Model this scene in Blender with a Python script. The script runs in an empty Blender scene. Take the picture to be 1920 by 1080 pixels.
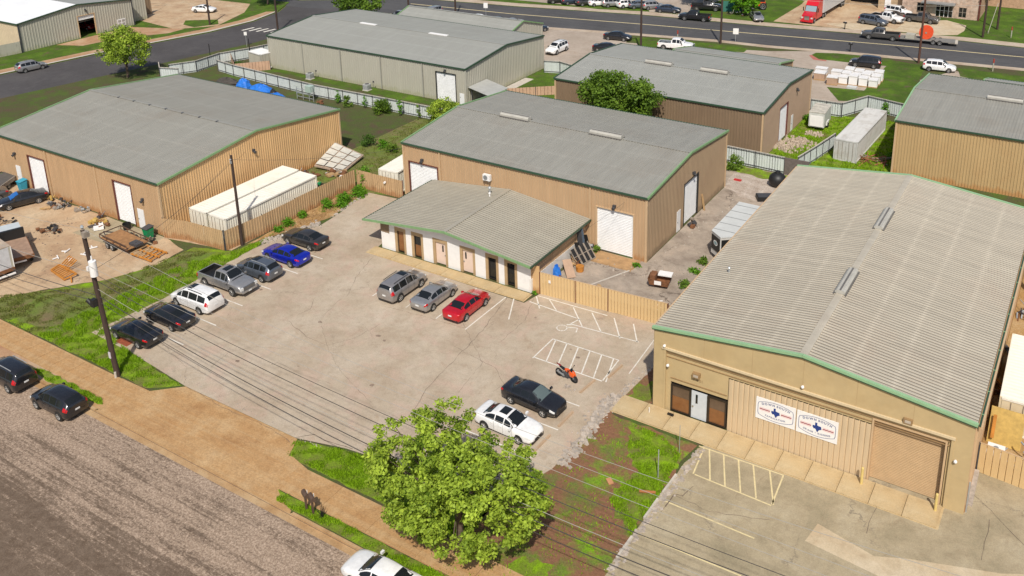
import bpy, math, random
import numpy as np
from mathutils import Vector, Matrix
from mathutils.geometry import tessellate_polygon

random.seed(7)
RND = random.Random(11)
C = bpy.context.scene.collection
sc = bpy.context.scene
R = math.radians

# ------------------------------------------------------------------ camera
CAM_H = 41.5
yaw, pit, roll = -0.559991, 0.3085, -0.0183959
fw = Vector((math.sin(yaw)*math.cos(pit), math.cos(yaw)*math.cos(pit), -math.sin(pit)))
rt = Vector((math.cos(yaw), -math.sin(yaw), 0))
up = rt.cross(fw)
r2 = rt*math.cos(roll)+up*math.sin(roll)
u2 = -rt*math.sin(roll)+up*math.cos(roll)
cd = bpy.data.cameras.new('camera')
cam = bpy.data.objects.new('camera', cd)
C.objects.link(cam)
cam.matrix_world = Matrix(((r2.x, u2.x, -fw.x, 0), (r2.y, u2.y, -fw.y, 0), (r2.z, u2.z, -fw.z, CAM_H), (0, 0, 0, 1)))
cd.sensor_width = 36
cd.lens = 1751.34/1920*36
cd.shift_x = (960-1011.64)/1920
cd.shift_y = -(540-157.72)/1920
cd.clip_end = 2000
sc.camera = cam

# ------------------------------------------------------------------ sky and sun
SUN_EL, SUN_AZ = 50, 149          # azimuth clockwise from +Y: the sun stands behind and to the right of the camera
w = bpy.data.worlds.new('World'); sc.world = w; w.use_nodes = True
nt = w.node_tree
bg = nt.nodes['Background']
sky = nt.nodes.new('ShaderNodeTexSky')
sky.sky_type = 'NISHITA'; sky.sun_disc = False
sky.sun_elevation = R(SUN_EL); sky.sun_rotation = R(SUN_AZ)
sky.air_density = 1.0; sky.dust_density = 2.0; sky.ozone_density = 1.0
nt.links.new(sky.outputs[0], bg.inputs[0])
bg.inputs[1].default_value = 0.105
sd = bpy.data.lights.new('sun', 'SUN')
sun = bpy.data.objects.new('sun', sd); C.objects.link(sun)
sd.energy = 4.25; sd.angle = R(0.9); sd.color = (1.0, 0.945, 0.86)
sdir = Vector((math.sin(R(SUN_AZ))*math.cos(R(SUN_EL)), math.cos(R(SUN_AZ))*math.cos(R(SUN_EL)), math.sin(R(SUN_EL))))
sun.rotation_euler = sdir.to_track_quat('Z', 'Y').to_euler()
sc.view_settings.view_transform = 'Standard'
sc.view_settings.look = 'None'
sc.view_settings.gamma = 1
sc.view_settings.use_curve_mapping = False
sc.view_settings.exposure = 0.0

# ------------------------------------------------------------------ materials
MATS = {}
def _n(nt, t, **k):
    n = nt.nodes.new(t)
    for a, b in k.items(): setattr(n, a, b)
    return n
def ramp(nt, fac, stops):
    r = _n(nt, 'ShaderNodeValToRGB')
    e = r.color_ramp.elements
    while len(e) < len(stops): e.new(0.5)
    for el, (p, c) in zip(e, stops):
        el.position = p; el.color = (*c, 1) if len(c) == 3 else c
    nt.links.new(fac, r.inputs[0])
    return r.outputs[0]
def coords(nt, scale=(1, 1, 1), kind='Object', rot=0):
    tc = _n(nt, 'ShaderNodeTexCoord'); mp = _n(nt, 'ShaderNodeMapping')
    mp.inputs['Scale'].default_value = scale
    mp.inputs['Rotation'].default_value = (0, 0, rot)
    nt.links.new(tc.outputs[kind], mp.inputs[0])
    return mp.outputs[0]
def noise(nt, vec, scale, detail=4, rough=.55, dist=0):
    n = _n(nt, 'ShaderNodeTexNoise')
    n.inputs['Scale'].default_value = scale; n.inputs['Detail'].default_value = detail
    n.inputs['Roughness'].default_value = rough; n.inputs['Distortion'].default_value = dist
    nt.links.new(vec, n.inputs['Vector'])
    return n.outputs['Fac']
def mix(nt, a, b, fac, mode='MIX'):
    m = _n(nt, 'ShaderNodeMix', data_type='RGBA', blend_type=mode)
    for s, v in ((m.inputs[0], fac), (m.inputs[6], a), (m.inputs[7], b)):
        if hasattr(v, 'is_linked') or hasattr(v, 'node'): nt.links.new(v, s)
        elif isinstance(v, (int, float)): s.default_value = v
        else: s.default_value = (*v, 1)
    return m.outputs[2]
def newmat(name):
    m = bpy.data.materials.new(name); m.use_nodes = True
    b = m.node_tree.nodes['Principled BSDF']
    MATS[name] = m
    return m, m.node_tree, b
def bump(nt, b, h, strength=.3, dist=.02):
    bp = _n(nt, 'ShaderNodeBump')
    bp.inputs['Strength'].default_value = strength; bp.inputs['Distance'].default_value = dist
    nt.links.new(h, bp.inputs['Height']); nt.links.new(bp.outputs[0], b.inputs['Normal'])
def mat(name, col, rough=.6, var=.12, scale=1.5, metal=0, coat=0, stretch=(1, 1, 1), spec=None, dirt=None, dirtamt=.5):
    """plain surface with mottling, optional dirt patches"""
    if name in MATS: return MATS[name]
    m, nt, b = newmat(name)
    b.inputs['Roughness'].default_value = rough
    b.inputs['Metallic'].default_value = metal
    if coat: b.inputs['Coat Weight'].default_value = coat; b.inputs['Coat Roughness'].default_value = .05
    if spec is not None: b.inputs['Specular IOR Level'].default_value = spec
    if var <= 0:
        b.inputs['Base Color'].default_value = (*col, 1); return m
    v = coords(nt, stretch)
    n1 = noise(nt, v, scale, 6, .65)
    lo = tuple(c*(1-var*1.6) for c in col); hi = tuple(min(.9, c*(1+var)) for c in col)
    out = ramp(nt, n1, [(.28, lo), (.72, hi)])
    if dirt:
        n2 = noise(nt, v, scale*.37, 5, .7, .4)
        f = ramp(nt, n2, [(.52, (0, 0, 0)), (.72, (dirtamt,)*3)])
        out = mix(nt, out, dirt, f)
    nt.links.new(out, b.inputs['Base Color'])
    return m

def pavement(name, cols, scale=.25, grain=18, crack=None, crackcol=(.10, .075, .055), stain=(.2, .15, .11), streak=None, gr=.25, rough=.9, stainamt=.6, crackw=.006, crackscale=.12, pink=None):
    m, nt, b = newmat(name)
    b.inputs['Roughness'].default_value = rough
    b.inputs['Specular IOR Level'].default_value = .25
    v = coords(nt)
    n1 = noise(nt, v, scale, 7, .62, .3)
    out = ramp(nt, n1, [(.30, cols[0]), (.5, cols[1]), (.70, cols[2])])
    n2 = noise(nt, v, scale*3.1, 6, .7, .8)
    f = ramp(nt, n2, [(.56, (0, 0, 0)), (.78, (stainamt,)*3)])
    out = mix(nt, out, stain, f)
    if pink:
        f = ramp(nt, noise(nt, coords(nt, (1, 1, 1), rot=1.1), scale*2.1, 6, .65, .5), [(.5, (0, 0, 0)), (.66, (.6,)*3)])
        out = mix(nt, out, pink, f)
    if streak:
        ax, sc_, col, amt = streak
        v2 = coords(nt, (.035, 1.4, 1) if ax == 'x' else (1.4, .035, 1))
        n3 = noise(nt, v2, sc_, 6, .75, .15)
        f = ramp(nt, n3, [(.45, (0, 0, 0)), (.62, (amt,)*3)])
        out = mix(nt, out, col, f)
    g2 = noise(nt, v, 1.3, 6, .75, .6)
    out = mix(nt, out, ramp(nt, g2, [(.3, (.86, .84, .82)), (.5, (1, 1, 1)), (.7, (1.07, 1.06, 1.04))]), 1.0, 'MULTIPLY')
    g1 = noise(nt, v, grain, 3, .8)
    g = ramp(nt, g1, [(.3, (1-gr,)*3), (.7, (1+gr*.6,)*3)])
    out = mix(nt, out, g, 1.0, 'MULTIPLY')
    if crack:
        d = noise(nt, v, 1.2, 4, .7)
        vm = _n(nt, 'ShaderNodeVectorMath', operation='MULTIPLY_ADD')
        cm = _n(nt, 'ShaderNodeCombineXYZ')
        nt.links.new(d, cm.inputs[0]); d2 = noise(nt, coords(nt, (1, 1, 1), rot=.8), 1.1, 4, .7); nt.links.new(d2, cm.inputs[1])
        nt.links.new(cm.outputs[0], vm.inputs[0]); vm.inputs[1].default_value = (2.2, 2.2, 0); nt.links.new(v, vm.inputs[2])
        vo = _n(nt, 'ShaderNodeTexVoronoi', feature='DISTANCE_TO_EDGE')
        vo.inputs['Scale'].default_value = crackscale
        nt.links.new(vm.outputs[0], vo.inputs['Vector'])
        f = ramp(nt, vo.outputs['Distance'], [(crackw*.4, (crack,)*3), (crackw, (0, 0, 0))])
        # cracks fade in and out
        n5 = noise(nt, v, .35, 3, .6)
        f2 = ramp(nt, n5, [(.42, (0, 0, 0)), (.58, (1, 1, 1))])
        f = mix(nt, f, f2, 1.0, 'MULTIPLY')
        out = mix(nt, out, crackcol, f)
    nt.links.new(out, b.inputs['Base Color'])
    bump(nt, b, g1, .35, .01)
    return m
def grassmat(name, cols, scale=.5, bare=None, barethr=(.52, .62), barescale=.35):
    m, nt, b = newmat(name)
    b.inputs['Roughness'].default_value = 1
    b.inputs['Specular IOR Level'].default_value = .1
    v = coords(nt)
    n1 = noise(nt, v, scale, 8, .68, .2)
    out = ramp(nt, n1, [(.33, cols[0]), (.5, cols[1]), (.66, cols[2])])
    g1 = noise(nt, v, 9, 6, .85)
    g = ramp(nt, g1, [(.3, (.5,)*3), (.7, (1.35,)*3)])
    out = mix(nt, out, g, 1.0, 'MULTIPLY')
    if bare:
        n2 = noise(nt, v, barescale, 8, .7, .3)
        f = ramp(nt, n2, [(barethr[0], (0, 0, 0)), (barethr[1], (1, 1, 1))])
        n4 = noise(nt, v, 5, 5, .8)
        bc = ramp(nt, n4, [(.3, tuple(c*.55 for c in bare)), (.7, bare)])
        out = mix(nt, out, bc, f)
    nt.links.new(out, b.inputs['Base Color'])
    bump(nt, b, g1, .8, .06)
    return m
def leafmat(name, c0, c1):
    m, nt, b = newmat(name)
    at = _n(nt, 'ShaderNodeAttribute', attribute_name='leaf_tone')
    out = ramp(nt, at.outputs['Fac'], [(0, c0), (1, c1)])
    nt.links.new(out, b.inputs['Base Color'])
    b.inputs['Roughness'].default_value = .6
    b.inputs['Specular IOR Level'].default_value = .25
    tr = _n(nt, 'ShaderNodeBsdfTranslucent'); ms = _n(nt, 'ShaderNodeMixShader')
    nt.links.new(out, tr.inputs[0]); ms.inputs[0].default_value = .3
    nt.links.new(b.outputs[0], ms.inputs[1]); nt.links.new(tr.outputs[0], ms.inputs[2])
    nt.links.new(ms.outputs[0], nt.nodes['Material Output'].inputs[0])
    return m
def metal_sheet(name, col, streakaxis='y', var=.1, dirt=(.2, .17, .14), rough=.5, amt=.35, dscale=.5, metal=0, laps=None, base=None):
    """painted or galvanised sheet with streaks running along its ribs"""
    if name in MATS: return MATS[name]
    m, nt, b = newmat(name)
    b.inputs['Roughness'].default_value = rough
    b.inputs['Metallic'].default_value = metal
    st = {'y': (1.6, .12, 1.6), 'x': (.12, 1.6, 1.6), 'z': (1.6, 1.6, .18)}[streakaxis]
    v = coords(nt, st)
    n1 = noise(nt, v, .9, 6, .7)
    out = ramp(nt, n1, [(.3, tuple(c*(1-var*1.5) for c in col)), (.7, tuple(min(.9, c*(1+var)) for c in col))])
    n2 = noise(nt, coords(nt), dscale, 6, .7, .3)
    f = ramp(nt, n2, [(.5, (0, 0, 0)), (.75, (amt,)*3)])
    out = mix(nt, out, dirt, f)
    sx = None
    if laps or base:
        tc = _n(nt, 'ShaderNodeTexCoord'); sx = _n(nt, 'ShaderNodeSeparateXYZ'); nt.links.new(tc.outputs['Object'], sx.inputs[0])
    if laps:     # faint pale band where one sheet laps the next, with its row of screws
        ax, step, amount = laps
        md = _n(nt, 'ShaderNodeMath', operation='PINGPONG'); nt.links.new(sx.outputs[0 if ax == 'x' else 1], md.inputs[0]); md.inputs[1].default_value = step/2
        f = ramp(nt, md.outputs[0], [(0, (amount,)*3), (.11, (amount*.5,)*3), (.3, (0, 0, 0))])
        f = mix(nt, f, ramp(nt, noise(nt, coords(nt), 1.1, 5, .75), [(.35, (.15,)*3), (.65, (1, 1, 1))]), 1.0, 'MULTIPLY')
        out = mix(nt, out, tuple(min(.85, c*1.45+.02) for c in col), f)
    if base:     # rust and mud stain with a ragged upper edge
        mr = _n(nt, 'ShaderNodeMapRange'); nt.links.new(sx.outputs[2], mr.inputs[0]); mr.inputs[1].default_value = 0; mr.inputs[2].default_value = 1.1; mr.inputs[3].default_value = .62; mr.inputs[4].default_value = .12
        sb = _n(nt, 'ShaderNodeMath', operation='ADD'); nt.links.new(mr.outputs[0], sb.inputs[0]); nt.links.new(noise(nt, coords(nt, (1, 1, .4)), 1.3, 6, .75), sb.inputs[1])
        f = ramp(nt, sb.outputs[0], [(.80, (0, 0, 0)), (1.05, (.75,)*3)])
        out = mix(nt, out, base, f)
    nt.links.new(out, b.inputs['Base Color'])
    return m

LOT = pavement('lot_concrete', [(.37, .285, .20), (.435, .355, .262), (.50, .42, .325)], .22, 16, crack=.4, stain=(.33, .235, .155), gr=.2, crackscale=.10, crackw=.004, stainamt=.75, pink=(.48, .345, .265))
YARD = pavement('yard_concrete', [(.37, .235, .14), (.48, .34, .21), (.54, .42, .28)], .3, 20, crack=.5, stain=(.16, .12, .09), gr=.25, crackscale=.16, crackw=.01)
BACKYARD = pavement('worn_concrete', [(.24, .19, .15), (.36, .30, .24), (.46, .37, .29)], .4, 20, crack=.8, stain=(.13, .11, .08), gr=.25, crackscale=.2, crackw=.012)
RLOT = pavement('side_lot_concrete', [(.28, .235, .15), (.365, .30, .195), (.43, .365, .25)], .35, 14, crack=.6, stain=(.22, .165, .105), gr=.2, crackscale=.11, crackcol=(.12, .10, .08))
FARLOT = pavement('far_lot_concrete', [(.32, .26, .20), (.40, .33, .265), (.46, .39, .32)], .15, 10, stain=(.27, .18, .12), gr=.15)
def roadmat():
    m, nt, b = newmat('front_road_asphalt')
    b.inputs['Roughness'].default_value = .95; b.inputs['Specular IOR Level'].default_value = .2
    v = coords(nt)
    base = ramp(nt, noise(nt, v, 2.2, 5, .7), [(.3, (.112, .077, .052)), (.7, (.175, .128, .092))])
    # loose gravel swept into uneven lanes along the road
    lane = noise(nt, coords(nt, (.03, .9, 1)), 2.3, 8, .75, .35)
    patchy = noise(nt, coords(nt, (.35, .8, 1)), .5, 5, .6, .3)
    sx = _n(nt, 'ShaderNodeSeparateXYZ'); tc = _n(nt, 'ShaderNodeTexCoord'); nt.links.new(tc.outputs['Object'], sx.inputs[0])
    mr = _n(nt, 'ShaderNodeMapRange'); mr.inputs[1].default_value = 21; mr.inputs[2].default_value = 27.5; mr.inputs[3].default_value = -.06; mr.inputs[4].default_value = .115
    nt.links.new(sx.outputs[1], mr.inputs[0])
    speck = noise(nt, coords(nt, (.75, 1.2, 1)), 5.5, 6, .85, .2)
    def mth(op, a, b_):
        q = _n(nt, 'ShaderNodeMath', operation=op)
        for i, s in enumerate((a, b_)):
            if isinstance(s, (int, float)): q.inputs[i].default_value = s
            else: nt.links.new(s, q.inputs[i])
        return q.outputs[0]
    tot = mth('ADD', mth('ADD', mth('MULTIPLY', lane, .72), mth('MULTIPLY', patchy, .30)), mth('ADD', mth('MULTIPLY', speck, .75), mr.outputs[0]))
    f = ramp(nt, tot, [(.87, (0, 0, 0)), (1.0, (1, 1, 1))])
    gcol = ramp(nt, noise(nt, v, 7.5, 3, .8), [(.35, (.23, .16, .115)), (.5, (.33, .245, .175)), (.66, (.49, .37, .28))])
    out = mix(nt, base, gcol, f)
    g1 = noise(nt, v, 12, 3, .8)
    out = mix(nt, out, ramp(nt, g1, [(.3, (.72,)*3), (.7, (1.22,)*3)]), 1.0, 'MULTIPLY')
    nt.links.new(out, b.inputs['Base Color']); bump(nt, b, g1, .5, .02)
    return m
ROAD = roadmat()
BIGROAD = pavement('far_road_asphalt', [(.062, .060, .060), (.078, .076, .078), (.10, .098, .098)], .08, 12, stain=(.13, .12, .115), streak=('x', .7, (.11, .105, .10), .4), gr=.2)
SIDEROAD = pavement('side_road_asphalt', [(.062, .057, .055), (.078, .072, .072), (.10, .093, .09)], .1, 12, stain=(.12, .11, .105), gr=.2)
WALK = pavement('sidewalk_concrete', [(.35, .185, .075), (.44, .26, .115), (.50, .33, .17)], .4, 9, stain=(.31, .155, .06), gr=.25, streak=('x', 1.1, (.50, .36, .20), .35))
WALKRED = pavement('sidewalk_red', [(.36, .19, .10), (.42, .26, .15), (.48, .34, .22)], .3, 14, stain=(.26, .13, .07), gr=.2)
FARWALK = pavement('far_sidewalk_concrete', [(.36, .27, .19), (.45, .36, .27), (.50, .42, .33)], .3, 12, stain=(.34, .21, .13), gr=.15)
APRON = pavement('pale_apron_concrete', [(.45, .34, .215), (.52, .42, .28), (.57, .48, .35)], .35, 14, stain=(.4, .28, .17), gr=.15)
PATIO = pavement('walkway_slab', [(.42, .29, .14), (.49, .365, .20), (.54, .43, .26)], .35, 14, stain=(.36, .26, .13), gr=.14)
CURB = pavement('curb_concrete', [(.34, .20, .09), (.43, .275, .14), (.49, .35, .20)], .5, 14, stain=(.3, .17, .08), gr=.2)
GRASS = grassmat('bright_grass', [(.15, .14, .045), (.17, .24, .025), (.24, .42, .010)], .6, bare=(.22, .165, .08), barethr=(.53, .68))
GRASSDULL = grassmat('dull_grass', [(.17, .15, .07), (.155, .18, .05), (.14, .22, .03)], .3, bare=(.25, .18, .10), barethr=(.5, .66))
GRASSRED = grassmat('patchy_weeds_on_red_soil', [(.17, .14, .07), (.15, .19, .04), (.20, .40, .010)], .33, bare=(.29, .15, .085), barethr=(.40, .52), barescale=.5)
GRASSFAR = grassmat('far_grass', [(.06, .09, .02), (.075, .13, .018), (.11, .19, .02)], .3, bare=(.14, .12, .06), barethr=(.52, .68), barescale=.5)
GRASSYARD = grassmat('yard_grass', [(.10, .085, .045), (.085, .10, .035), (.085, .14, .025)], .3, bare=(.13, .09, .06), barethr=(.5, .64))
DIRT = grassmat('orange_soil', [(.34, .19, .07), (.42, .26, .11), (.5, .35, .19)], .5)
FIELD = grassmat('wide_field', [(.15, .12, .07), (.13, .14, .05), (.10, .16, .03)], .05)

ROOF = metal_sheet('grey_roof_sheet', (.275, .265, .23), 'y', .07, (.235, .205, .165), .55, .6, .15, laps=('y', 3.2, .25))
ROOFX = metal_sheet('galvanised_roof_sheet', (.43, .385, .305), 'x', .10, (.41, .33, .25), .5, .45, .15, laps=('x', 2.55, .38))
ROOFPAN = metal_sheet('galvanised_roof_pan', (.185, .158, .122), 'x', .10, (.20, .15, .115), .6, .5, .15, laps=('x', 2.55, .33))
ROOFW = metal_sheet('wing_roof_sheet', (.35, .32, .255), 'x', .06, (.29, .255, .205), .5, .5, .3, laps=('x', 2.9, .25))
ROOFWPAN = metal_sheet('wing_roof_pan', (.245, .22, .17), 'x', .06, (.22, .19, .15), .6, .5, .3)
ROOFFAR = metal_sheet('pale_roof_sheet', (.30, .30, .27), 'y', .05, (.25, .245, .215), .55, .5, .12, laps=('y', 3.2, .3))
ROOFWHITE = metal_sheet('white_roof_sheet', (.78, .78, .77), 'x', .03, (.6, .6, .58), .5, .3, .2)
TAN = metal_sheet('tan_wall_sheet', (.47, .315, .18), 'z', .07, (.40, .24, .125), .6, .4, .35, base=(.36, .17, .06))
TANS = metal_sheet('shaded_tan_wall_sheet', (.315, .225, .14), 'z', .05, (.27, .175, .11), .6, .5, .35, base=(.17, .12, .075))  # end wall copy of the tan, weaker sunlight put into the colour
TANY = metal_sheet('yellow_tan_wall_sheet', (.60, .39, .19), 'z', .07, (.50, .28, .12), .55, .45, .35, base=(.42, .19, .06))
TANQ = metal_sheet('ochre_wall_sheet', (.49, .34, .165), 'z', .06, (.42, .25, .11), .55, .45, .35, base=(.44, .22, .08))
TAND = metal_sheet('brown_wall_sheet', (.225, .155, .095), 'z', .06, (.18, .115, .07), .6, .5, .35)
CREAM = metal_sheet('cream_wall_sheet', (.41, .39, .32), 'z', .04, (.36, .32, .25), .6, .4, .3, base=(.34, .33, .22))
FENCETAN = metal_sheet('tan_fence_sheet', (.50, .335, .18), 'z', .08, (.37, .22, .11), .6, .5, .5, base=(.36, .17, .07))
FENCEWHITE = metal_sheet('white_fence_sheet', (.58, .62, .60), 'z', .05, (.45, .47, .42), .6, .5, .4)
STUCCO = mat('tan_stucco', (.485, .36, .185), .9, .07, .8, dirt=(.41, .275, .12), dirtamt=.4)
STUCCOL = mat('pale_stucco_edge', (.60, .48, .30), .9, .05, 2)
WHITEP = mat('white_paint', (.80, .78, .75), .5, .04, 2)
WHITEDOOR = mat('white_door_paint', (.78, .78, .77), .45, .05, 1.2)
GREEN = mat('green_trim', (.20, .33, .15), .5, .10, 3)
GREEND = mat('shaded_green_trim', (.035, .075, .04), .5, .15, 3)  # the trim green again, with eave shadow put into its colour
GREENP = mat('pale_green_trim', (.27, .44, .24), .5, .07, 3)
DARKRED = mat('dark_red_jamb', (.12, .03, .02), .6, .1, 3)
TRIMTAN = mat('tan_trim', (.55, .38, .22), .5, .06, 3)
BROWN = mat('brown_frame', (.30, .19, .09), .6, .1, 3)
DARKFRAME = mat('dark_bronze_frame', (.03, .022, .016), .4, .1, 3)
PINKDOOR = mat('pale_pink_door', (.72, .56, .46), .5, .04, 3)
GREYDOOR = mat('pale_grey_door', (.55, .58, .60), .45, .05, 3)
TANROLL = mat('tan_roll_door', (.46, .31, .165), .55, .06, 2)
GLASS = mat('dark_glass', (.012, .014, .015), .06, 0)
GLASSB = mat('brown_blind_glass', (.22, .095, .035), .2, .12, 2)
GLASSB2 = mat('grey_blind_glass', (.13, .085, .055), .2, .12, 2)
BLACK = mat('black_plastic', (.015, .015, .015), .5, .1, 4)
RUBBER = mat('tyre_rubber', (.018, .017, .016), .85, .15, 6)
RIM = mat('wheel_alloy', (.55, .54, .52), .35, .08, 4, metal=.6)
CHROME = mat('chrome', (.6, .6, .6), .2, 0, metal=1)
TAIL = mat('tail_light_red', (.45, .01, .012), .15, 0)
HEAD = mat('head_light', (.62, .62, .60), .12, 0)
PLATE = mat('number_plate', (.7, .7, .68), .5, .05, 6)
WOODPOLE = mat('dark_creosote_wood', (.055, .033, .024), .9, .25, 3, stretch=(3, 3, .3))
WOODRED = mat('reddish_pole_wood', (.10, .045, .03), .9, .25, 3, stretch=(3, 3, .3))
WOOD = mat('pale_timber', (.42, .27, .13), .8, .15, 3)
GREYWOOD = mat('weathered_timber', (.30, .25, .20), .85, .2, 3)
RUST = mat('rusty_steel', (.20, .085, .035), .85, .3, 3)
RUSTO = mat('orange_rust', (.50, .20, .03), .8, .2, 3)
YELLOW = mat('yellow_steel', (.50, .33, .09), .6, .15, 3)
STEEL = mat('grey_steel', (.30, .31, .31), .5, .12, 3, metal=.3)
DSTEEL = mat('dark_steel', (.06, .06, .065), .5, .15, 3)
GALV = mat('galvanised_steel', (.50, .52, .52), .4, .1, 3, metal=.5)
LINEW = mat('white_line_paint', (.70, .66, .58), .8, .12, 5, dirt=(.43, .35, .26), dirtamt=.85)
LINEY = mat('yellow_line_paint', (.64, .53, .29), .8, .12, 5, dirt=(.40, .33, .22), dirtamt=.7)
CONC = mat('pale_concrete', (.50, .45, .38), .9, .12, 2)
ROCK = mat('broken_concrete', (.40, .34, .28), .95, .25, 2)
CONTW = metal_sheet('cream_container_paint', (.76, .72, .60), 'z', .04, (.55, .45, .32), .55, .35, .5)
CONTTOP = metal_sheet('container_roof_paint', (.80, .76, .66), 'x', .03, (.62, .52, .36), .55, .35, .5)
CONTG = metal_sheet('weathered_grey_container', (.50, .49, .46), 'x', .1, (.30, .25, .20), .7, .6, .8)
BLUETARP = mat('blue_tarp', (.02, .17, .62), .5, .15, 2)
NAVY = mat('navy_print', (.012, .04, .20), .6, 0)
REDP = mat('red_print', (.30, .02, .03), .6, 0)
PINKP = mat('pink_print', (.75, .35, .33), .6, 0)
GREYP = mat('grey_blue_print', (.22, .23, .33), .6, 0)
BINGREEN = mat('green_bin_plastic', (.01, .25, .09), .5, .08, 3)
BINBLUE = mat('blue_bin_plastic', (.03, .30, .42), .5, .08, 3)
WIRE = mat('cable_jacket', (.06, .055, .05), .5, 0)
WIREL = mat('bare_cable', (.34, .32, .28), .6, 0)
BRICK = mat('mottled_pale_brick', (.52, .37, .28), .9, .28, 1.6, dirt=(.60, .52, .44), dirtamt=.8)
BARK = mat('bark', (.12, .085, .06), .95, .3, 4)
LEAFB = leafmat('bright_leaves', (.08, .15, .010), (.50, .64, .07))
LEAFM = leafmat('mid_green_leaves', (.04, .09, .010), (.20, .32, .03))
LEAFD = leafmat('deep_green_leaves', (.025, .065, .012), (.12, .22, .03))
LEAFG = leafmat('weed_leaves', (.06, .15, .012), (.16, .38, .012))
RUNRED = mat('cab_red_paint', (.55, .01, .02), .3, 0, coat=.5)

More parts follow.
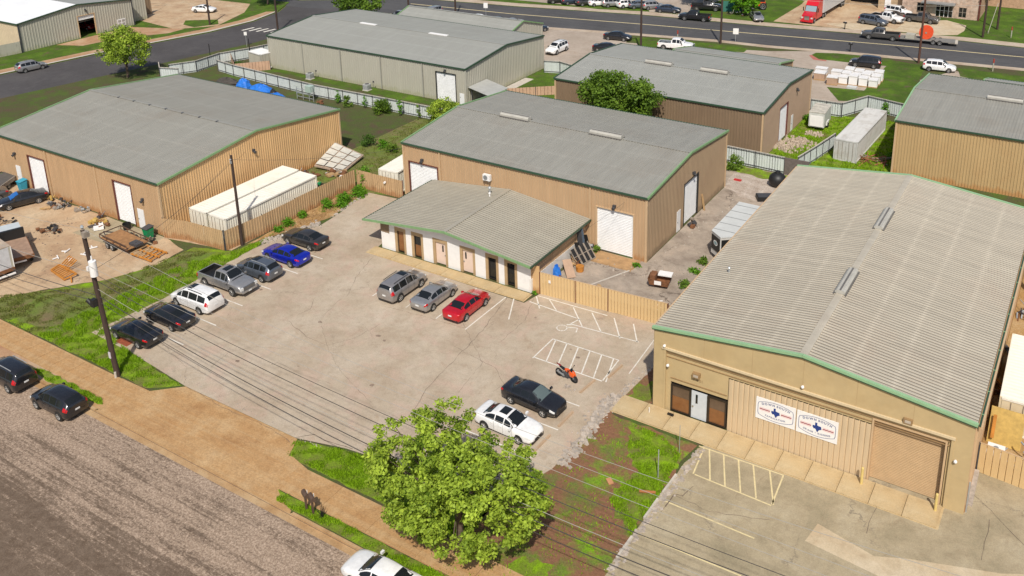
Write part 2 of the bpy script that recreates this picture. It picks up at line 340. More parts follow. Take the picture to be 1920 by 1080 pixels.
# ------------------------------------------------------------------ objects
def tag(o, label=None, cat=None, group=None, kind=None):
    if label: o['label'] = label
    if cat: o['category'] = cat
    if group: o['group'] = group
    if kind: o['kind'] = kind
    return o
def thing(name, label, cat, loc=(0, 0, 0), rz=0, group=None):
    o = bpy.data.objects.new(name, None); C.objects.link(o)
    o.empty_display_size = .3
    o.location = loc; o.rotation_euler = (0, 0, R(rz))
    return tag(o, label, cat, group)
AUTOSPLIT = {'gutter', 'rake_trim', 'pilaster_edge', 'reveal_line', 'rake_shadow_trim', 'bay_frame', 'frame', 'door_frame', 'vent_slot', 'bumper_trim', 'bumper', 'side_rail', 'recessed_field', 'thin_stripe', 'red_stripe', 'number_plate', 'drawbar', 'swingarm', 'interior_wall', 'blind', 'bracket', 'insulator', 'corner_trim', 'arm', 'rim_'}
class MB:
    def __init__(s): s.v = []; s.f = []; s.m = []; s.cv = []; s.cf = []
    def add(s, vs, fs, mi=0):
        k = len(s.v); s.cv.append(k); s.cf.append(len(s.f)); s.v += [tuple(p) for p in vs]
        s.f += [tuple(i+k for i in f) for f in fs]; s.m += [mi]*len(fs); return s
    def quad(s, a, b, c, d, mi=0): return s.add([a, b, c, d], [(0, 1, 2, 3)], mi)
    def poly(s, pts, mi=0): return s.add(pts, [tuple(range(len(pts)))], mi)
    def box(s, x0, x1, y0, y1, z0, z1, mi=0, rz=0, c=None):
        P = [(x0, y0, z0), (x1, y0, z0), (x1, y1, z0), (x0, y1, z0), (x0, y0, z1), (x1, y0, z1), (x1, y1, z1), (x0, y1, z1)]
        if rz:
            cx, cy = c or ((x0+x1)/2, (y0+y1)/2); ca, sa = math.cos(R(rz)), math.sin(R(rz))
            P = [(cx+(x-cx)*ca-(y-cy)*sa, cy+(x-cx)*sa+(y-cy)*ca, z) for x, y, z in P]
        return s.add(P, [(3, 2, 1, 0), (4, 5, 6, 7), (0, 1, 5, 4), (1, 2, 6, 5), (2, 3, 7, 6), (3, 0, 4, 7)], mi)
    def tube(s, p0, p1, r0, r1=None, n=8, mi=0, caps=True):
        r1 = r0 if r1 is None else r1
        p0 = Vector(p0); p1 = Vector(p1); d = (p1-p0)
        if d.length < 1e-6: return s
        q = d.to_track_quat('Z', 'Y')
        vs = []
        for p, r in ((p0, r0), (p1, r1)):
            for i in range(n):
                a = 2*math.pi*i/n
                vs.append(p+q@Vector((math.cos(a)*r, math.sin(a)*r, 0)))
        fs = [(i, (i+1) % n, n+(i+1) % n, n+i) for i in range(n)]
        if caps: fs += [tuple(range(n-1, -1, -1)), tuple(range(n, 2*n))]
        return s.add(vs, fs, mi)
    def bar(s, p0, p1, w_, h_, mi=0):
        p0 = Vector(p0); p1 = Vector(p1); d = (p1-p0).normalized()
        u = Vector((0, 0, 1)) if abs(d.z) < .9 else Vector((0, 1, 0))
        a = d.cross(u).normalized(); b = a.cross(d)
        vs = [p+a*i*w_/2+b*j*h_/2 for p in (p0, p1) for i, j in ((-1, -1), (1, -1), (1, 1), (-1, 1))]
        return s.add(vs, [(0, 1, 2, 3), (7, 6, 5, 4), (0, 4, 5, 1), (1, 5, 6, 2), (2, 6, 7, 3), (3, 7, 4, 0)], mi)
    def prism(s, pts, z0, z1, mi=0):
        n = len(pts)
        vs = [(x, y, z0) for x, y in pts]+[(x, y, z1) for x, y in pts]
        fs = [(i, (i+1) % n, n+(i+1) % n, n+i) for i in range(n)]+[tuple(range(n-1, -1, -1)), tuple(range(n, 2*n))]
        return s.add(vs, fs, mi)
    def ball(s, c, r, n=8, m=6, sq=(1, 1, 1), mi=0, jit=0, rnd=None):
        vs = []
        for j in range(m+1):
            t = math.pi*j/m
            for i in range(n):
                a = 2*math.pi*i/n
                k = 1+(rnd.uniform(-jit, jit) if jit else 0)
                vs.append((c[0]+r*sq[0]*k*math.sin(t)*math.cos(a), c[1]+r*sq[1]*k*math.sin(t)*math.sin(a), c[2]+r*sq[2]*k*math.cos(t)))
        fs = [(j*n+i, (j+1)*n+i, (j+1)*n+(i+1) % n, j*n+(i+1) % n) for j in range(m) for i in range(n)]
        return s.add(vs, fs, mi)
    def build(s, name, mats, parent=None, label=None, smooth=False, kind=None, angle=32):
        if name in AUTOSPLIT and len(s.cv) > 1 and kind is None:
            first = None; ev = s.cv+[len(s.v)]; ef = s.cf+[len(s.f)]
            for i in range(len(s.cv)):
                q = MB(); q.v = s.v[ev[i]:ev[i+1]]; q.f = [tuple(j-ev[i] for j in f) for f in s.f[ef[i]:ef[i+1]]]; q.m = s.m[ef[i]:ef[i+1]]; q.cv = [0]; q.cf = [0]
                o = q.build(name, mats, parent, label, smooth, kind, angle); first = first or o
            return first
        me = bpy.data.meshes.new(name)
        me.from_pydata(s.v, [], s.f)
        if not isinstance(mats, (list, tuple)): mats = [mats]
        for m in mats: me.materials.append(m)
        if len(mats) > 1: me.polygons.foreach_set('material_index', s.m)
        if smooth:
            me.polygons.foreach_set('use_smooth', [True]*len(s.f))
            me.set_sharp_from_angle(angle=R(angle))
        me.update()
        o = bpy.data.objects.new(name, me); C.objects.link(o)
        if parent: o.parent = parent
        if label: o['label'] = label
        if kind: o['kind'] = kind
        return o
def sheet(name, pts, z, m, kind='structure', label=None, thick=0):
    """flat ground sheet from an outline (metres)"""
    me = bpy.data.meshes.new(name)
    vs = [Vector((x, y, 0)) for x, y in pts]
    tris = tessellate_polygon([vs])
    out = []
    for t in tris:
        a, b, c = (vs[i] for i in t)
        out.append(t if (b-a).cross(c-a).z > 0 else (t[0], t[2], t[1]))
    V = [(x, y, z) for x, y in pts]; F = list(out)
    if thick:
        n = len(pts); V += [(x, y, z-thick) for x, y in pts]
        F += [(i, (i+1) % n, n+(i+1) % n, n+i) for i in range(n)]
    me.from_pydata(V, [], F); me.materials.append(m)
    o = bpy.data.objects.new(name, me); C.objects.link(o)
    if kind: o['kind'] = kind
    if label: o['label'] = label
    return o
def wob(pts, amp=.15, step=.7, closed=True, seed=0):
    """roughen an outline so that grass and soil edges are uneven"""
    r = random.Random(seed); out = []
    n = len(pts)
    for i in range(n if closed else n-1):
        a = Vector(pts[i]); b = Vector(pts[(i+1) % n]); k = max(1, int((b-a).length/step))
        d = (b-a).normalized(); nn = Vector((-d.y, d.x))
        for j in range(k):
            p = a+(b-a)*j/k
            if j: p = p+nn*r.uniform(-amp, amp)
            out.append((p.x, p.y))
    return out

# ================================================================== GROUND
sheet('terrain', [(-420, -60), (220, -60), (220, 420), (-420, 420)], -.16, FIELD)
# far road outline: near edge and far edge
NEAR = [(-126, 134.6), (-118.69, 134.85), (-92.55, 138.50), (-69.04, 143.51), (-55.24, 145.96), (-47.05, 146.46), (-33.78, 148.78), (-21.97, 150.27), (-9.47, 151.81), (40, 157)]
FAR = [(-200, 138), (-143.66, 135.32), (-120.29, 148.50), (-100.98, 151.30), (-75.34, 156.47), (-51.25, 158.90), (-36.83, 160.98), (-20.24, 164.20), (-10.69, 164.40), (40, 171)]
sheet('ground', [(-124.9, 30.75), (40, 30.75)]+NEAR[::-1]+[(-124.5, 122), (-125.2, 106.9), (-128.2, 92), (-130.9, 80.8), (-134, 67), (-141, 45), (-145, 30.75)], 0, GRASSYARD, thick=.15)
sheet('front_road', [(-220, 8), (90, 8), (90, 30.35), (-220, 30.35)], -.11, ROAD)
sheet('far_road', NEAR+FAR[::-1]+[(-230, 120), (-175, 127), (-137, 131)], -.10, BIGROAD)
sheet('side_road', [(-158, 30), (-145, 30.75), (-141, 45), (-134, 67), (-130.9, 80.8), (-128.2, 92), (-125.2, 106.9), (-124.5, 122), (-126, 134.6), (-143.6, 133), (-139.5, 126), (-137.6, 118), (-138.2, 108.4), (-143.4, 88.6), (-146, 73.6), (-152, 50)], -.104, SIDEROAD)
# double yellow line and crosswalk marks
def stripe(name, pts, width, z, m, label=None, kind='structure'):
    mb = MB()
    for i in range(len(pts)-1):
        a = Vector((*pts[i], 0)); b = Vector((*pts[i+1], 0)); d = (b-a).normalized()*1.0; n = Vector((-d.y, d.x, 0))*width/2
        if i > 0: a = a-d*width*.25
        mb.quad((a.x+n.x, a.y+n.y, z+.0004*i), (a.x-n.x, a.y-n.y, z+.0004*i), (b.x-n.x, b.y-n.y, z+.0004*i), (b.x+n.x, b.y+n.y, z+.0004*i))
    o = mb.build(name, m); o.data.flip_normals() if o.data.polygons[0].normal.z < 0 else None
    if kind: o['kind'] = kind
    return o
YL = [(-120.70, 143.80), (-97.44, 145.93), (-72.24, 150.09), (-49.42, 153.49), (-28.85, 156.56), (-10.13, 158.68)]
stripe('far_road_line', YL, .32, -.095, LINEY)
for k in range(6):
    x0 = -134.3+k*1.5; y0 = 112.0+k*.35
    stripe('crosswalk_bar', [(x0, y0), (x0+.3, y0+2.6)], .5, -.099, LINEW)
# roadside margins of the far roads
sheet('far_verge', NEAR[:]+[(p[0]+.1, p[1]-1.5) for p in NEAR[::-1]], .008, FARWALK)
sheet('far_side_ground', FAR+[(90, 300), (-300, 300), (-300, 150)], -.02, GRASSFAR, thick=.14)
sheet('far_sidewalk', FAR[1:]+[(p[0], p[1]+2.6) for p in FAR[:0:-1]], .0, FARWALK)
# far side yards
sheet('car_yard', [(-110, 155.6), (-96.82, 156.69), (-74.95, 159.15), (-66.29, 160.70), (-67.03, 170.47), (-60, 230), (-140, 230)], .006, FARLOT)
sheet('car_yard_grass', [(-90.61, 156.67), (-86.38, 159.92), (-76.11, 161.58), (-74.68, 159.29), (-84.61, 156.65)], .012, GRASSFAR)
sheet('truck_yard', [(-51.56, 162.77), (-51.18, 178.67), (-52.44, 189.08), (-34, 215), (-20, 200), (-32.31, 182.33), (-27.31, 166.02), (-41.02, 162.99)], .006, YARD)
sheet('car_park_slab', [(-31.19, 165.63), (-30.60, 173.77), (-24.54, 177.86), (-20.88, 175.34), (-20.62, 171.22), (-21.18, 167.65), (-24.69, 165.78)], .012, APRON)
sheet('sidewalk_bulge', [(-43.27, 165.32), (-39.57, 168.16), (-33.06, 168.05), (-29.99, 166.27), (-37.38, 163.20)], .014, APRON)
# left of the side road
sheet('left_side_ground', [(-146.4, 73.6), (-143.8, 88.6), (-138.6, 108.4), (-138, 118), (-139.9, 126), (-144, 133), (-170, 131), (-300, 120), (-300, 30), (-158, 30), (-152, 50)], -.02, GRASSFAR, thick=.14)
sheet('left_sidewalk', [(-147.0, 73.6), (-144.4, 88.6), (-139.4, 108.0), (-138.6, 118), (-140.2, 125.5), (-141.6, 124.6), (-140.6, 117), (-141.3, 108.4), (-146.3, 89.2), (-148.9, 74.2), (-156, 50), (-154, 50)], -.008, WALKRED)
sheet('left_curb', [(-146.4, 73.6), (-143.8, 88.6), (-138.6, 108.4), (-138, 118), (-139.9, 126), (-140.2, 125.5), (-138.6, 118), (-139.4, 108.0), (-144.4, 88.6), (-147.0, 73.6), (-153, 50), (-152.4, 50)], -.004, CONC)
sheet('left_driveway', [(-155.2, 89), (-155.2, 103.5), (-144.6, 107.5), (-144.5, 104), (-149.5, 97), (-150.5, 91)], -.012, WALKRED)
sheet('red_yard', [(-160, 108), (-146, 106.5), (-141, 112), (-145, 122), (-150, 128), (-185, 125), (-185, 108)], -.014, YARD)
sheet('red_yard_grass', [(-147.5, 109.5), (-144, 109.2), (-141.8, 113), (-145, 115.5), (-150, 112)], -.010, GRASSFAR)
# concrete yards behind, along the far road
sheet('back_car_park', [(-119.5, 134.8), (-113.61, 133.54), (-91.24, 136.50), (-79.02, 140.34), (-70.19, 141.65), (-66.16, 130.69), (-68.92, 117.39), (-68, 118), (-74, 117.6), (-112, 117.6), (-118, 122)], .004, FARLOT)
sheet('back_car_park_grass', [(-111.25, 136.25), (-108.05, 137.92), (-105.56, 136.32), (-109.17, 134.43)], .010, GRASSFAR)
sheet('yard_grass_strip', [(-68.82, 139.93), (-66.72, 141.86), (-51.55, 143.68), (-49.18, 142.71), (-49.05, 140.59), (-55.94, 138.35), (-65.21, 135.62)], .012, GRASSFAR)
sheet('middle_back_yard', [(-75.98, 134.93), (-45.88, 143.01), (-38.40, 147.02), (-22.52, 144.74), (-22.06, 138.28), (-25.86, 131.91), (-28.03, 120.26), (-31.5, 117), (-59, 117), (-66, 117.5)], .007, FARLOT)
sheet('traffic_island_grass', wob([(-39.11, 144.15), (-38.88, 145.69), (-35.83, 146.97), (-30.11, 147.25), (-22.44, 146.39), (-22.03, 141.28), (-21.19, 126.52), (-29.45, 123.50), (-32.51, 128.84), (-27.52, 129.62), (-27.48, 143.34), (-32.26, 142.72), (-37.47, 142.26)], .05), .014, GRASSFAR)
sheet('red_curb', [(-39.39, 143.65), (-39.11, 144.15), (-37.47, 142.26), (-36.23, 142.26), (-36.14, 141.63), (-38.11, 141.58)], .016, mat('red_curb_paint', (.42, .14, .10), .8))
sheet('right_back_grass', [(-18.04, 147.17), (-10.10, 147.46), (-2, 146), (5, 138), (-10, 141), (-17, 143)], .012, GRASSFAR)
sheet('right_back_drive', [(-21.73, 138.46), (-18.15, 145.54), (-6, 142), (10, 139), (10, 120.4), (-17.6, 120.4)], .009, FARLOT)
# grass between the sheds
sheet('shed_grass', [(-31.4, 96.6), (-17.8, 101), (-17.8, 119), (-31.4, 117)], .006, GRASS)
sheet('back_lane_grass', [(-117, 91), (-70, 91), (-60, 97), (-60, 101), (-74, 97), (-111, 97), (-117, 104)], .006, GRASSYARD)
sheet('bright_lane_grass', wob([(-110, 96.2), (-82, 94.8), (-76, 95.5), (-76, 97.2), (-110, 97.1)], .25, seed=4), .010, GRASSFAR)
sheet('side_lane_grass', [(-72.6, 98), (-59, 98), (-59, 117), (-72.6, 117)], .008, GRASSFAR)
sheet('side_lane_walk', [(-72.7, 98.5), (-71.2, 98.5), (-71.2, 112), (-72.7, 112)], .012, CONC)
sheet('back_lawn', [(-75.4, 66), (-61, 69.6), (-61, 90), (-75.4, 90)], .006, GRASSDULL)
sheet('lane_behind_left_shed', [(-118, 76), (-75.4, 76), (-75.4, 90), (-118, 90)], .004, GRASSYARD)
sheet('storage_dirt', [(-75.3, 50.5), (-67.5, 52), (-67.5, 67), (-75.3, 69)], .008, YARD)
# right of the main shed: long concrete yard
sheet('right_yard', [(-38.3, 60.2), (-23.2, 60.8), (-23.2, 84), (-24.5, 95.3), (-35, 95.3), (-35, 89), (-32.4, 89), (-32.4, 69.5), (-38.3, 69.4)], .008, BACKYARD)
sheet('gravel_pad', wob([(-32.3, 88.5), (-26.5, 86), (-26, 93.2), (-33, 93.8)], .25, seed=2), .013, pavement('gravel_bed', [(.36, .28, .22), (.48, .40, .33), (.58, .51, .44)], .8, 12, gr=.5))
sheet('yard_weeds', wob([(-34.5, 93.6), (-25.2, 92.8), (-25.2, 95.3), (-34.5, 95.2)], .3, seed=3), .014, GRASS)
sheet('door_slab', [(-38.0, 67.2), (-32.9, 67.2), (-32.9, 69.4), (-38.0, 69.4)], .013, mat('rusty_slab', (.40, .24, .11), .9, .2, 1.2))
stripe('yard_joint', [(-35.2, 62.8), (-33.1, 67.4)], .18, .016, CONC)
# side strip next to the right building
sheet('weed_patch', wob([(-27.3, 30.9), (-19.0, 30.9), (-19.0, 47.6), (-18.8, 48.7), (-25.2, 48.8), (-24.9, 50), (-23.3, 51), (-23.3, 56.5), (-25.2, 55), (-25.8, 48), (-26.3, 42), (-27.4, 38)], .18, seed=5), .016, GRASSRED)
def greenpatch(pts, seed, z=.021): sheet('green_weeds', wob(pts, .34, .3, seed=seed), z, GRASS)
greenpatch([(-21.6, 41.5), (-19.1, 39.5), (-19.0, 43), (-19.4, 47.3), (-21.2, 48.4), (-23.4, 48.5), (-22.6, 46), (-21, 44.5)], 6)
greenpatch([(-25.0, 50.2), (-23.6, 51.4), (-24.0, 53.6), (-25.2, 52.2)], 7)
greenpatch([(-23.6, 33.2), (-21.8, 33.6), (-21.8, 35.4), (-23.8, 34.8)], 8)

# ---------------------------------------------------------------- main lot
sheet('parking_lot', [(-66.2, 36.6), (-60.4, 36.4), (-53.6, 35.75), (-42.3, 35.75), (-38.6, 36.7), (-34, 37.3), (-27.3, 37.9), (-25.9, 42), (-25.5, 48), (-25.0, 55), (-26.6, 60.8), (-37.9, 60.0), (-38.3, 58.0), (-55.6, 58.2), (-56.2, 62), (-60.5, 69), (-65.2, 68.6), (-64.2, 63.2), (-63.9, 60.0), (-65.4, 57.0), (-66.0, 52.8), (-65.6, 43)], .020, LOT)
sheet('left_weed_strip', wob([(-78, 34.1), (-55.9, 34.1), (-53.9, 35.65), (-60.3, 36.35), (-62.6, 36.7), (-65.6, 38), (-65.5, 43), (-65.9, 53), (-66.5, 56.5), (-67.2, 52), (-71.2, 50.6), (-71.4, 46.2), (-73, 42.5), (-76, 38.5), (-79, 36)], .1, seed=9), .012, GRASS)
sheet('left_yard', wob([(-72.9, 42.5), (-71.3, 46.3), (-71.6, 49.8), (-75.4, 50.6), (-106, 50.6), (-112, 34.5), (-79, 34.4), (-76.2, 38.6)], .1, .9, seed=10), .016, YARD)
sheet('left_yard_slab', [(-84.4, 46.6), (-75.4, 46.9), (-75.4, 50.6), (-84.0, 50.6)], .021, RLOT)
sheet('dull_verge', wob([(-112, 34), (-74, 34), (-72.8, 36), (-72.8, 41), (-76, 38.4), (-79, 35.6), (-112, 35)], .12, seed=12), .014, GRASSDULL)
sheet('dull_bank', wob([(-73.5, 34.6), (-68.8, 34.8), (-67.8, 40), (-67.6, 46), (-68.5, 51.2), (-71.2, 49.5), (-71.3, 45.6), (-73.0, 41.6)], .25, seed=13), .017, GRASSDULL)
sheet('soil_bank', wob([(-67.2, 53.5), (-66.2, 56.3), (-64.9, 59.2), (-64.3, 62.5), (-64.9, 65.5), (-65.4, 68.6), (-67.2, 68.9), (-67.3, 60)], .15, seed=14), .024, DIRT)
greenpatch([(-66.6, 63.5), (-65.0, 63.6), (-64.8, 67.5), (-65.6, 68.4), (-66.8, 66)], 15, .029)
sheet('corner_weeds', wob([(-42.3, 35.55), (-41.9, 34.15), (-34, 34.15), (-27.3, 34.15), (-27.3, 37.8), (-34, 37.15), (-38.6, 36.55)], .09, seed=16), .016, GRASS)
# sidewalk: slabs with open joints between them, as children of one pavement
sw = sheet('sidewalk', [(-125, 31.75), (-55.6, 31.75), (-55.2, 33.95), (-125, 33.95)], .004, WALK)
def slabs(parent, x0, x1, y0, y1, step, z, m, th=.04, gap=.03):
    k = max(1, round((x1-x0)/step)); d = (x1-x0)/k; base = None
    for i in range(k):
        if base is None:
            mb = MB(); mb.box(0, d-gap, y0, y1, z-th, z); base = mb.build('slab', m, parent); o = base
        else:
            o = base.copy(); C.objects.link(o)
        o.location.x = x0+i*d
        o.location.z = RND.uniform(-.004, .004)
slabs(sw, -85, -55.4, 31.8, 33.9, 1.85, .03, WALK)
sw2 = sheet('sidewalk', [(-39.8, 31.75), (30, 31.75), (30, 33.95), (-41.2, 33.95)], .004, WALK)
slabs(sw2, -40.0, 12, 31.8, 33.9, 3.7, .03, WALK)
def arc(cx, cy, r, a0, a1, n=8): return [(cx+r*math.cos(R(a0+(a1-a0)*i/n)), cy+r*math.sin(R(a0+(a1-a0)*i/n))) for i in range(n+1)]
sheet('driveway_apron', [(-56.8, 30.8), (-37.6, 30.8), (-38.6, 31.05), (-39.6, 31.5), (-40.3, 32.2), (-40.8, 33.2), (-41.3, 34.1), (-42.1, 35.72), (-53.5, 35.72), (-55.4, 33.95), (-55.6, 31.7)], .034, WALK)
sheet('pavement_bed', [(-58.5, 30.8), (-37.6, 30.8), (-39.6, 31.7), (-39.4, 33.95), (-41.0, 34.3), (-58.5, 33.97)], .019, WALK)
mb = MB()   # kerb and gutter, dropped along the driveway
def kerb(mb, x0, x1, low):
    z = -.06 if low else .05
    mb.box(x0, x1, 30.62, 30.8, -.15, z)
kerb(mb, -130, -56.8, False); kerb(mb, -37.4, 40, False); kerb(mb, -56.8, -37.4, True)
mb.build('kerb', CURB, kind='structure')
sheet('gutter', [(-130, 30.15), (40, 30.15), (40, 30.62), (-130, 30.62)], -.10, CURB)
stripe('gutter_joint', [(-130, 30.615), (40, 30.615)], .035, -.094, DSTEEL)
sheet('driveway_ramp', [(-56.7, 30.62), (-37.5, 30.62), (-37.6, 30.82), (-56.6, 30.82)], .036, WALK)
sheet('kerb_strip', [(-125, 30.8), (-56.8, 30.8), (-56.2, 31.3), (-56.6, 31.74), (-125, 31.74)], .018, WALKRED)
sheet('kerb_grass', wob([(-66.5, 31.0), (-58.5, 30.9), (-56.9, 31.3), (-57.6, 31.68), (-64, 31.7)], .12, .4, seed=17), .024, GRASS)
sheet('kerb_grass', wob([(-38.0, 30.9), (40, 30.9), (40, 31.7), (-39.7, 31.7)], .06, seed=18), .02, GRASS)

# wing walkway and rusted kerb at its foot
ws = sheet('shed_walkway', [(-56.1, 58.1), (-38.4, 58.1), (-38.4, 59.5), (-56.1, 59.5)], .03, PATIO)
slabs(ws, -56.0, -38.5, 58.2, 59.45, 2.9, .10, PATIO, th=.09)
# right hand walkway in front of the right building
rw = sheet('building_walkway', [(-25.4, 48.95), (-4.0, 48.95), (-4.0, 50.99), (-25.4, 50.99)], .03, PATIO)
slabs(rw, -25.3, -4.1, 49.0, 50.985, 1.93, .12, PATIO, th=.11)
sheet('right_lot', wob([(-19.0, 34.3), (-19.1, 43.5), (-18.6, 48.95)], .12, .5, closed=False, seed=19)+[(-18.3, 49.2), (-4.3, 49.2), (-4.3, 50.9), (-9, 50.9), (-9, 51.5), (-2.96, 51.5), (-2.96, 55.3), (20, 55.3), (20, 34.0), (-18.5, 34.0)], .024, RLOT)
sheet('pale_gutter_slab', [(-10.1, 45.94), (-6.7, 45.12), (-5.1, 45.87), (-.5, 47.4), (6, 51), (6, 48.5), (0, 45.2), (-6.24, 43.82), (-10.35, 44.25)], .029, APRON)

# ---------------------------------------------------------------- painted lines
def line(a, b, wd=.10, z=.025, m=None, name='stall_line'):
    return stripe(name, [a, b], wd, z, m or LINEW)
for y in (39.2, 42.4, 45.6, 48.75, 51.95, 55.1):
    line((-62.6, y), (-58.7+.5*(y < 43), y+.02))
for x, ya, yb in ((-40.2, 52.2, 58.0), (-43.25, 52.3, 58.0), (-46.5, 52.4, 58.0), (-50.2, 52.4, 58.0)):
    line((x, ya), (x+.05, yb))
for y in (51.75, 48.35, 45.4, 42.2): line((-33.4 if y > 50 else -33.0, y), (-27.5, y-.05 if y > 50 else y))
line((-33.42, 51.6), (-33.42, 54.6)); line((-33.42, 54.6), (-27.6, 54.65))
for i in range(6):
    x = -33.26+i*1.02; line((x+.1 if i == 0 else x+.1, 54.6), (x+.95, 51.75), .10)
line((-27.64, 54.6), (-27.49, 51.8))
# hatched lane by the gate
line((-38.0, 58.4), (-33.3, 58.15)); line((-33.3, 57.15), (-27.4, 57.6)); line((-33.3, 57.15), (-33.0, 58.2)); line((-37.9, 59.55), (-31.3, 59.75))
for a, b in (((-37.95, 59.4), (-36.7, 57.9)), ((-36.7, 59.5), (-35.3, 58.3)), ((-34.35, 59.45), (-32.25, 57.25)), ((-32.6, 59.5), (-30.6, 57.35)), ((-30.65, 59.7), (-28.9, 57.3)), ((-28.9, 59.7), (-27.5, 57.5)), ((-39.5, 58.3), (-38.0, 55.2))):
    line(a, b)
line((-26.6, 60.2), (-26.2, 53.5), .08)
# worn wheelchair mark
mb = MB()
for k in range(10):
    a0, a1 = k*36, k*36+30
    mb.bar((-33.6+.42*math.cos(R(a0)), 56.3+.42*math.sin(R(a0)), .026), (-33.6+.42*math.cos(R(a1)), 56.3+.42*math.sin(R(a1)), .026), .08, .003)
mb.bar((-33.3, 56.6, .026), (-32.5, 56.9, .026), .09, .003); mb.bar((-32.5, 56.9, .026), (-32.3, 56.3, .026), .09, .003); mb.bar((-33.5, 56.9, .026), (-33.2, 57.1, .026), .12, .003)
mb.build('wheelchair_mark', LINEW, kind='structure')
# yellow lines of the right lot
line((-18.7, 48.72), (-13.05, 48.85), .10, .029, LINEY); line((-17.9, 46.1), (-12.9, 45.95), .10, .029, LINEY)
line((-18.0, 46.1), (-18.35, 48.75), .10, .0295, LINEY)
for i, x in enumerate((-18.0, -17.02, -16.02, -15.03, -13.95, -13.08)):
    line((x, 48.8), (x+1.15 if i < 5 else -12.9, 46.05), .10, .030, LINEY)
line((-18.8, 43.05), (-12.9, 42.95), .10, .029, LINEY); line((-19.0, 39.85), (-12.6, 40.0), .10, .029, LINEY)
def wheelstop(x, y, rz, label, m=CONC, L=1.85):
    mb = MB(); h = L/2
    prof = [(-.09, 0), (.09, 0), (.06, .13), (-.06, .13)]
    vs = [(sx, py, pz) for sx in (-h, h) for py, pz in prof]
    mb.add(vs, [(0, 1, 2, 3), (7, 6, 5, 4), (0, 4, 5, 1), (1, 5, 6, 2), (2, 6, 7, 3), (3, 7, 4, 0)])
    o = mb.build('wheel_stop', m); o.location = (x, y, .026); o.rotation_euler.z = R(rz)
    tag(o, label, 'wheel stop', 'concrete wheel stops at the ends of the stalls'); return o
wheelstop(-18.9, 44.5, 88, 'pale concrete wheel stop nearest the yellow hatching, red log beside it')
wheelstop(-18.98, 42.0, 89, 'middle pale concrete wheel stop between patchy weeds and right lot')
wheelstop(-19.0, 38.5, 89, 'lowest pale concrete wheel stop beside the right lot')
WS2 = mat('worn_tan_stop', (.44, .31, .2), .9)
wheelstop(-27.2, 53.2, 84, 'worn tan wheel stop inside the white hatched bay', WS2)
wheelstop(-28.1, 50.6, 84, 'worn tan wheel stop between motorcycle and black sedan', WS2)
wheelstop(-27.6, 46.6, 88, 'worn tan wheel stop just ahead of the black sedan', WS2)
wheelstop(-27.7, 43.7, 88, 'worn tan wheel stop at the nose of the white sedan under the tree', WS2)

# rubble and broken slab edges
def rubble(name, area, n, s0, s1, m, seed, label=None, kind='stuff', z=.02, flat=.5):
    r = random.Random(seed); mb = MB()
    (xa, ya), (xb, yb), wd = area
    L = math.hypot(xb-xa, yb-ya); dx, dy = (xb-xa)/L, (yb-ya)/L
    for i in range(n):
        t = r.random()*L; q = r.gauss(0, .4)*wd
        x = xa+dx*t-dy*q; y = ya+dy*t+dx*q; s = r.uniform(s0, s1)*(1-.3*abs(q)/max(wd, .01))
        k = r.randint(4, 6); a0 = r.random()*6
        ring = [(x+s*r.uniform(.7, 1.2)*math.cos(a0+j*2*math.pi/k), y+s*r.uniform(.7, 1.2)*math.sin(a0+j*2*math.pi/k)) for j in range(k)]
        h = s*flat*r.uniform(.6, 1.5); tx, ty = r.uniform(-.2, .2), r.uniform(-.2, .2)
        vs = [(px, py, z-.02) for px, py in ring]+[(x+(px-x)*.75, y+(py-y)*.75, z+h+(px-x)*tx+(py-y)*ty) for px, py in ring]
        mb.add(vs, [(j, (j+1) % k, k+(j+1) % k, k+j) for j in range(k)]+[tuple(range(k, 2*k))])
    o = mb.build(name, m, kind=kind)
    if label: o['label'] = label
    return o
rubble('rubble', ((-66.2, 54.5), (-64.3, 60.5), .7), 160, .08, .26, ROCK, 21)
rubble('rubble', ((-64.2, 62.0), (-65.2, 68.3), .3), 70, .06, .2, ROCK, 22)
rubble('rubble', ((-25.6, 42.6), (-25.9, 50.6), .75), 260, .06, .30, ROCK, 23, flat=.3)
rubble('rubble', ((-25.1, 55.3), (-25.7, 50.5), .3), 60, .05, .18, ROCK, 24, flat=.3)
rubble('rubble', ((-18.95, 36.5), (-18.4, 48.6), .35), 170, .06, .24, ROCK, 25, flat=.25)
rubble('rubble', ((-28.6, 49.7), (-29.6, 49.9), .4), 26, .05, .14, ROCK, 26)
rubble('brush_pile', ((-31.0, 102.2), (-29.0, 106.6), 2.2), 420, .08, .26, mat('cut_brush', (.46, .37, .28), .95, .3, 3), 27, flat=1.2)
rubble('brush_pile', ((-29.6, 109.1), (-27.6, 109.3), .9), 110, .08, .2, mat('cut_brush', (.46, .37, .28), .95, .3, 3), 28, flat=1.2)
rubble('litter', ((-36.5, 66), (-26, 70), 2.2), 60, .04, .13, ROCK, 29, flat=.6)
rubble('litter', ((-31.5, 70), (-29.5, 92), 1.0), 45, .03, .10, mat('pale_litter', (.44, .39, .33), .8), 30, flat=.6)
rubble('litter', ((-82, 37), (-88, 48.5), 4.0), 120, .03, .11, mat('dark_litter', (.16, .12, .10), .9), 31, flat=.3)
rubble('pebbles', ((-60.4, 36.6), (-40, 35.9), .3), 120, .02, .07, ROCK, 32)
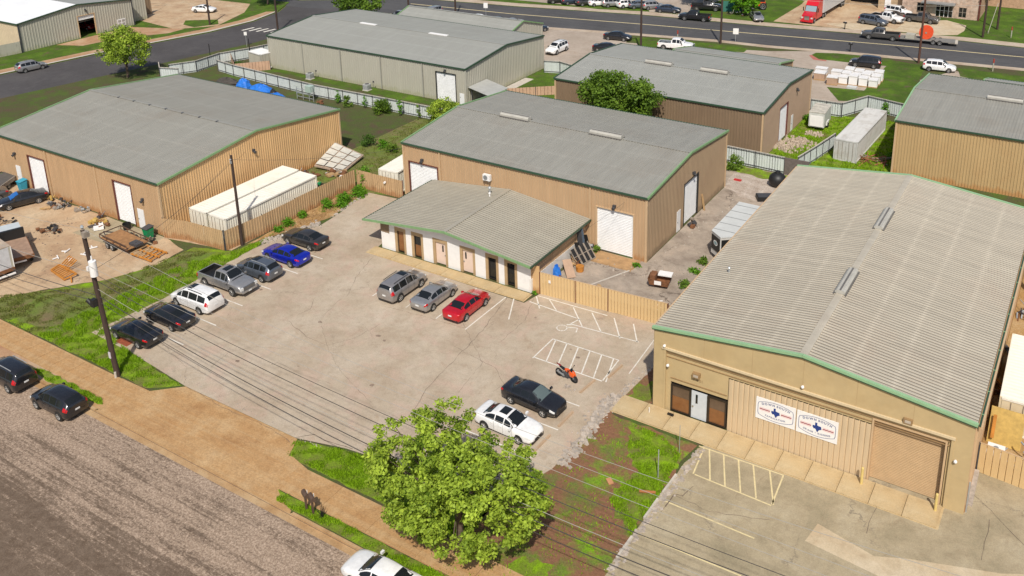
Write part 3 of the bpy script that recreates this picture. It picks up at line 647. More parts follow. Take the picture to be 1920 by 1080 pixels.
# dark crack seams that run across the lot
def crackline(pts, wd, seed, z=.0245, m=None):
    r = random.Random(seed); out = []
    for i in range(len(pts)-1):
        a = Vector(pts[i]); b = Vector(pts[i+1]); k = max(2, int((b-a).length/.45)); n = (b-a).normalized(); n = Vector((-n.y, n.x))
        for j in range(k): p = a+(b-a)*j/k+n*r.uniform(-.07, .07); out.append((p.x, p.y))
    out.append(pts[-1])
    mb = MB()
    for i in range(len(out)-1):
        a = Vector((*out[i], 0)); b = Vector((*out[i+1], 0)); d = (b-a).normalized(); n = Vector((-d.y, d.x, 0))*wd*r.uniform(.25, 1)
        b = b+d*.05
        mb.quad((a.x-n.x, a.y-n.y, z), (b.x-n.x, b.y-n.y, z), (b.x+n.x, b.y+n.y, z), (a.x+n.x, a.y+n.y, z))
    mb.build('crack', m or mat('crack_filler', (.14, .10, .075), .95, .2, 3), kind='structure')
crackline([(-40.08, 58.19), (-38.91, 52.79), (-38.01, 44.45), (-37.11, 41.83)], .022, 1)
crackline([(-53.59, 45.89), (-50.54, 44.96), (-48.31, 44.88)], .02, 2)
crackline([(-48.31, 44.88), (-47.18, 46.57), (-46.57, 49.69)], .012, 3)
crackline([(-54.24, 49.59), (-53.27, 48.17), (-53.55, 47.04)], .014, 4)
crackline([(-48.21, 51.59), (-45.07, 51.97), (-40.44, 52.35)], .03, 5, m=mat('stain_seam', (.33, .24, .17), .95, .2, 3))
crackline([(-42.32, 35.70), (-41.45, 36.66), (-39.93, 36.62), (-38.26, 36.87)], .03, 6)
crackline([(-37.43, 43.72), (-36.06, 43.81)], .02, 7)
crackline([(-41.94, 56.71), (-42.00, 53.75), (-36.39, 49.21), (-35.81, 45.38)], .012, 8)
crackline([(-18.34, 43.79), (-17.35, 43.75), (-15.91, 43.59), (-12.70, 44.75)], .018, 9, .030)
crackline([(-17.57, 45.10), (-17.80, 44.00), (-18.34, 43.79), (-18.37, 42.13)], .035, 10, .031)
crackline([(-7.43, 49.07), (-7.59, 48.03), (-7.48, 46.65)], .018, 11, .030)
crackline([(-1.58, 51.35), (-1.51, 49.72), (-1.55, 47.90)], .02, 12, .030)
crackline([(-2.79, 53.15), (-1.21, 51.81), (0.35, 50.28)], .022, 13, .030)
crackline([(-60.26, 38.61), (-55.40, 37.31), (-53.90, 35.88)], .012, 14)
crackline([(-38.34, 60.84), (-32.86, 59.05), (-29.59, 63.86)], .02, 15, .0165)
crackline([(-26.48, 46.43), (-25.43, 46.41), (-22.09, 44.19), (-26.29, 42.28)], .012, 16)
crackline([(-50.65, 39.31), (-49.94, 41.29), (-47.52, 41.14), (-44.51, 41.38)], .012, 21)
crackline([(-52.25, 50.74), (-51.42, 47.34), (-48.31, 44.88), (-44.74, 42.76), (-40.12, 41.08)], .010, 22)
crackline([(-39.59, 49.79), (-35.13, 49.15), (-33.52, 47.82), (-33.65, 46.64)], .014, 23)
crackline([(-55.00, 57.95), (-53.65, 54.14), (-52.09, 51.24)], .016, 24)
crackline([(-53.81, 38.23), (-54.26, 40.40), (-53.02, 41.97), (-50.56, 42.98)], .010, 25)
crackline([(-42.25, 35.25), (-44.90, 35.59), (-49.08, 35.48), (-53.28, 35.72)], .018, 26, .0375)
crackline([(-38.00, 58.99), (-36.79, 55.84), (-36.77, 52.29)], .014, 27)
def blot(pts, col, seed, z=.0235, name='stain'):
    sheet(name, wob(pts, .12, .35, seed=seed), z, mat('stain_'+str(col), col, .95, .18, 1.6))
r = random.Random(77)
for k in range(34):     # oil drips and small dark marks, mostly where cars stand
    x = r.choice((-60.3, -60.8, -59.4, -44.8, -41.8, -48.2, -31.5, -30.5, r.uniform(-58, -30))); y = r.uniform(38, 57)
    s = r.uniform(.04, .22); sheet('stain', [(x+s*math.cos(a)*r.uniform(.6, 1.4), y+s*math.sin(a)*r.uniform(.5, 1.3)) for a in [i*.7 for i in range(9)]], .0228+.00004*k, mat('oil_mark', (.24, .175, .125), .8, .2, 3))
mb = MB(); mb.box(-63.4, -61.9, 36.75, 37.3, .026, .04); mb.build('drain_grate', mat('rusty_grate', (.28, .07, .03), .8, .2, 6), kind='structure')

# ================================================================== BUILDINGS
def ribbed(mb, A, U, L, z0, top, N, period=.305, depth=.035, openings=(), mi_pan=0, mi_rib=0, prof=(0, .60, .68, .92)):
    """vertical ribbed sheet: A start (x,y), U unit direction, L length, top(s) height, N outward normal, openings [(s0,s1,z)]"""
    k = max(1, round(L/period)); p = L/k
    ss = []
    for i in range(k):
        for q, d in ((prof[0], 0), (prof[1], 0), (prof[2], depth), (prof[3], depth)):
            ss.append((i*p+q*p, d))
    ss.append((L, 0))
    extra = sorted({s for o in openings for s in o[:2]})
    pts = []
    for i in range(len(ss)-1):
        pts.append(ss[i])
        for e in extra:
            if ss[i][0]+1e-4 < e < ss[i+1][0]-1e-4:
                t = (e-ss[i][0])/(ss[i+1][0]-ss[i][0]); pts.append((e, ss[i][1]+(ss[i+1][1]-ss[i][1])*t))
    pts.append(ss[-1])
    for (s0, d0), (s1, d1) in zip(pts, pts[1:]):
        zb = z0; m_ = (s0+s1)/2
        for o in openings:
            if o[0] < m_ < o[1]: zb = o[2]
        a = (A[0]+U[0]*s0+N[0]*d0, A[1]+U[1]*s0+N[1]*d0); b = (A[0]+U[0]*s1+N[0]*d1, A[1]+U[1]*s1+N[1]*d1)
        mb.quad((*a, zb), (*b, zb), (*b, top(s1)), (*a, top(s0)), mi_rib if d0+d1 > 0 else mi_pan)
def ribroof(mb, x0, x1, y0, y1, ze, zr, axis, period=.305, depth=.045, ridge=None):
    """gable roof sheets; axis = direction of the ridge ('x' or 'y'); ribs run down the slope; material 0 pan, 1 rib"""
    if axis == 'x':
        mid = ridge or (y0+y1)/2; L = x1-x0
        P = lambda s, t, z: (x0+s, t, z); sides = ((y0, mid), (mid, y1))
    else:
        mid = ridge or (x0+x1)/2; L = y1-y0
        P = lambda s, t, z: (t, y0+s, z); sides = ((x0, mid), (mid, x1))
    k = round(L/period); p = L/k
    for si, (a, b) in enumerate(sides):
        za, zb = (ze, zr) if si == 0 else (zr, ze)
        pr_ = []
        for i in range(k):
            for q, d in ((0, 0), (.50, 0), (.58, depth), (.92, depth)): pr_.append(((i+q)*p, d))
        pr_.append((L, 0))
        for (s0, d0), (s1, d1) in zip(pr_, pr_[1:]):
            q = [P(s0, a, za+d0), P(s1, a, za+d1), P(s1, b, zb+d1), P(s0, b, zb+d0)]
            if axis == 'y': q = q[::-1]
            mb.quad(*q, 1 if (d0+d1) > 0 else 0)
def rolldoor(parent, A, U, N, s0, s1, z1, m, z0=.04, inset=.12, slat=.16, jamb=None, open_to=None):
    """sectional roller door: slats, plus jambs and header set in the opening"""
    mb = MB(); n = round((z1-z0)/slat); h = (z1-z0)/n
    q = lambda s, d, z: (A[0]+U[0]*s-N[0]*d, A[1]+U[1]*s-N[1]*d, z)
    for i in range(n):
        za, zb = z0+i*h, z0+(i+1)*h
        if open_to and zb < open_to: continue
        mb.quad(q(s0+.05, inset, za), q(s1-.05, inset, za), q(s1-.05, inset-.035, za+h*.35), q(s0+.05, inset-.035, za+h*.35))
        mb.quad(q(s0+.05, inset-.035, za+h*.35), q(s1-.05, inset-.035, za+h*.35), q(s1-.05, inset-.03, zb-.02), q(s0+.05, inset-.03, zb-.02))
        mb.quad(q(s0+.05, inset-.03, zb-.02), q(s1-.05, inset-.03, zb-.02), q(s1-.05, inset, zb), q(s0+.05, inset, zb))
    d = mb.build('roll_door', m, parent)
    mb = MB()
    def jb(sa, sb, za, zb):
        P = [q(sa, -.075, za), q(sb, -.075, za), q(sb, inset+.05, za), q(sa, inset+.05, za)]
        P += [(x, y, zb) for x, y, _ in P]
        mb.add(P, [(3, 2, 1, 0), (4, 5, 6, 7), (0, 1, 5, 4), (1, 2, 6, 5), (2, 3, 7, 6), (3, 0, 4, 7)])
    jb(s0-.06, s0+.05, 0, z1); jb(s1-.05, s1+.06, 0, z1); jb(s0-.06, s1+.06, z1+.002, z1+.12)
    mb.build('door_frame', jamb or TRIMTAN, d)
    return d
def plane_quad(mb, A, U, N, s0, s1, z0, z1, d, mi=0, th=.04):
    """upright slab lying d in front of a wall line"""
    q = lambda s, dd, z: (A[0]+U[0]*s+N[0]*dd, A[1]+U[1]*s+N[1]*dd, z)
    P = [q(s0, d, z0), q(s1, d, z0), q(s1, d-th, z0), q(s0, d-th, z0), q(s0, d, z1), q(s1, d, z1), q(s1, d-th, z1), q(s0, d-th, z1)]
    mb.add(P, [(3, 2, 1, 0), (4, 5, 6, 7), (0, 1, 5, 4), (1, 2, 6, 5), (2, 3, 7, 6), (3, 0, 4, 7)], mi)
def mandoor(parent, A, U, N, s0, s1, z1, m=WHITEDOOR, window=False, z0=.05, d=.06, name='door'):
    mb = MB(); plane_quad(mb, A, U, N, s0, s1, z0, z1, d, 0, .08)
    o = mb.build(name, m, parent)
    mb = MB(); plane_quad(mb, A, U, N, s0+.08, s0+.16, 1.0, 1.1, d+.05, 0, .05); mb.build('handle', STEEL, o)
    if window:
        mb = MB(); plane_quad(mb, A, U, N, s0+(s1-s0)*.60, s0+(s1-s0)*.78, z1-.85, z1-.25, d+.012, 0, .02); mb.build('window', GLASS, o)
    return o
def walllight(parent, A, U, N, s, z):
    mb = MB(); plane_quad(mb, A, U, N, s-.14, s+.14, z-.12, z+.12, .26, 0, .24)
    q = lambda s, dd, z: (A[0]+U[0]*s+N[0]*dd, A[1]+U[1]*s+N[1]*dd, z)
    mb.tube(q(s, .12, z-.1), q(s, .4, z-.2), .1, .16, 8)
    mb.build('wall_light', DSTEEL, parent)
def box_between(mb, a, b, w_, h_, mi=0): mb.bar(a, b, w_, h_, mi)
def gable_shed(name, label, x0, x1, y0, y1, ze, zr, axis, wall, roofm, sidewall=None, period=.32, fo=(), so=(), over=.12, trim=GREEN, gutter=GREEND, ribdepth=.055, downs=(), roofdepth=.045, ridge=None, left=(), base=.0, wallskip=(), seamtop=True):
    """ribbed metal shed. fo / so: openings in the front (-Y) and right (+X) walls, (s0, s1, z)"""
    t = thing(name, label, 'building', (0, 0, 0))
    sidewall = sidewall or wall
    mx, my = (x0+x1)/2, (y0+y1)/2
    if ridge: mx = my = ridge
    if axis == 'x':
        fz = lambda s: ze-.02; sz = lambda s: (ze+(zr-ze)*(s/(my-y0)) if s < my-y0 else zr-(zr-ze)*((s-(my-y0))/(y1-my)))-.02
    else:
        fz = lambda s: (ze+(zr-ze)*(s/(mx-x0)) if s < mx-x0 else zr-(zr-ze)*((s-(mx-x0))/(x1-mx)))-.02; sz = lambda s: ze-.02
    if 'front' not in wallskip:
        mb = MB(); ribbed(mb, (x0, y0), (1, 0), x1-x0, base, fz, (0, -1), period, ribdepth, fo); mb.build('front_wall', wall, t)
    mb = MB(); ribbed(mb, (x1, y0), (0, 1), y1-y0, base, sz, (1, 0), period, ribdepth, so); mb.build('side_wall', sidewall, t)
    mb = MB(); ribbed(mb, (x1, y1), (-1, 0), x1-x0, base, lambda s: fz(x1-x0-s), (0, 1), period, ribdepth); mb.build('back_wall', wall, t)
    mb = MB(); ribbed(mb, (x0, y1), (0, -1), y1-y0, base, lambda s: sz(y1-y0-s), (-1, 0), period, ribdepth, left); mb.build('side_wall', sidewall, t)
    mb = MB(); ribroof(mb, x0-over, x1+over, y0-over, y1+over, ze, zr, axis, .32, roofdepth, ridge); rf = mb.build('roof', list(roofm), t)
    o = over+.03
    if axis == 'x':
        mb = MB()
        for y in (y0-o, y1+o): mb.bar((x0-o, y, ze-.03), (x1+o, y, ze-.03), .14, .17)
        mb.build('gutter', gutter, rf)
        mb = MB()
        for x in (x0-o, x1+o):
            mb.bar((x, y0-o, ze+.0), (x, my, zr+.03), .16, .2); mb.bar((x, my, zr+.03), (x, y1+o, ze+.0), .16, .2)
        mb.build('rake_trim', trim, rf)
        mb = MB(); mb.bar((x0-over, my, zr+.055), (x1+over, my, zr+.055), .42, .05); mb.build('ridge_cap', roofm[1], rf)
    else:
        mb = MB()
        for x in (x0-o, x1+o): mb.bar((x, y0-o, ze-.05), (x, y1+o, ze-.05), .14, .17)
        mb.build('gutter', gutter, rf)
        mb = MB()
        for y in (y0-o, y1+o):
            mb.bar((x0-o, y, ze+.0), (mx, y, zr+.03), .16, .22); mb.bar((mx, y, zr+.03), (x1+o, y, ze+.0), .16, .22)
        mb.build('rake_trim', trim, rf)
        mb = MB(); mb.bar((mx, y0-over, zr+.055), (mx, y1+over, zr+.055), .42, .05); mb.build('ridge_cap', roofm[1], rf)
    for x in downs:
        mb = MB(); mb.box(x-.06, x+.06, y0-.16, y0-.045, base+.05, ze-.1); mb.build('downspout', TRIMTAN if wall is not CREAM else mat('grey_downspout', (.3, .29, .25), .6), t)
    for (x, y) in ((x0, y0), (x1, y0), (x1, y1), (x0, y1)):
        sx = 1 if x == x1 else -1; sy = 1 if y == y1 else -1
        mb = MB(); mb.box(x-.10, x+.10, y-.10, y+.10, base, ze-.12); mb.build('corner_trim', TRIMTAN if wall is not CREAM else CREAM, t)
    return t, rf
def ridgevent(rf, a, b, w_=.75, h_=.42):
    """raised ridge ventilator with a hood and dark throat"""
    mb = MB(); a = Vector(a); b = Vector(b); d = (b-a).normalized(); n = Vector((-d.y, d.x, 0))
    up_ = Vector((0, 0, 1))
    def pr_(off, z): return off*n+up_*z
    prof = [(-w_/2, .1), (-w_/2, h_*.7), (-w_*.32, h_), (w_*.32, h_), (w_/2, h_*.7), (w_/2, .1)]
    A = [a+pr_(o, z) for o, z in prof]; B = [b+pr_(o, z) for o, z in prof]; k = len(prof)
    mb.add(A+B, [(i, i+1, k+i+1, k+i) for i in range(k-1)]+[tuple(range(k)), tuple(range(2*k-1, k-1, -1))])
    v = mb.build('ridge_vent', mat('vent_hood', (.42, .40, .35), .5, .1, 2), rf)
    mb = MB(); c = .11
    mb.bar(a+d*.05+up_*(h_+.02), b-d*.05+up_*(h_+.02), c, .05); mb.bar(a-d*.06-n*(w_/2+.05)+up_*.06, b+d*.06-n*(w_/2+.05)+up_*.06, .08, .09)
    mb.bar(a-d*.06+n*(w_/2+.05)+up_*.06, b+d*.06+n*(w_/2+.05)+up_*.06, .08, .09); mb.build('vent_slot', mat('vent_shadow_metal', (.14, .13, .12), .6), v)

def splitac(name, label, x, y, z, rz=0, cat='air conditioner', group=None):
    t = thing(name, label, cat, (x, y, z), rz, group)
    mb = MB(); mb.box(-.42, .42, -.16, .16, .1, .72); mb.build('case', WHITEP, t)
    mb = MB(); mb.tube((-.1, -.15, .41), (-.1, -.175, .41), .25, .25, 20); g_ = mb.build('fan_grille', STEEL, t)
    mb = MB()
    for s in (-.3, .3): mb.box(s-.03, s+.03, -.18, .3, 0, .1)
    mb.build('bracket', STEEL, t); return t
def condenser(label, x, y, s=.85, h=.95):
    t = thing('condenser_unit', label, 'air conditioner', (x, y, 0), 2, 'condenser units on the lawn behind the cream building')
    mb = MB(); mb.box(-s*.6, s*.6, -s*.6, s*.6, 0, .1); mb.build('pad', CONC, t)
    mb = MB(); mb.box(-s/2, s/2, -s/2, s/2, .1, h); b = mb.build('case', mat('condenser_grey', (.46, .47, .46), .5), t)
    mb = MB()
    for k in range(9): z = .2+k*(h-.3)/9; mb.box(-s/2-.012, s/2+.012, -s/2-.012, s/2+.012, z, z+.025)
    mb.build('louvre', STEEL, b, kind='stuff')
    mb = MB(); mb.tube((0, 0, h), (0, 0, h+.03), s*.38, s*.38, 18); mb.build('fan_guard', DSTEEL, t)
    mb = MB(); mb.tube((s/2, .1, .4), (s/2+.35, .5, .45), .02); mb.tube((s/2+.35, .5, .3), (s/2+.35, .5, 1.2), .025); mb.box(s/2+.25, s/2+.45, .5, .62, 1.1, 1.35); mb.build('pipe', DSTEEL, t)

# --- the main shed
FY, RX = 69.5, -32.5
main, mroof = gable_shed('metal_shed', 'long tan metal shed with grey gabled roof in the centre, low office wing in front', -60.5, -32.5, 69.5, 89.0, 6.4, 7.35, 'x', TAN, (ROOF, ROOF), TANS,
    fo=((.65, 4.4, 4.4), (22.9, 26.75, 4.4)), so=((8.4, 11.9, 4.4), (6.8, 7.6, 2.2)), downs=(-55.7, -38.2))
rolldoor(main, (-60.5, 69.5), (1, 0), (0, -1), .65, 4.4, 4.4, WHITEDOOR, jamb=DARKRED)
rolldoor(main, (-60.5, 69.5), (1, 0), (0, -1), 22.9, 26.75, 4.4, WHITEDOOR)
rolldoor(main, (-32.5, 69.5), (0, 1), (1, 0), 8.4, 11.9, 4.4, WHITEDOOR, jamb=BLACK)
mandoor(main, (-32.5, 69.5), (0, 1), (1, 0), 6.8, 7.6, 2.2)
walllight(main, (-60.5, 69.5), (1, 0), (0, -1), 2.5, 4.95); walllight(main, (-60.5, 69.5), (1, 0), (0, -1), 24.8, 4.9)
walllight(main, (-32.5, 69.5), (0, 1), (1, 0), 10.5, 4.95)
ridgevent(mroof, (-54.6, 79.25, 7.36), (-51.0, 79.25, 7.36)); ridgevent(mroof, (-43.5, 79.25, 7.36), (-39.9, 79.25, 7.36))
splitac('wall_air_conditioner', 'white split air conditioner on the main shed wall, just above the wing roof', -49.7, 69.2, 4.45)

# --- the office wing
wing = thing('office_wing', 'low white fronted office wing with shallow gabled roof, doors and narrow windows in brown frames', 'building')
WX0, WX1, WY = -55.4, -38.65, 59.7
mid = -47.0
def wz(s): x = WX0+s; return 3.0+.95*(1-abs(x-mid)/(9.0))-.05
# front wall built from white piers between brown framed bays
bays = [(-53.75, -52.4, 'brownwin'), (-51.75, -50.35, 'brownwin2'), (-49.25, -47.55, 'door'), (-46.2, -44.5, 'door2'), (-43.4, -42.0, 'darkwin'), (-41.4, -40.05, 'darkwin2')]
edges = [WX0]+[e for b in bays for e in b[:2]]+[WX1]
for i in range(0, len(edges), 2):
    a, b = edges[i], edges[i+1]
    mb = MB(); mb.box(a+.001, b-.001, WY, WY+.2, 0, 2.62); mb.build('white_pier', WHITEP, wing)
mb = MB(); top = [(-WX0+x, wz(x-WX0)) for x in (WX0, mid, WX1)]
vs = [(WX0, WY-.004, 2.621), (WX1, WY-.004, 2.621), (WX1, WY-.004, wz(WX1-WX0)), (mid, WY-.004, wz(mid-WX0)), (WX0, WY-.004, wz(0))]
mb.add(vs+[(x, y+.2, z) for x, y, z in vs], [(0, 1, 2, 3, 4), (9, 8, 7, 6, 5), (0, 5, 6, 1)]); mb.build('front_fascia', WHITEP, wing)
for a, b, k in bays:
    A = (a, WY)
    mb = MB(); mb.box(a, a+.28, WY+.02, WY+.24, 0, 2.62); mb.box(b-.28, b, WY+.02, WY+.24, 0, 2.62); mb.box(a+.28, b-.28, WY+.02, WY+.24, 2.25, 2.62)
    fr = mb.build('bay_frame', mat('bay_brown', (.42, .29, .155), .8, .08, 2), wing)
    if k.startswith('door'):
        mb = MB(); mb.box(a+.28, b-.28, WY+.15, WY+.2, .1, 2.25); d = mb.build('door', PINKDOOR, wing)
        mb = MB()
        xs = b-.72 if k == 'door' else a+.5
        mb.box(xs, xs+.16, WY+.135, WY+.155, 1.35, 2.0); mb.build('window', GLASS, d)
        mb = MB(); xs = b-.42 if k == 'door' else a+.34; mb.box(xs, xs+.08, WY+.08, WY+.155, 1.0, 1.12); mb.build('handle', STEEL, d)
    else:
        m_ = {'brownwin': GLASSB, 'brownwin2': GLASSB, 'darkwin': GLASS, 'darkwin2': GLASS}[k]
        mb = MB(); mb.box(a+.28, b-.28, WY+.16, WY+.2, .12, 2.25); wn = mb.build('window', GLASS, wing)
        mb = MB(); mb.box(a+.28, a+.36, WY+.10, WY+.17, .12, 2.25); mb.box(b-.36, b-.28, WY+.10, WY+.17, .12, 2.25); mb.box(a+.36, b-.36, WY+.10, WY+.17, 2.18, 2.25); mb.box(a+.36, b-.36, WY+.10, WY+.17, .12, .2); mb.build('frame', DARKFRAME, wn)
        if 'brown' in k:
            mb = MB(); mb.box(a+.36, b-.36, WY+.145, WY+.158, .2, 2.18 if k == 'brownwin' else 1.3); mb.build('blind', m_, wn)
mb = MB(); ribbed(mb, (WX1, WY+.02), (0, 1), 9.75, .0, lambda s: wz(WX1-WX0), (1, 0), openings=((0, 9.75, 1.32),)); mb.build('side_wall', TAN, wing)
mb = MB(); mb.box(WX1-.16, WX1+.05, WY-.02, 69.35, 0, 1.318); mb.build('wainscot', mat('wainscot_white', (.72, .69, .64), .7, .06, 2), wing)
mb = MB(); ribbed(mb, (WX0, 69.45), (0, -1), 9.75, 0, lambda s: wz(0), (-1, 0)); mb.build('side_wall', TAN, wing)
mb = MB(); ribbed(mb, (WX0-.03, WY-.03), (1, 0), 1.05, 1.75, lambda s: wz(s), (0, -1)); mb.build('corner_panel', TAND, wing)
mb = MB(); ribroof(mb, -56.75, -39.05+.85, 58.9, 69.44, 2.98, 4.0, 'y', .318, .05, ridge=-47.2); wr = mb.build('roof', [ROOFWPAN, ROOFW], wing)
mb = MB()
for (xa, za), (xb, zb) in (((-56.8, 2.97), (-47.2, 4.0)), ((-47.2, 4.0), (-38.15, 2.97))): mb.bar((xa, 58.83, za), (xb, 58.83, zb), .12, .2)
mb.build('rake_trim', GREEN, wr)
mb = MB(); mb.bar((-38.13, 58.8, 2.93), (-38.13, 69.4, 2.93), .1, .16); mb.bar((-56.82, 58.8, 2.93), (-56.82, 69.4, 2.93), .1, .16); mb.build('gutter', GREEND, wr)
mb = MB(); mb.bar((-47.2, 58.85, 4.06), (-47.2, 69.4, 4.06), .4, .05); mb.build('ridge_cap', ROOFW, wr)
mb = MB(); mb.tube((-48.5, 67.9, 3.9), (-48.5, 67.9, 4.5), .1, .1, 10); mb.tube((-48.5, 67.9, 4.5), (-48.5, 67.9, 4.62), .2, .14, 10); mb.build('roof_flue', GALV, wr)
mb = MB(); mb.tube((-48.1, 67.3, 3.9), (-48.1, 67.3, 4.25), .07, .07, 8); mb.tube((-48.1, 67.3, 4.25), (-48.1, 67.3, 4.32), .13, .08, 8); mb.build('roof_flue', WHITEP, wr)

# --- left shed
left, lroof = gable_shed('metal_shed', 'large tan metal shed at left with two white roll doors facing a dirt yard', -104.5, -75.6, 50.8, 75.7, 5.6, 7.0, 'x', TAN, (ROOF, ROOF), TANY,
    period=.30, fo=((6.5, 9.6, 4.1), (21.6, 24.5, 4.4), (25.05, 26.0, 2.15), (3.75, 4.6, 2.45)), downs=(-94.3, -85.6))
rolldoor(left, (-104.5, 50.8), (1, 0), (0, -1), 6.5, 9.6, 4.1, WHITEDOOR, jamb=DARKRED)
rolldoor(left, (-104.5, 50.8), (1, 0), (0, -1), 21.6, 24.5, 4.4, WHITEDOOR, jamb=DARKRED)
mandoor(left, (-104.5, 50.8), (1, 0), (0, -1), 25.05, 26.0, 2.15); mandoor(left, (-104.5, 50.8), (1, 0), (0, -1), 3.75, 4.6, 2.45)
walllight(left, (-104.5, 50.8), (1, 0), (0, -1), 4.1, 3.9); walllight(left, (-104.5, 50.8), (1, 0), (0, -1), 26.3, 3.4)
walllight(left, (-75.6, 50.8), (0, 1), (1, 0), 11.8, 5.0)
for k in range(7):
    x = -99+k*2.9
    mb = MB(); mb.box(x, x+.25, 63.0, 63.3, 7.0, 7.09); mb.build('roof_patch', DSTEEL, lroof)

# --- right building
RB = thing('stucco_fronted_building', 'tan building at right with ribbed grey roof, stucco front and two printed company boards', 'building')
X0, X1, Y0, Y1 = -23.1, -2.95, 51.0, 83.3
mid = -13.0; ZE, ZR = 6.3, 7.45
tz = lambda x: ZE+(ZR-ZE)*(1-abs(x-mid)/(mid-X0))
def sheetpoly(name, xs_top, holes, y, th, m, parent):
    """front wall with rectangular holes, cut in vertical strips"""
    cuts = sorted({X0, X1, mid}|{h for a in holes for h in a[:2]})
    mb = MB()
    for a, b in zip(cuts, cuts[1:]):
        c = (a+b)/2; zs = [(0, None)]
        hs = [h for h in holes if h[0] <= c <= h[1]]
        lo = 0
        for h in sorted(hs, key=lambda q: q[2]):
            if h[2] > lo: mb.box(a, b, y, y+th, lo, h[2])
            lo = h[3]
        P = [(a, y, lo), (b, y, lo), (b, y, tz(b)-.05), (a, y, tz(a)-.05)]
        mb.add(P+[(x, yy+th, z) for x, yy, z in P], [(0, 1, 2, 3), (7, 6, 5, 4), (0, 4, 5, 1)])
    return mb.build(name, m, parent)
FRAMEZ = 4.75
sheetpoly('front_wall', None, [(-22.25, -4.05, 0, 4.80)], Y0, .25, STUCCO, RB)
# recessed field between pilasters
sheetpoly2 = MB()
for a, b, z0, z1 in ((-22.25, -21.85, 0, 4.8), (-21.85, -17.75, 2.42, 4.8), (-17.75, -8.55, 4.12, 4.8), (-8.55, -4.25, 4.5, 4.8), (-4.25, -4.05, 0, 4.8)):
    sheetpoly2.box(a, b, Y0+.12, Y0+.3, z0, z1)
sheetpoly2.build('recessed_field', STUCCO, RB)
mb = MB(); mb.box(-22.5, -3.9, Y0-.10, Y0+.02, 4.9, 5.06); mb.build('ledge', STUCCOL, RB)
mb = MB(); mb.box(-22.35, -22.2, Y0-.035, Y0+.1, 0, 4.9); mb.box(-4.1, -3.95, Y0-.035, Y0+.1, 0, 4.9); mb.build('pilaster_edge', STUCCO, RB)
mb = MB(); mb.box(-22.2, -4.1, Y0+.06, Y0+.13, 4.58, 4.62); mb.box(-21.85, -17.8, Y0+.06, Y0+.13, 2.72, 2.76); mb.box(-22.2, -4.1, Y0+.06, Y0+.13, 4.30, 4.33); mb.build('reveal_line', BROWN, RB)
for x in (-19.5, -16.2, -12.9, -9.6, -6.3):
    mb = MB(); mb.box(x, x+.025, Y0-.006, Y0+.02, 5.08, tz(x)-.1); mb.build('control_joint', mat('joint_shadow_tan', (.40, .28, .14), .9), RB)
# ribbed panel field between doors: every broad rib is a part
x = -17.72; base_p = None
while x < -8.6:
    if base_p is None:
        mb = MB(); pts = [(0, .06), (.05, 0), (.28, 0), (.33, .06)]
        V = [(px, Y0+.06+py, z) for z in (.02, 4.1) for px, py in pts]+[(.352, Y0+.12, .02), (.352, Y0+.12, 4.1)]
        mb.add(V, [(0, 1, 5, 4), (1, 2, 6, 5), (2, 3, 7, 6), (3, 8, 9, 7)]); base_p = mb.build('wall_panel', mat('pale_tan_panel', (.58, .44, .275), .55, .08, 1.5, stretch=(2, 2, .3), dirt=(.5, .33, .18), dirtamt=.4), RB); o = base_p
    else:
        o = base_p.copy(); C.objects.link(o)
    o.location.x = x; x += .352
# entrance: two blind-backed windows and a grey door
def glazed(x0, x1, z0, z1, parent):
    mb = MB(); mb.box(x0, x1, Y0+.2, Y0+.24, z0, z1); wn = mb.build('window', GLASS, parent)
    mb = MB(); f = .09
    mb.box(x0, x0+f, Y0+.1, Y0+.2, z0, z1); mb.box(x1-f, x1, Y0+.1, Y0+.2, z0, z1); mb.box(x0+f, x1-f, Y0+.1, Y0+.2, z1-f, z1); mb.box(x0+f, x1-f, Y0+.1, Y0+.2, z0, z0+f)
    mb.build('frame', DARKFRAME, wn)
    mb = MB(); mb.box(x0+f, x1-f, Y0+.185, Y0+.199, z0+f, z0+(z1-z0)*.55); mb.build('blind', GLASSB, wn)
    mb = MB(); mb.box(x0+f, x1-f, Y0+.186, Y0+.1985, z0+(z1-z0)*.55+.01, z1-f); mb.build('blind', GLASSB2, wn)
glazed(-21.8, -20.36, .12, 2.25, RB); glazed(-19.1, -17.8, .12, 2.25, RB)
mb = MB(); mb.box(-20.3, -19.16, Y0+.14, Y0+.2, .1, 2.22); d = mb.build('door', GREYDOOR, RB)
mb = MB(); mb.box(-20.0, -19.85, Y0+.125, Y0+.142, 1.3, 2.0); mb.build('window', GLASS, d)
mb = MB(); mb.box(-20.22, -20.12, Y0+.06, Y0+.142, 1.0, 1.1); mb.build('handle', CHROME, d)
mb = MB(); mb.box(-20.36, -20.3, Y0+.08, Y0+.2, .1, 2.25); mb.box(-19.16, -19.1, Y0+.08, Y0+.2, .1, 2.25); mb.build('door_frame', DARKFRAME, RB)
d = rolldoor(RB, (X0, Y0+.12), (1, 0), (0, -1), 14.6, 18.75, 4.48, TANROLL, slat=.115, inset=.35, jamb=TRIMTAN)
for (s, z) in ((-22.28, 5.2), (-22.0, 3.75), (-12.85, 5.35), (-3.75, 3.55)):
    mb = MB(); mb.ball((s, Y0-.14, z), .11, 8, 6); mb.box(s-.04, s+.04, Y0-.1, Y0+.02, z-.04, z+.04); mb.build('dome_light', WHITEP, RB, smooth=True)
for (s, z) in ((-19.95, 3.62), (-6.55, 5.22)):
    mb = MB(); mb.box(s-.26, s+.26, Y0-.16, Y0+.13, z-.17, z+.17); l = mb.build('wall_lamp', BROWN, RB)
    mb = MB(); mb.box(s-.17, s+.17, Y0-.18, Y0-.155, z-.09, z+.09); mb.build('lens', mat('lamp_lens', (.45, .38, .30), .3), l)
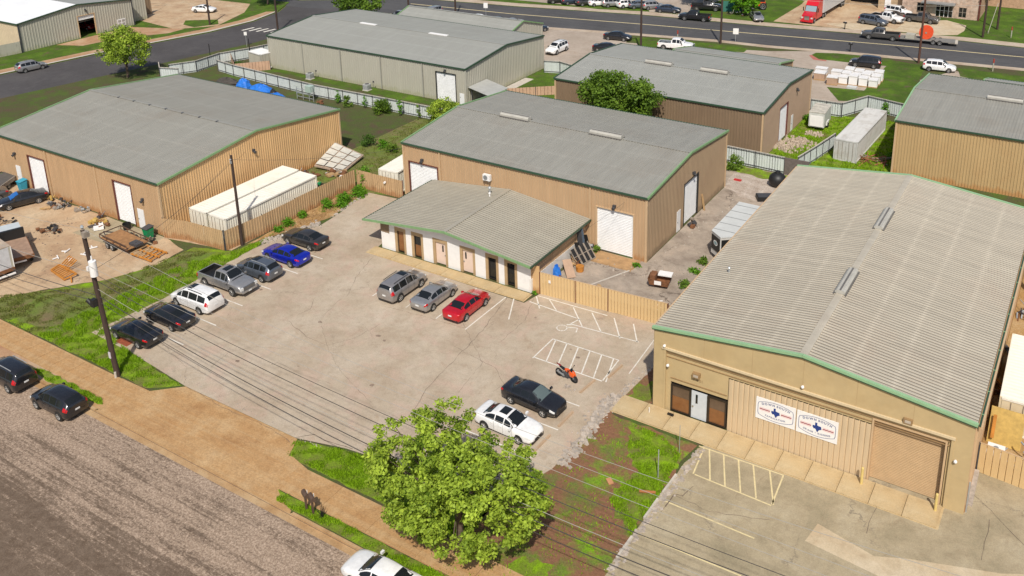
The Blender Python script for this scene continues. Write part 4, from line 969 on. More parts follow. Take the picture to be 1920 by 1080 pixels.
so_ = MB(); ribbed(so_, (X1, Y0), (0, 1), Y1-Y0, 0, lambda s: ZE-.03, (1, 0)); so_.build('side_wall', TAN, RB)
so_ = MB(); ribbed(so_, (X0, Y1), (0, -1), Y1-Y0, 0, lambda s: ZE-.03, (-1, 0)); so_.build('side_wall', TANS, RB)
so_ = MB(); ribbed(so_, (X1, Y1), (-1, 0), X1-X0, 0, lambda s: tz(X1-s)-.03, (0, 1)); so_.build('back_wall', TAN, RB)
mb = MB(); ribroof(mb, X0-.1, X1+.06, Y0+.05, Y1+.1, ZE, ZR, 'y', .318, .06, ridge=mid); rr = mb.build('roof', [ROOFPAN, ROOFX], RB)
mb = MB()
for y in (Y0-.02, Y1+.12): mb.bar((X0-.12, y, ZE+.03), (mid, y, ZR+.04), .22, .2); mb.bar((mid, y, ZR+.04), (X1+.1, y, ZE+.03), .22, .2)
mb.build('rake_trim', GREENP, rr)
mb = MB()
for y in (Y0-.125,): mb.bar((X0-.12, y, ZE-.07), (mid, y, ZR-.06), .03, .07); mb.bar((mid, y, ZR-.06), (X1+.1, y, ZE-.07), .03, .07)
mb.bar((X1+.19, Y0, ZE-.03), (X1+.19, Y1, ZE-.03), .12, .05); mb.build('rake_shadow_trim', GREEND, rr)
mb = MB(); mb.bar((X1+.3, Y0-.02, ZE-.06), (X1+.3, Y1, ZE-.06), .10, .16); mb.bar((X0-.16, Y0, ZE-.05), (X0-.16, Y1, ZE-.05), .1, .14); mb.build('gutter', TRIMTAN, rr)
for k in range(13):
    y = Y0+1.2+k*2.5
    mb = MB(); mb.box(X1+.1, X1+.33, y, y+.03, ZE+.0, ZE+.03); mb.build('gutter_strap', GREENP, rr)
mb = MB(); mb.bar((mid, Y0+.1, ZR+.062), (mid, Y1, ZR+.062), .5, .05); mb.build('ridge_cap', ROOFX, rr)
ridgevent(rr, (mid, 59.5, ZR), (mid, 63.2, ZR), .72, .34); ridgevent(rr, (mid, 71.0, ZR), (mid, 74.9, ZR), .72, .34)
mb = MB(); mb.tube((-21.3, 60.2, 6.4), (-21.3, 60.2, 6.95), .07, .07, 8); mb.tube((-21.3, 60.2, 6.95), (-21.3, 60.2, 7.02), .12, .07, 8); mb.build('roof_flue', GALV, rr)
mb = MB(); mb.box(X1+.02, X1+.14, Y0+.3, Y0+.42, 0, 6.1); mb.build('downspout', TRIMTAN, RB)

# --- printed boards and street number
def glyphs(text, size, m, name, parent, place, bold=.012):
    """each letter is set on its own base line: place(i, n, cx) -> (x, z, angle)"""
    cu = bpy.data.curves.new('lettering', 'FONT'); cu.size = size; cu.offset = bold
    to = bpy.data.objects.new('lettering', cu); C.objects.link(to)
    widths = []; mb = MB(); meshes = []
    for ch in text:
        if ch == ' ': widths.append(size*.38); meshes.append(None); continue
        cu.body = ch
        dg = bpy.context.evaluated_depsgraph_get(); dg.update(); me = to.evaluated_get(dg).to_mesh()
        vs = [tuple(v.co) for v in me.vertices]; fs = [tuple(p.vertices) for p in me.polygons]
        xs = [v[0] for v in vs] or [0]; widths.append(max(xs)-min(xs)+size*.14); meshes.append((vs, fs, min(xs), max(xs)))
        to.evaluated_get(dg).to_mesh_clear()
    bpy.data.objects.remove(to)
    total = sum(widths); c = -total/2
    for wd, g_ in zip(widths, meshes):
        if g_:
            vs, fs, xa, xb = g_; X, Z, ang, Yp = place(c+wd/2)
            ca, sa = math.cos(ang), math.sin(ang)
            mb.add([(X+(v[0]-(xa+xb)/2)*ca-v[1]*sa, Yp, Z+(v[0]-(xa+xb)/2)*sa+v[1]*ca) for v in vs], fs)
        c += wd
    return mb.build(name, m, parent)
TEXAS = [(-.42, .12), (-.20, .12), (-.20, .50), (.02, .50), (.02, .22), (.18, .17), (.42, .16), (.45, -.02), (.48, -.16), (.28, -.26), (.14, -.42), (.12, -.58), (.0, -.52), (-.10, -.30), (-.20, -.22), (-.30, -.28), (-.45, -.05)]
def board(xc, zc, bottom, label):
    t = thing('company_sign', label, 'sign', (xc, Y0+.04, zc), 0, 'company boards on the ribbed wall')
    mb = MB(); mb.box(-1.30, 1.30, -.02, .015, -.80, .80); mb.build('panel', WHITEP, t)
    yy = -.026
    out = [] ; N_ = 12
    for i in range(N_+1): u = -1+2*i/N_; out.append((1.13*u, .46+.24*(1-u*u)))
    out += [(1.18, .3), (1.18, -.3)]
    for i in range(N_+1): u = 1-2*i/N_; out.append((1.13*u, -.46-.24*(1-u*u)))
    out += [(-1.18, -.3), (-1.18, .3)]
    mb = MB(); k = len(out)
    inn = [(x*.965, z*.945) for x, z in out]
    mb.add([(x, yy, z) for x, z in out]+[(x, yy, z) for x, z in inn], [(i, k+i, k+(i+1) % k, (i+1) % k) for i in range(k)]); mb.build('badge_outline', GREYP, t)
    mb = MB(); P = [Vector((x*.62, z*.62, 0)) for x, z in TEXAS]
    for tr in tessellate_polygon([P]): mb.add([(P[i].x, yy-.002, P[i].y) for i in tr], [(0, 1, 2)])
    mb.build('state_emblem', NAVY, t)
    mb = MB()
    for sx in (-1, 1):
        a, b = (.36, 1.05); mb.quad((sx*a, yy, -.05), (sx*b, yy, -.05), (sx*b, yy, .02), (sx*a, yy, .02))
    mb.build('red_stripe', REDP, t)
    mb = MB()
    for sx in (-1, 1):
        for z in (-.12, .065): mb.quad((sx*.36, yy, z), (sx*1.05, yy, z), (sx*1.05, yy, z+.028), (sx*.36, yy, z+.028))
    mb.build('thin_stripe', PINKP, t)
    glyphs('DOWN SOUTH', .215, GREYP, 'lettering', t, lambda c: (c, .30+.16*(1-(c/1.0)**2)-.03, -.30*c, yy-.001))
    glyphs(bottom, .165, GREYP, 'lettering', t, lambda c: (c, -.40-.14*(1-(c/1.0)**2)+.03, .26*c, yy-.001), .008)
board(-14.48, 2.70, 'FABRICATION', 'white company board with blue state emblem lettered FABRICATION, beside the entrance')
board(-11.80, 2.68, 'CRANE & RIGGING', 'white company board with blue state emblem lettered CRANE & RIGGING, nearer the roll door')
glyphs('7401', .30, BROWN, 'house_number', RB, lambda c: (-19.9+c*1.15, 3.05, 0, Y0+.112), .006)

# bollards in front of the right building roll door
def bollard(x, y, label):
    mb = MB(); mb.tube((0, 0, 0), (0, 0, 1.15), .085, .085, 12); mb.ball((0, 0, 1.15), .085, 12, 4)
    o = mb.build('bollard', mat('yellow_bollard_paint', (.66, .50, .18), .6), smooth=True); o.location = (x, y, .12)
    tag(o, label, 'bollard', 'yellow bollards flanking the roll door')
bollard(-8.72, 50.45, 'yellow bollard at the left side of the tan roll door'); bollard(-4.42, 50.4, 'yellow bollard at the right side of the tan roll door')

# --- cream building
crm, croof = gable_shed('metal_shed', 'long cream metal building with dark green gutter behind the white fence', -111.0, -72.9, 97.4, 117.5, 5.2, 6.2, 'x', CREAM, (ROOFFAR, ROOFFAR), None, gutter=GREEND, trim=GREEND,
    fo=((33.0, 36.4, 4.1),), downs=(-103.6, -95.8, -88.0, -80.3), period=.42)
rolldoor(crm, (-111.0, 97.4), (1, 0), (0, -1), 33.0, 36.4, 4.1, WHITEDOOR, jamb=BLACK)
mandoor(crm, (-111.0, 97.4), (1, 0), (0, -1), 37.0, 37.75, 1.6)
walllight(crm, (-111.0, 97.4), (1, 0), (0, -1), 34.7, 4.55)
for a, b in (((-100.6, 107.4), (-97.4, 107.4)), ((-86.8, 107.4), (-83.4, 107.4))):
    mb = MB(); mb.box(a[0], b[0], 107.1, 107.7, 6.22, 6.32); mb.build('roof_light', WHITEP, croof)
off, offr = gable_shed('office_annex', 'pale low roofed annex behind the cream building by the far road', -104, -80.5, 117.7, 129.5, 3.6, 5.3, 'x', CREAM, (ROOFFAR, ROOFFAR), None, period=.5)
# lean-to cover at the cream building
t = thing('lean_to_cover', 'small lean-to cover with translucent sheet at the corner of the cream building', 'canopy', (0, 0, 0))
for x, y in ((-72.3, 97.9), (-72.3, 101.6), (-68.4, 96.6), (-68.3, 100.2)):
    mb = MB(); mb.box(x-.06, x+.06, y-.06, y+.06, 0, 2.35); mb.build('post', DSTEEL, t)
mb = MB(); mb.add([(-72.8, 97.7, 2.5), (-68.2, 96.3, 2.3), (-68.1, 100.5, 2.3), (-72.7, 102, 2.5), (-72.8, 97.7, 2.56), (-68.2, 96.3, 2.36), (-68.1, 100.5, 2.36), (-72.7, 102, 2.56)], [(3, 2, 1, 0), (4, 5, 6, 7), (0, 1, 5, 4), (1, 2, 6, 5), (2, 3, 7, 6), (3, 0, 4, 7)]); mb.build('roof_sheet', mat('pale_sheet', (.42, .42, .39), .4, .1), t)
condenser('grey condenser unit on the lawn nearer the left end of the cream building', -101.0, 95.9)
condenser('grey condenser unit on the lawn near the middle of the cream building', -89.6, 95.9)

# --- brown building
brn, broof = gable_shed('metal_shed', 'brown metal shed with pale grey roof behind the round green tree', -58.9, -31.5, 97.8, 116.6, 5.9, 6.75, 'x', TAND, (ROOFFAR, ROOFFAR), mat('brown_side_sheet', (.33, .235, .165), .6, .06, 1), gutter=GREEND, trim=GREEND, so=((6.1, 9.3, 4.4),), period=.36)
rolldoor(brn, (-31.5, 97.8), (0, 1), (1, 0), 6.1, 9.3, 4.4, WHITEDOOR, jamb=DARKRED)
mandoor(brn, (-31.5, 97.8), (0, 1), (1, 0), 10.9, 11.7, 2.1, WHITEDOOR)
walllight(brn, (-31.5, 97.8), (0, 1), (1, 0), 12.4, 5.2)
ridgevent(broof, (-50.6, 107.2, 6.76), (-46.9, 107.2, 6.76)); ridgevent(broof, (-42.9, 107.2, 6.76), (-39.3, 107.2, 6.76))
off, offr = gable_shed('office_annex', 'pale low roofed annex behind the brown shed', -53.2, -37.6, 116.8, 128.6, 3.3, 4.4, 'x', TAND, (ROOFFAR, ROOFFAR), None, period=.5)

# --- far right shed
far, froof = gable_shed('metal_shed', 'yellow tan metal shed at the right edge behind the grey ribbed roof', -17.75, 12, 101.2, 120.6, 6.3, 7.2, 'x', TANQ, (ROOF, ROOF), None, trim=GREENP, period=.305)
ridgevent(froof, (-10.1, 110.9, 7.21), (-6.5, 110.9, 7.21))
off, offr = gable_shed('office_annex', 'pale low roofed annex at the right edge behind the yellow tan shed', -12, 8, 120.8, 131.5, 3.6, 4.9, 'x', TANY, (ROOFFAR, ROOFFAR), None, period=.5)

# --- top left cream workshop, gable towards the side road
TL = thing('workshop', 'cream workshop at top left with white roof and open roll door showing a red vehicle', 'building', (0, 0, 0))
TX, TYa, TYb, TYm = -155.7, 83.2, 105.0, 94.2
tl = lambda s: (4.95+(6.1-4.95)*(s/(TYm-TYa)) if s < TYm-TYa else 6.1-(6.1-4.95)*((s-(TYm-TYa))/(TYb-TYm)))
mb = MB(); ribbed(mb, (TX, TYa), (0, 1), TYb-TYa, 0, tl, (1, 0), .5, .05, ((10.75, 14.05, 3.9),)); mb.build('front_wall', CREAM, TL)
mb = MB(); ribbed(mb, (TX-34, TYa), (1, 0), 34, 0, lambda s: 4.95, (0, -1), .5, .05); mb.build('side_wall', mat('warm_cream_sheet', (.60, .48, .33), .6, .06, 1), TL)
mb = MB(); ribbed(mb, (TX, TYb), (-1, 0), 34, 0, lambda s: 4.95, (0, 1), .5, .05); mb.build('side_wall', CREAM, TL)
mb = MB(); mb.add([(TX+.15, TYa-.15, 4.98), (TX+.15, TYm, 6.13), (TX-22, TYm, 6.13), (TX-22, TYa-.15, 4.98)], [(0, 1, 2, 3)]); rf = mb.build('roof', ROOFWHITE, TL)
mb = MB(); mb.add([(TX-22, TYa-.15, 4.98), (TX-22, TYm, 6.13), (TX-60, TYm, 6.13), (TX-60, TYa-.15, 4.98)], [(0, 1, 2, 3)]); mb.build('roof', ROOFFAR, TL)
mb = MB(); mb.add([(TX+.15, TYm, 6.13), (TX+.15, TYb+.15, 4.98), (TX-60, TYb+.15, 4.98), (TX-60, TYm, 6.13)], [(0, 1, 2, 3)]); mb.build('roof', ROOFFAR, TL)
mb = MB(); mb.bar((TX+.2, TYa-.2, 4.93), (TX+.2, TYm, 6.1), .15, .2); mb.bar((TX+.2, TYm, 6.1), (TX+.2, TYb+.2, 4.93), .15, .2); mb.bar((TX+.2, TYa-.2, 4.93), (TX-34, TYa-.2, 4.93), .15, .2); mb.build('rake_trim', GREEND, rf)
for y, z1 in ((TYa+.05, 4.9), (TYb-.05, 4.9)):
    mb = MB(); mb.box(TX+.06, TX+.2, y-.1, y+.1, 0, z1); mb.build('downspout', DSTEEL, TL)
rolldoor(TL, (TX, TYa), (0, 1), (1, 0), 10.75, 14.05, 3.9, WHITEDOOR, open_to=3.2, inset=.15)
mb = MB(); mb.box(TX-9, TX-8.9, TYa+5, TYb-4, 0, 4.4); mb.box(TX-9, TX-.2, TYa+8, TYa+8.1, 0, 4.4); mb.box(TX-9, TX-.2, TYa+17, TYa+17.1, 0, 4.4); mb.box(TX-9, TX-.2, TYa+8, TYa+17, 4.4, 4.5); mb.build('interior_wall', mat('dark_interior', (.03, .03, .03), .9), TL)
for k in range(3): mb = MB(); mb.bar((TX-2-k*2, TYa+8.2, 2.4+k*.5), (TX-2-k*2, TYa+17, 2.4+k*.5), .15, .15); mb.build('door_rail', STEEL, TL)
walllight(TL, (TX, TYa), (0, 1), (1, 0), 12.4, 4.9)
mb = MB(); plane_quad(mb, (TX, TYa), (0, 1), (1, 0), 18.3, 20.0, .45, 1.75, .12); b_ = mb.build('notice_panel', WHITEP, TL)
for i in range(2):
    for j in range(2): mb = MB(); plane_quad(mb, (TX, TYa), (0, 1), (1, 0), 18.45+i*.8, 19.05+i*.8, .55+j*.6, 1.0+j*.6, .135); mb.build('notice', mat('grey_notice', (.35, .33, .30), .8), b_)
annex = thing('annex', 'tan annex behind the cream workshop at the top left', 'building')
mb = MB(); ribbed(mb, (-158, 105.3), (0, 1), 4.2, 0, lambda s: 4.4, (1, 0), .5, .05); ribbed(mb, (-158, 109.5), (-1, 0), 20, 0, lambda s: 4.4, (0, 1), .5, .05); mb.build('wall', CREAM, annex)
mb = MB(); mb.box(-190, -157.9, 105.2, 109.6, 4.41, 4.5); mb.build('roof', ROOFFAR, annex)
mb = MB(); ribbed(mb, (-161, 109.6), (0, 1), 3.2, 0, lambda s: 4.0, (1, 0), .5, .05); mb.build('wall', TAND, annex)

# --- brick building top right: courses are far too small to tell apart here
BR = thing('brick_building', 'pale mottled brick building at the top right with glazed entrance and small canopy', 'building')
cuts = [(-30.2, -28.9, .75, 2.35), (-26.9, -24.0, .05, 2.35), (-23.0, -21.7, .3, 2.1)]
mb = MB(); xs = sorted({-32.8, -19.6}|{c for q in cuts for c in q[:2]})
for a, b in zip(xs, xs[1:]):
    h = [q for q in cuts if q[0] <= (a+b)/2 <= q[1]]
    if h: mb.box(a, b, 180, 180.3, 0, h[0][2]); mb.box(a, b, 180, 180.3, h[0][3], 6.2)
    else: mb.box(a, b, 180, 180.3, 0, 6.2)
mb.build('front_wall', BRICK, BR)
mb = MB(); mb.box(-19.9, -19.6, 180.3, 192, 0, 6.2); mb.box(-32.8, -19.9, 191.7, 192, 0, 6.2); mb.box(-32.8, -32.5, 180.3, 191.7, 0, 6.2); mb.build('side_wall', mat('tan_side_brick', (.48, .30, .19), .9, .2, 2), BR)
mb = MB(); mb.box(-33.2, -19.2, 179.6, 192.4, 6.21, 6.5); mb.build('roof', ROOFFAR, BR)
mb = MB(); mb.box(-19.75, -19.45, 179.85, 180.0, 0, 6.1); mb.build('downspout', DARKRED, BR)
for (a, b, z0, z1) in cuts:
    mb = MB(); mb.box(a, b, 180.14, 180.18, z0, z1); wn = mb.build('window', GLASS, BR)
    mb = MB(); n = 4 if b-a > 2 else 2
    for i in range(n+1): x = a+(b-a)*i/n; mb.box(x-.05, x+.05, 180.05, 180.14, z0, z1)
    mb.box(a, b, 180.06, 180.13, z1-.08, z1); mb.box(a, b, 180.06, 180.13, (z0+z1)/2-.03, (z0+z1)/2+.03); mb.build('frame', WHITEP if n > 2 else GREYWOOD, wn)
mb = MB(); mb.box(-29.3, -23.6, 178.5, 180, 2.55, 2.8); mb.build('canopy', STEEL, BR)
garage = thing('garage_block', 'tan garage block with dark open bays left of the brick building at the top', 'building')
for a, b in ((-52, -51), (-44.5, -43.5), (-37.5, -33.0)):
    mb = MB(); mb.box(a, b, 182, 190, 0, 5.5); mb.build('pier', mat('tan_garage_brick', (.46, .34, .21), .9, .15, 2), garage)
mb = MB(); mb.box(-51, -37.5, 186, 186.2, 0, 5); mb.build('back_wall', mat('dark_interior', (.03, .03, .03), .9), garage)
mb = MB(); mb.box(-36.3, -35.2, 181.9, 182, 0, 2.1); mb.build('door', WHITEDOOR, garage)
mb = MB(); mb.box(-52.3, -32.9, 181.7, 190.2, 5.5, 5.8); mb.build('roof', ROOFFAR, garage)
hb = thing('brick_house', 'brick house at the top right corner beyond the lawn', 'building')
mb = MB(); mb.box(-21, -13.5, 193.5, 203, 0, 5); mb.build('wall', mat('tan_side_brick', (.48, .30, .19), .9, .2, 2), hb)
mb = MB(); mb.box(-21.4, -13.1, 193.1, 203.4, 5, 5.3); mb.build('roof', ROOFFAR, hb)

# ================================================================== VEHICLES
# stations: x, half width, sill z, belt z, top z, half width of the top
ST = {
'sedan': (2.40, [(-2.40, .66, .42, .80, .84, .50), (-2.30, .84, .30, .96, .99, .64), (-2.05, .90, .24, 1.01, 1.05, .70), (-1.62, .92, .21, 1.01, 1.09, .72), (-1.0, .925, .20, 1.00, 1.37, .60), (-.35, .925, .20, .99, 1.455, .585), (.25, .925, .20, .97, 1.43, .585), (.62, .925, .20, .96, 1.30, .63), (1.12, .92, .20, .94, 1.02, .73), (1.75, .90, .21, .86, .92, .70), (2.15, .85, .24, .74, .80, .64), (2.33, .76, .30, .64, .70, .56), (2.42, .60, .40, .56, .60, .46)],
          dict(r=.33, wb=2.78, rear=(-1.66, -1.0), front=(.27, 1.12), side=[(-1.35, -.62), (-.54, .12), (.20, .92)])),
'fastback': (2.45, [(-2.45, .66, .42, .82, .86, .50), (-2.33, .85, .30, 1.00, 1.03, .66), (-2.10, .91, .24, 1.03, 1.08, .71), (-1.75, .925, .21, 1.02, 1.12, .72), (-1.05, .93, .20, 1.00, 1.36, .60), (-.40, .93, .20, .98, 1.45, .58), (.22, .93, .20, .97, 1.42, .58), (.60, .93, .20, .95, 1.28, .63), (1.08, .925, .20, .93, 1.02, .73), (1.75, .91, .21, .88, .93, .71), (2.18, .87, .24, .78, .83, .66), (2.38, .78, .30, .68, .72, .58), (2.46, .62, .40, .58, .62, .48)],
          dict(r=.35, wb=2.9, rear=(-1.85, -1.08), front=(.24, 1.08), side=[(-1.45, -.66), (-.56, .16), (.24, .88)])),
'suv': (2.38, [(-2.38, .76, .45, .95, 1.10, .60), (-2.32, .86, .34, 1.08, 1.40, .60), (-2.15, .92, .27, 1.10, 1.62, .61), (-1.9, .935, .24, 1.10, 1.70, .62), (-1.0, .94, .23, 1.08, 1.75, .63), (-.1, .94, .23, 1.05, 1.75, .63), (.45, .94, .23, 1.03, 1.70, .63), (.78, .94, .23, 1.02, 1.54, .66), (1.25, .935, .23, 1.01, 1.12, .76), (1.85, .92, .25, .96, 1.02, .74), (2.2, .86, .30, .84, .90, .68), (2.36, .76, .38, .72, .78, .60), (2.42, .62, .46, .62, .68, .50)],
        dict(r=.37, wb=2.78, rear=(-2.33, -2.1), front=(.47, 1.25), side=[(-2.0, -1.25), (-1.17, -.36), (-.28, .45), (.53, 1.05)])),
'crossover': (2.25, [(-2.25, .74, .42, .92, 1.02, .56), (-2.17, .86, .32, 1.04, 1.22, .60), (-1.95, .91, .25, 1.07, 1.42, .60), (-1.6, .92, .22, 1.06, 1.58, .60), (-.9, .925, .21, 1.03, 1.64, .60), (-.1, .925, .21, 1.01, 1.64, .60), (.38, .925, .21, 1.00, 1.58, .60), (.72, .925, .21, .99, 1.42, .64), (1.15, .92, .21, .97, 1.07, .73), (1.7, .90, .24, .90, .96, .71), (2.08, .84, .28, .78, .84, .64), (2.22, .74, .36, .67, .72, .56), (2.28, .6, .44, .58, .62, .46)],
        dict(r=.35, wb=2.65, rear=(-2.16, -1.72), front=(.40, 1.15), side=[(-1.75, -1.1), (-1.02, -.32), (-.24, .40), (.48, .98)])),
'minivan': (2.58, [(-2.58, .78, .42, .95, 1.08, .62), (-2.52, .90, .32, 1.08, 1.40, .64), (-2.3, .96, .25, 1.12, 1.66, .66), (-2.0, .985, .22, 1.12, 1.73, .67), (-1.0, .99, .20, 1.08, 1.77, .67), (.1, .99, .20, 1.04, 1.75, .66), (.6, .99, .20, 1.02, 1.68, .66), (1.0, .985, .20, 1.00, 1.48, .68), (1.6, .97, .21, .97, 1.08, .76), (2.1, .94, .24, .86, .92, .74), (2.4, .86, .30, .74, .80, .66), (2.54, .74, .38, .64, .70, .56), (2.6, .6, .44, .56, .60, .46)],
        dict(r=.35, wb=3.0, rear=(-2.54, -2.24), front=(.62, 1.6), side=[(-2.2, -1.3), (-1.22, -.15), (-.07, .75), (.83, 1.4)])),
'pickup': (2.92, [(-.72, .97, .42, 1.12, 1.20, .80), (-.66, .985, .36, 1.18, 1.62, .68), (-.5, .99, .34, 1.20, 1.86, .68), (.1, .99, .34, 1.19, 1.92, .68), (.72, .99, .34, 1.18, 1.88, .68), (1.0, .99, .34, 1.17, 1.74, .70), (1.48, .985, .34, 1.16, 1.24, .82), (2.2, .97, .36, 1.12, 1.20, .80), (2.62, .94, .40, 1.02, 1.10, .76), (2.80, .90, .44, .84, .92, .74), (2.90, .82, .50, .66, .72, .66)],
        dict(r=.41, wb=3.6, rear=(-.655, -.52), front=(.74, 1.48), side=[(-.46, .18), (.27, .78), (.84, 1.25)], cab=-.72)),
}
def interp(st, x):
    n = len(st)
    if x <= st[0][0]: return st[0][1:]
    if x >= st[-1][0]: return st[-1][1:]
    for i in range(n-1):
        if st[i][0] <= x <= st[i+1][0]: break
    x0, x1 = st[i][0], st[i+1][0]; h = x1-x0; t = (x-x0)/h; out = []
    for k in range(1, 6):
        p0, p1 = st[i][k], st[i+1][k]
        m0 = (p1-st[i-1][k])/(x1-st[i-1][0])*h if i > 0 else (p1-p0)
        m1 = (st[i+2][k]-p0)/(st[i+2][0]-x0)*h if i+2 < n else (p1-p0)
        d = p1-p0
        if d == 0: m0 = m1 = 0
        else:
            m0 = d*max(0, min(3, m0/d)); m1 = d*max(0, min(3, m1/d))
        out.append((2*t**3-3*t*t+1)*p0+(t**3-2*t*t+t)*m0+(-2*t**3+3*t*t)*p1+(t**3-t*t)*m1)
    return out
def halfring(s):
    w_, zl, zb, zt, wt = s; k = min(.06, max(.004, (zt-zb)*.4))
    return [(0, zl), (w_*.86, zl), (w_*.975, zl+.10), (w_, zl+(zb-zl)*.35), (w_, zl+(zb-zl)*.62), (w_*.985, zb-.05), (w_*.94, zb), (wt, zt-k), (wt*.86, zt-k*.15), (wt*.45, zt+.012), (0, zt+.018)]
def toppt(s, q):
    h = halfring(s); a = abs(q)
    pts = [(0, h[10]), (.42, h[9]), (.86, h[8]), (1, h[7])]
    for (u0, p0), (u1, p1) in zip(pts, pts[1:]):
        if a <= u1+1e-6:
            t = (a-u0)/(u1-u0); y = p0[0]+(p1[0]-p0[0])*t; z = p0[1]+(p1[1]-p0[1])*t
            return (y if q >= 0 else -y, z)
    return (h[7][0]*(1 if q > 0 else -1), h[7][1])
def patch(fn, nu, nv, off, flip=False):
    mb = MB(); G_ = []
    for i in range(nu+1):
        row = []
        for j in range(nv+1):
            u, v = i/nu, j/nv; e = 1e-3
            p = Vector(fn(u, v)); du = Vector(fn(min(1, u+e), v))-Vector(fn(max(0, u-e), v)); dv = Vector(fn(u, min(1, v+e)))-Vector(fn(u, max(0, v-e)))
            n = du.cross(dv)
            if n.length > 1e-12: n.normalize()
            if flip: n = -n
            row.append(p+n*off)
        G_.append(row)
    vs = [p for r_ in G_ for p in r_]; k = nv+1
    fs = [(i*k+j, (i+1)*k+j, (i+1)*k+j+1, i*k+j+1) for i in range(nu) for j in range(nv)]
    if flip: fs = [f[::-1] for f in fs]
    mb.add(vs, fs); return mb
PAINTS = {}
def paint(name, col, metal=.25, rough=.28):
    if name not in PAINTS:
        m, nt, b = newmat(name)
        b.inputs['Base Color'].default_value = (*col, 1); b.inputs['Metallic'].default_value = metal
        b.inputs['Roughness'].default_value = rough; b.inputs['Coat Weight'].default_value = .8; b.inputs['Coat Roughness'].default_value = .04
        v = coords(nt); n1 = noise(nt, v, 3, 5, .7)
        out = ramp(nt, n1, [(.35, tuple(c*.9 for c in col)), (.65, tuple(min(.85, c*1.05+.004) for c in col))]); nt.links.new(out, b.inputs['Base Color'])
        PAINTS[name] = m
    return PAINTS[name]
WHEEL_ME = {}
def wheel(t, x, y, r, side, far):
    key = (round(r, 2), side, far)
    def mk(name, mb, m, smooth=False):
        o = mb.build(name, m, t, smooth=smooth); return o
    if key not in WHEEL_ME:
        mb = MB(); n = 14 if far else 24; w2 = .11
        prof = [(r*.62, w2), (r*.93, w2), (r, w2*.55), (r, -w2*.7), (r*.93, -w2), (0.02, -w2)]
        vs = []; 
        for a in range(n):
            t_ = 2*math.pi*a/n
            for rr_, yy in prof: vs.append((rr_*math.cos(t_), yy*side, rr_*math.sin(t_)))
        k = len(prof); fs = []
        for a in range(n):
            b = (a+1) % n
            for j in range(k-1):
                f = (a*k+j, b*k+j, b*k+j+1, a*k+j+1); fs.append(f if side < 0 else f[::-1])
        mb.add(vs, fs); o = mk('wheel', mb, RUBBER, True)
        mb = MB(); rr_ = r*.66
        mb.tube((0, .03*side, 0), (0, .05*side, 0), rr_*.98, rr_*.98, 16, 1)
        for s in range(5):
            a = 2*math.pi*s/5; c, q = math.cos(a), math.sin(a)
            mb.bar((0, .085*side, 0), (c*rr_*.95, .1*side, q*rr_*.95), .075, .02, 0)
        for s in range(16):
            a, b = 2*math.pi*s/16, 2*math.pi*(s+1)/16
            mb.quad((rr_*math.cos(a), .112*side, rr_*math.sin(a)), (rr_*math.cos(b), .112*side, rr_*math.sin(b)), (rr_*.84*math.cos(b), .10*side, rr_*.84*math.sin(b)), (rr_*.84*math.cos(a), .10*side, rr_*.84*math.sin(a)))
        mb.tube((0, .06*side, 0), (0, .11*side, 0), .05, .04, 8)
        ri = mb.build('rim', [RIM, BLACK], o)
        WHEEL_ME[key] = (o.data, ri.data); o.location = (x, y, r); return o
    a, b = WHEEL_ME[key]
    o = bpy.data.objects.new('wheel', a); C.objects.link(o); o.parent = t; o.location = (x, y, r)
    ri = bpy.data.objects.new('rim', b); C.objects.link(ri); ri.parent = o
    return o
CARN = {'sedan': 'sedan', 'fastback': 'sedan', 'suv': 'suv', 'crossover': 'crossover', 'minivan': 'minivan', 'pickup': 'pickup_truck'}
CATN = {'sedan': 'car', 'fastback': 'car', 'suv': 'car', 'crossover': 'car', 'minivan': 'minivan', 'pickup': 'pickup truck'}
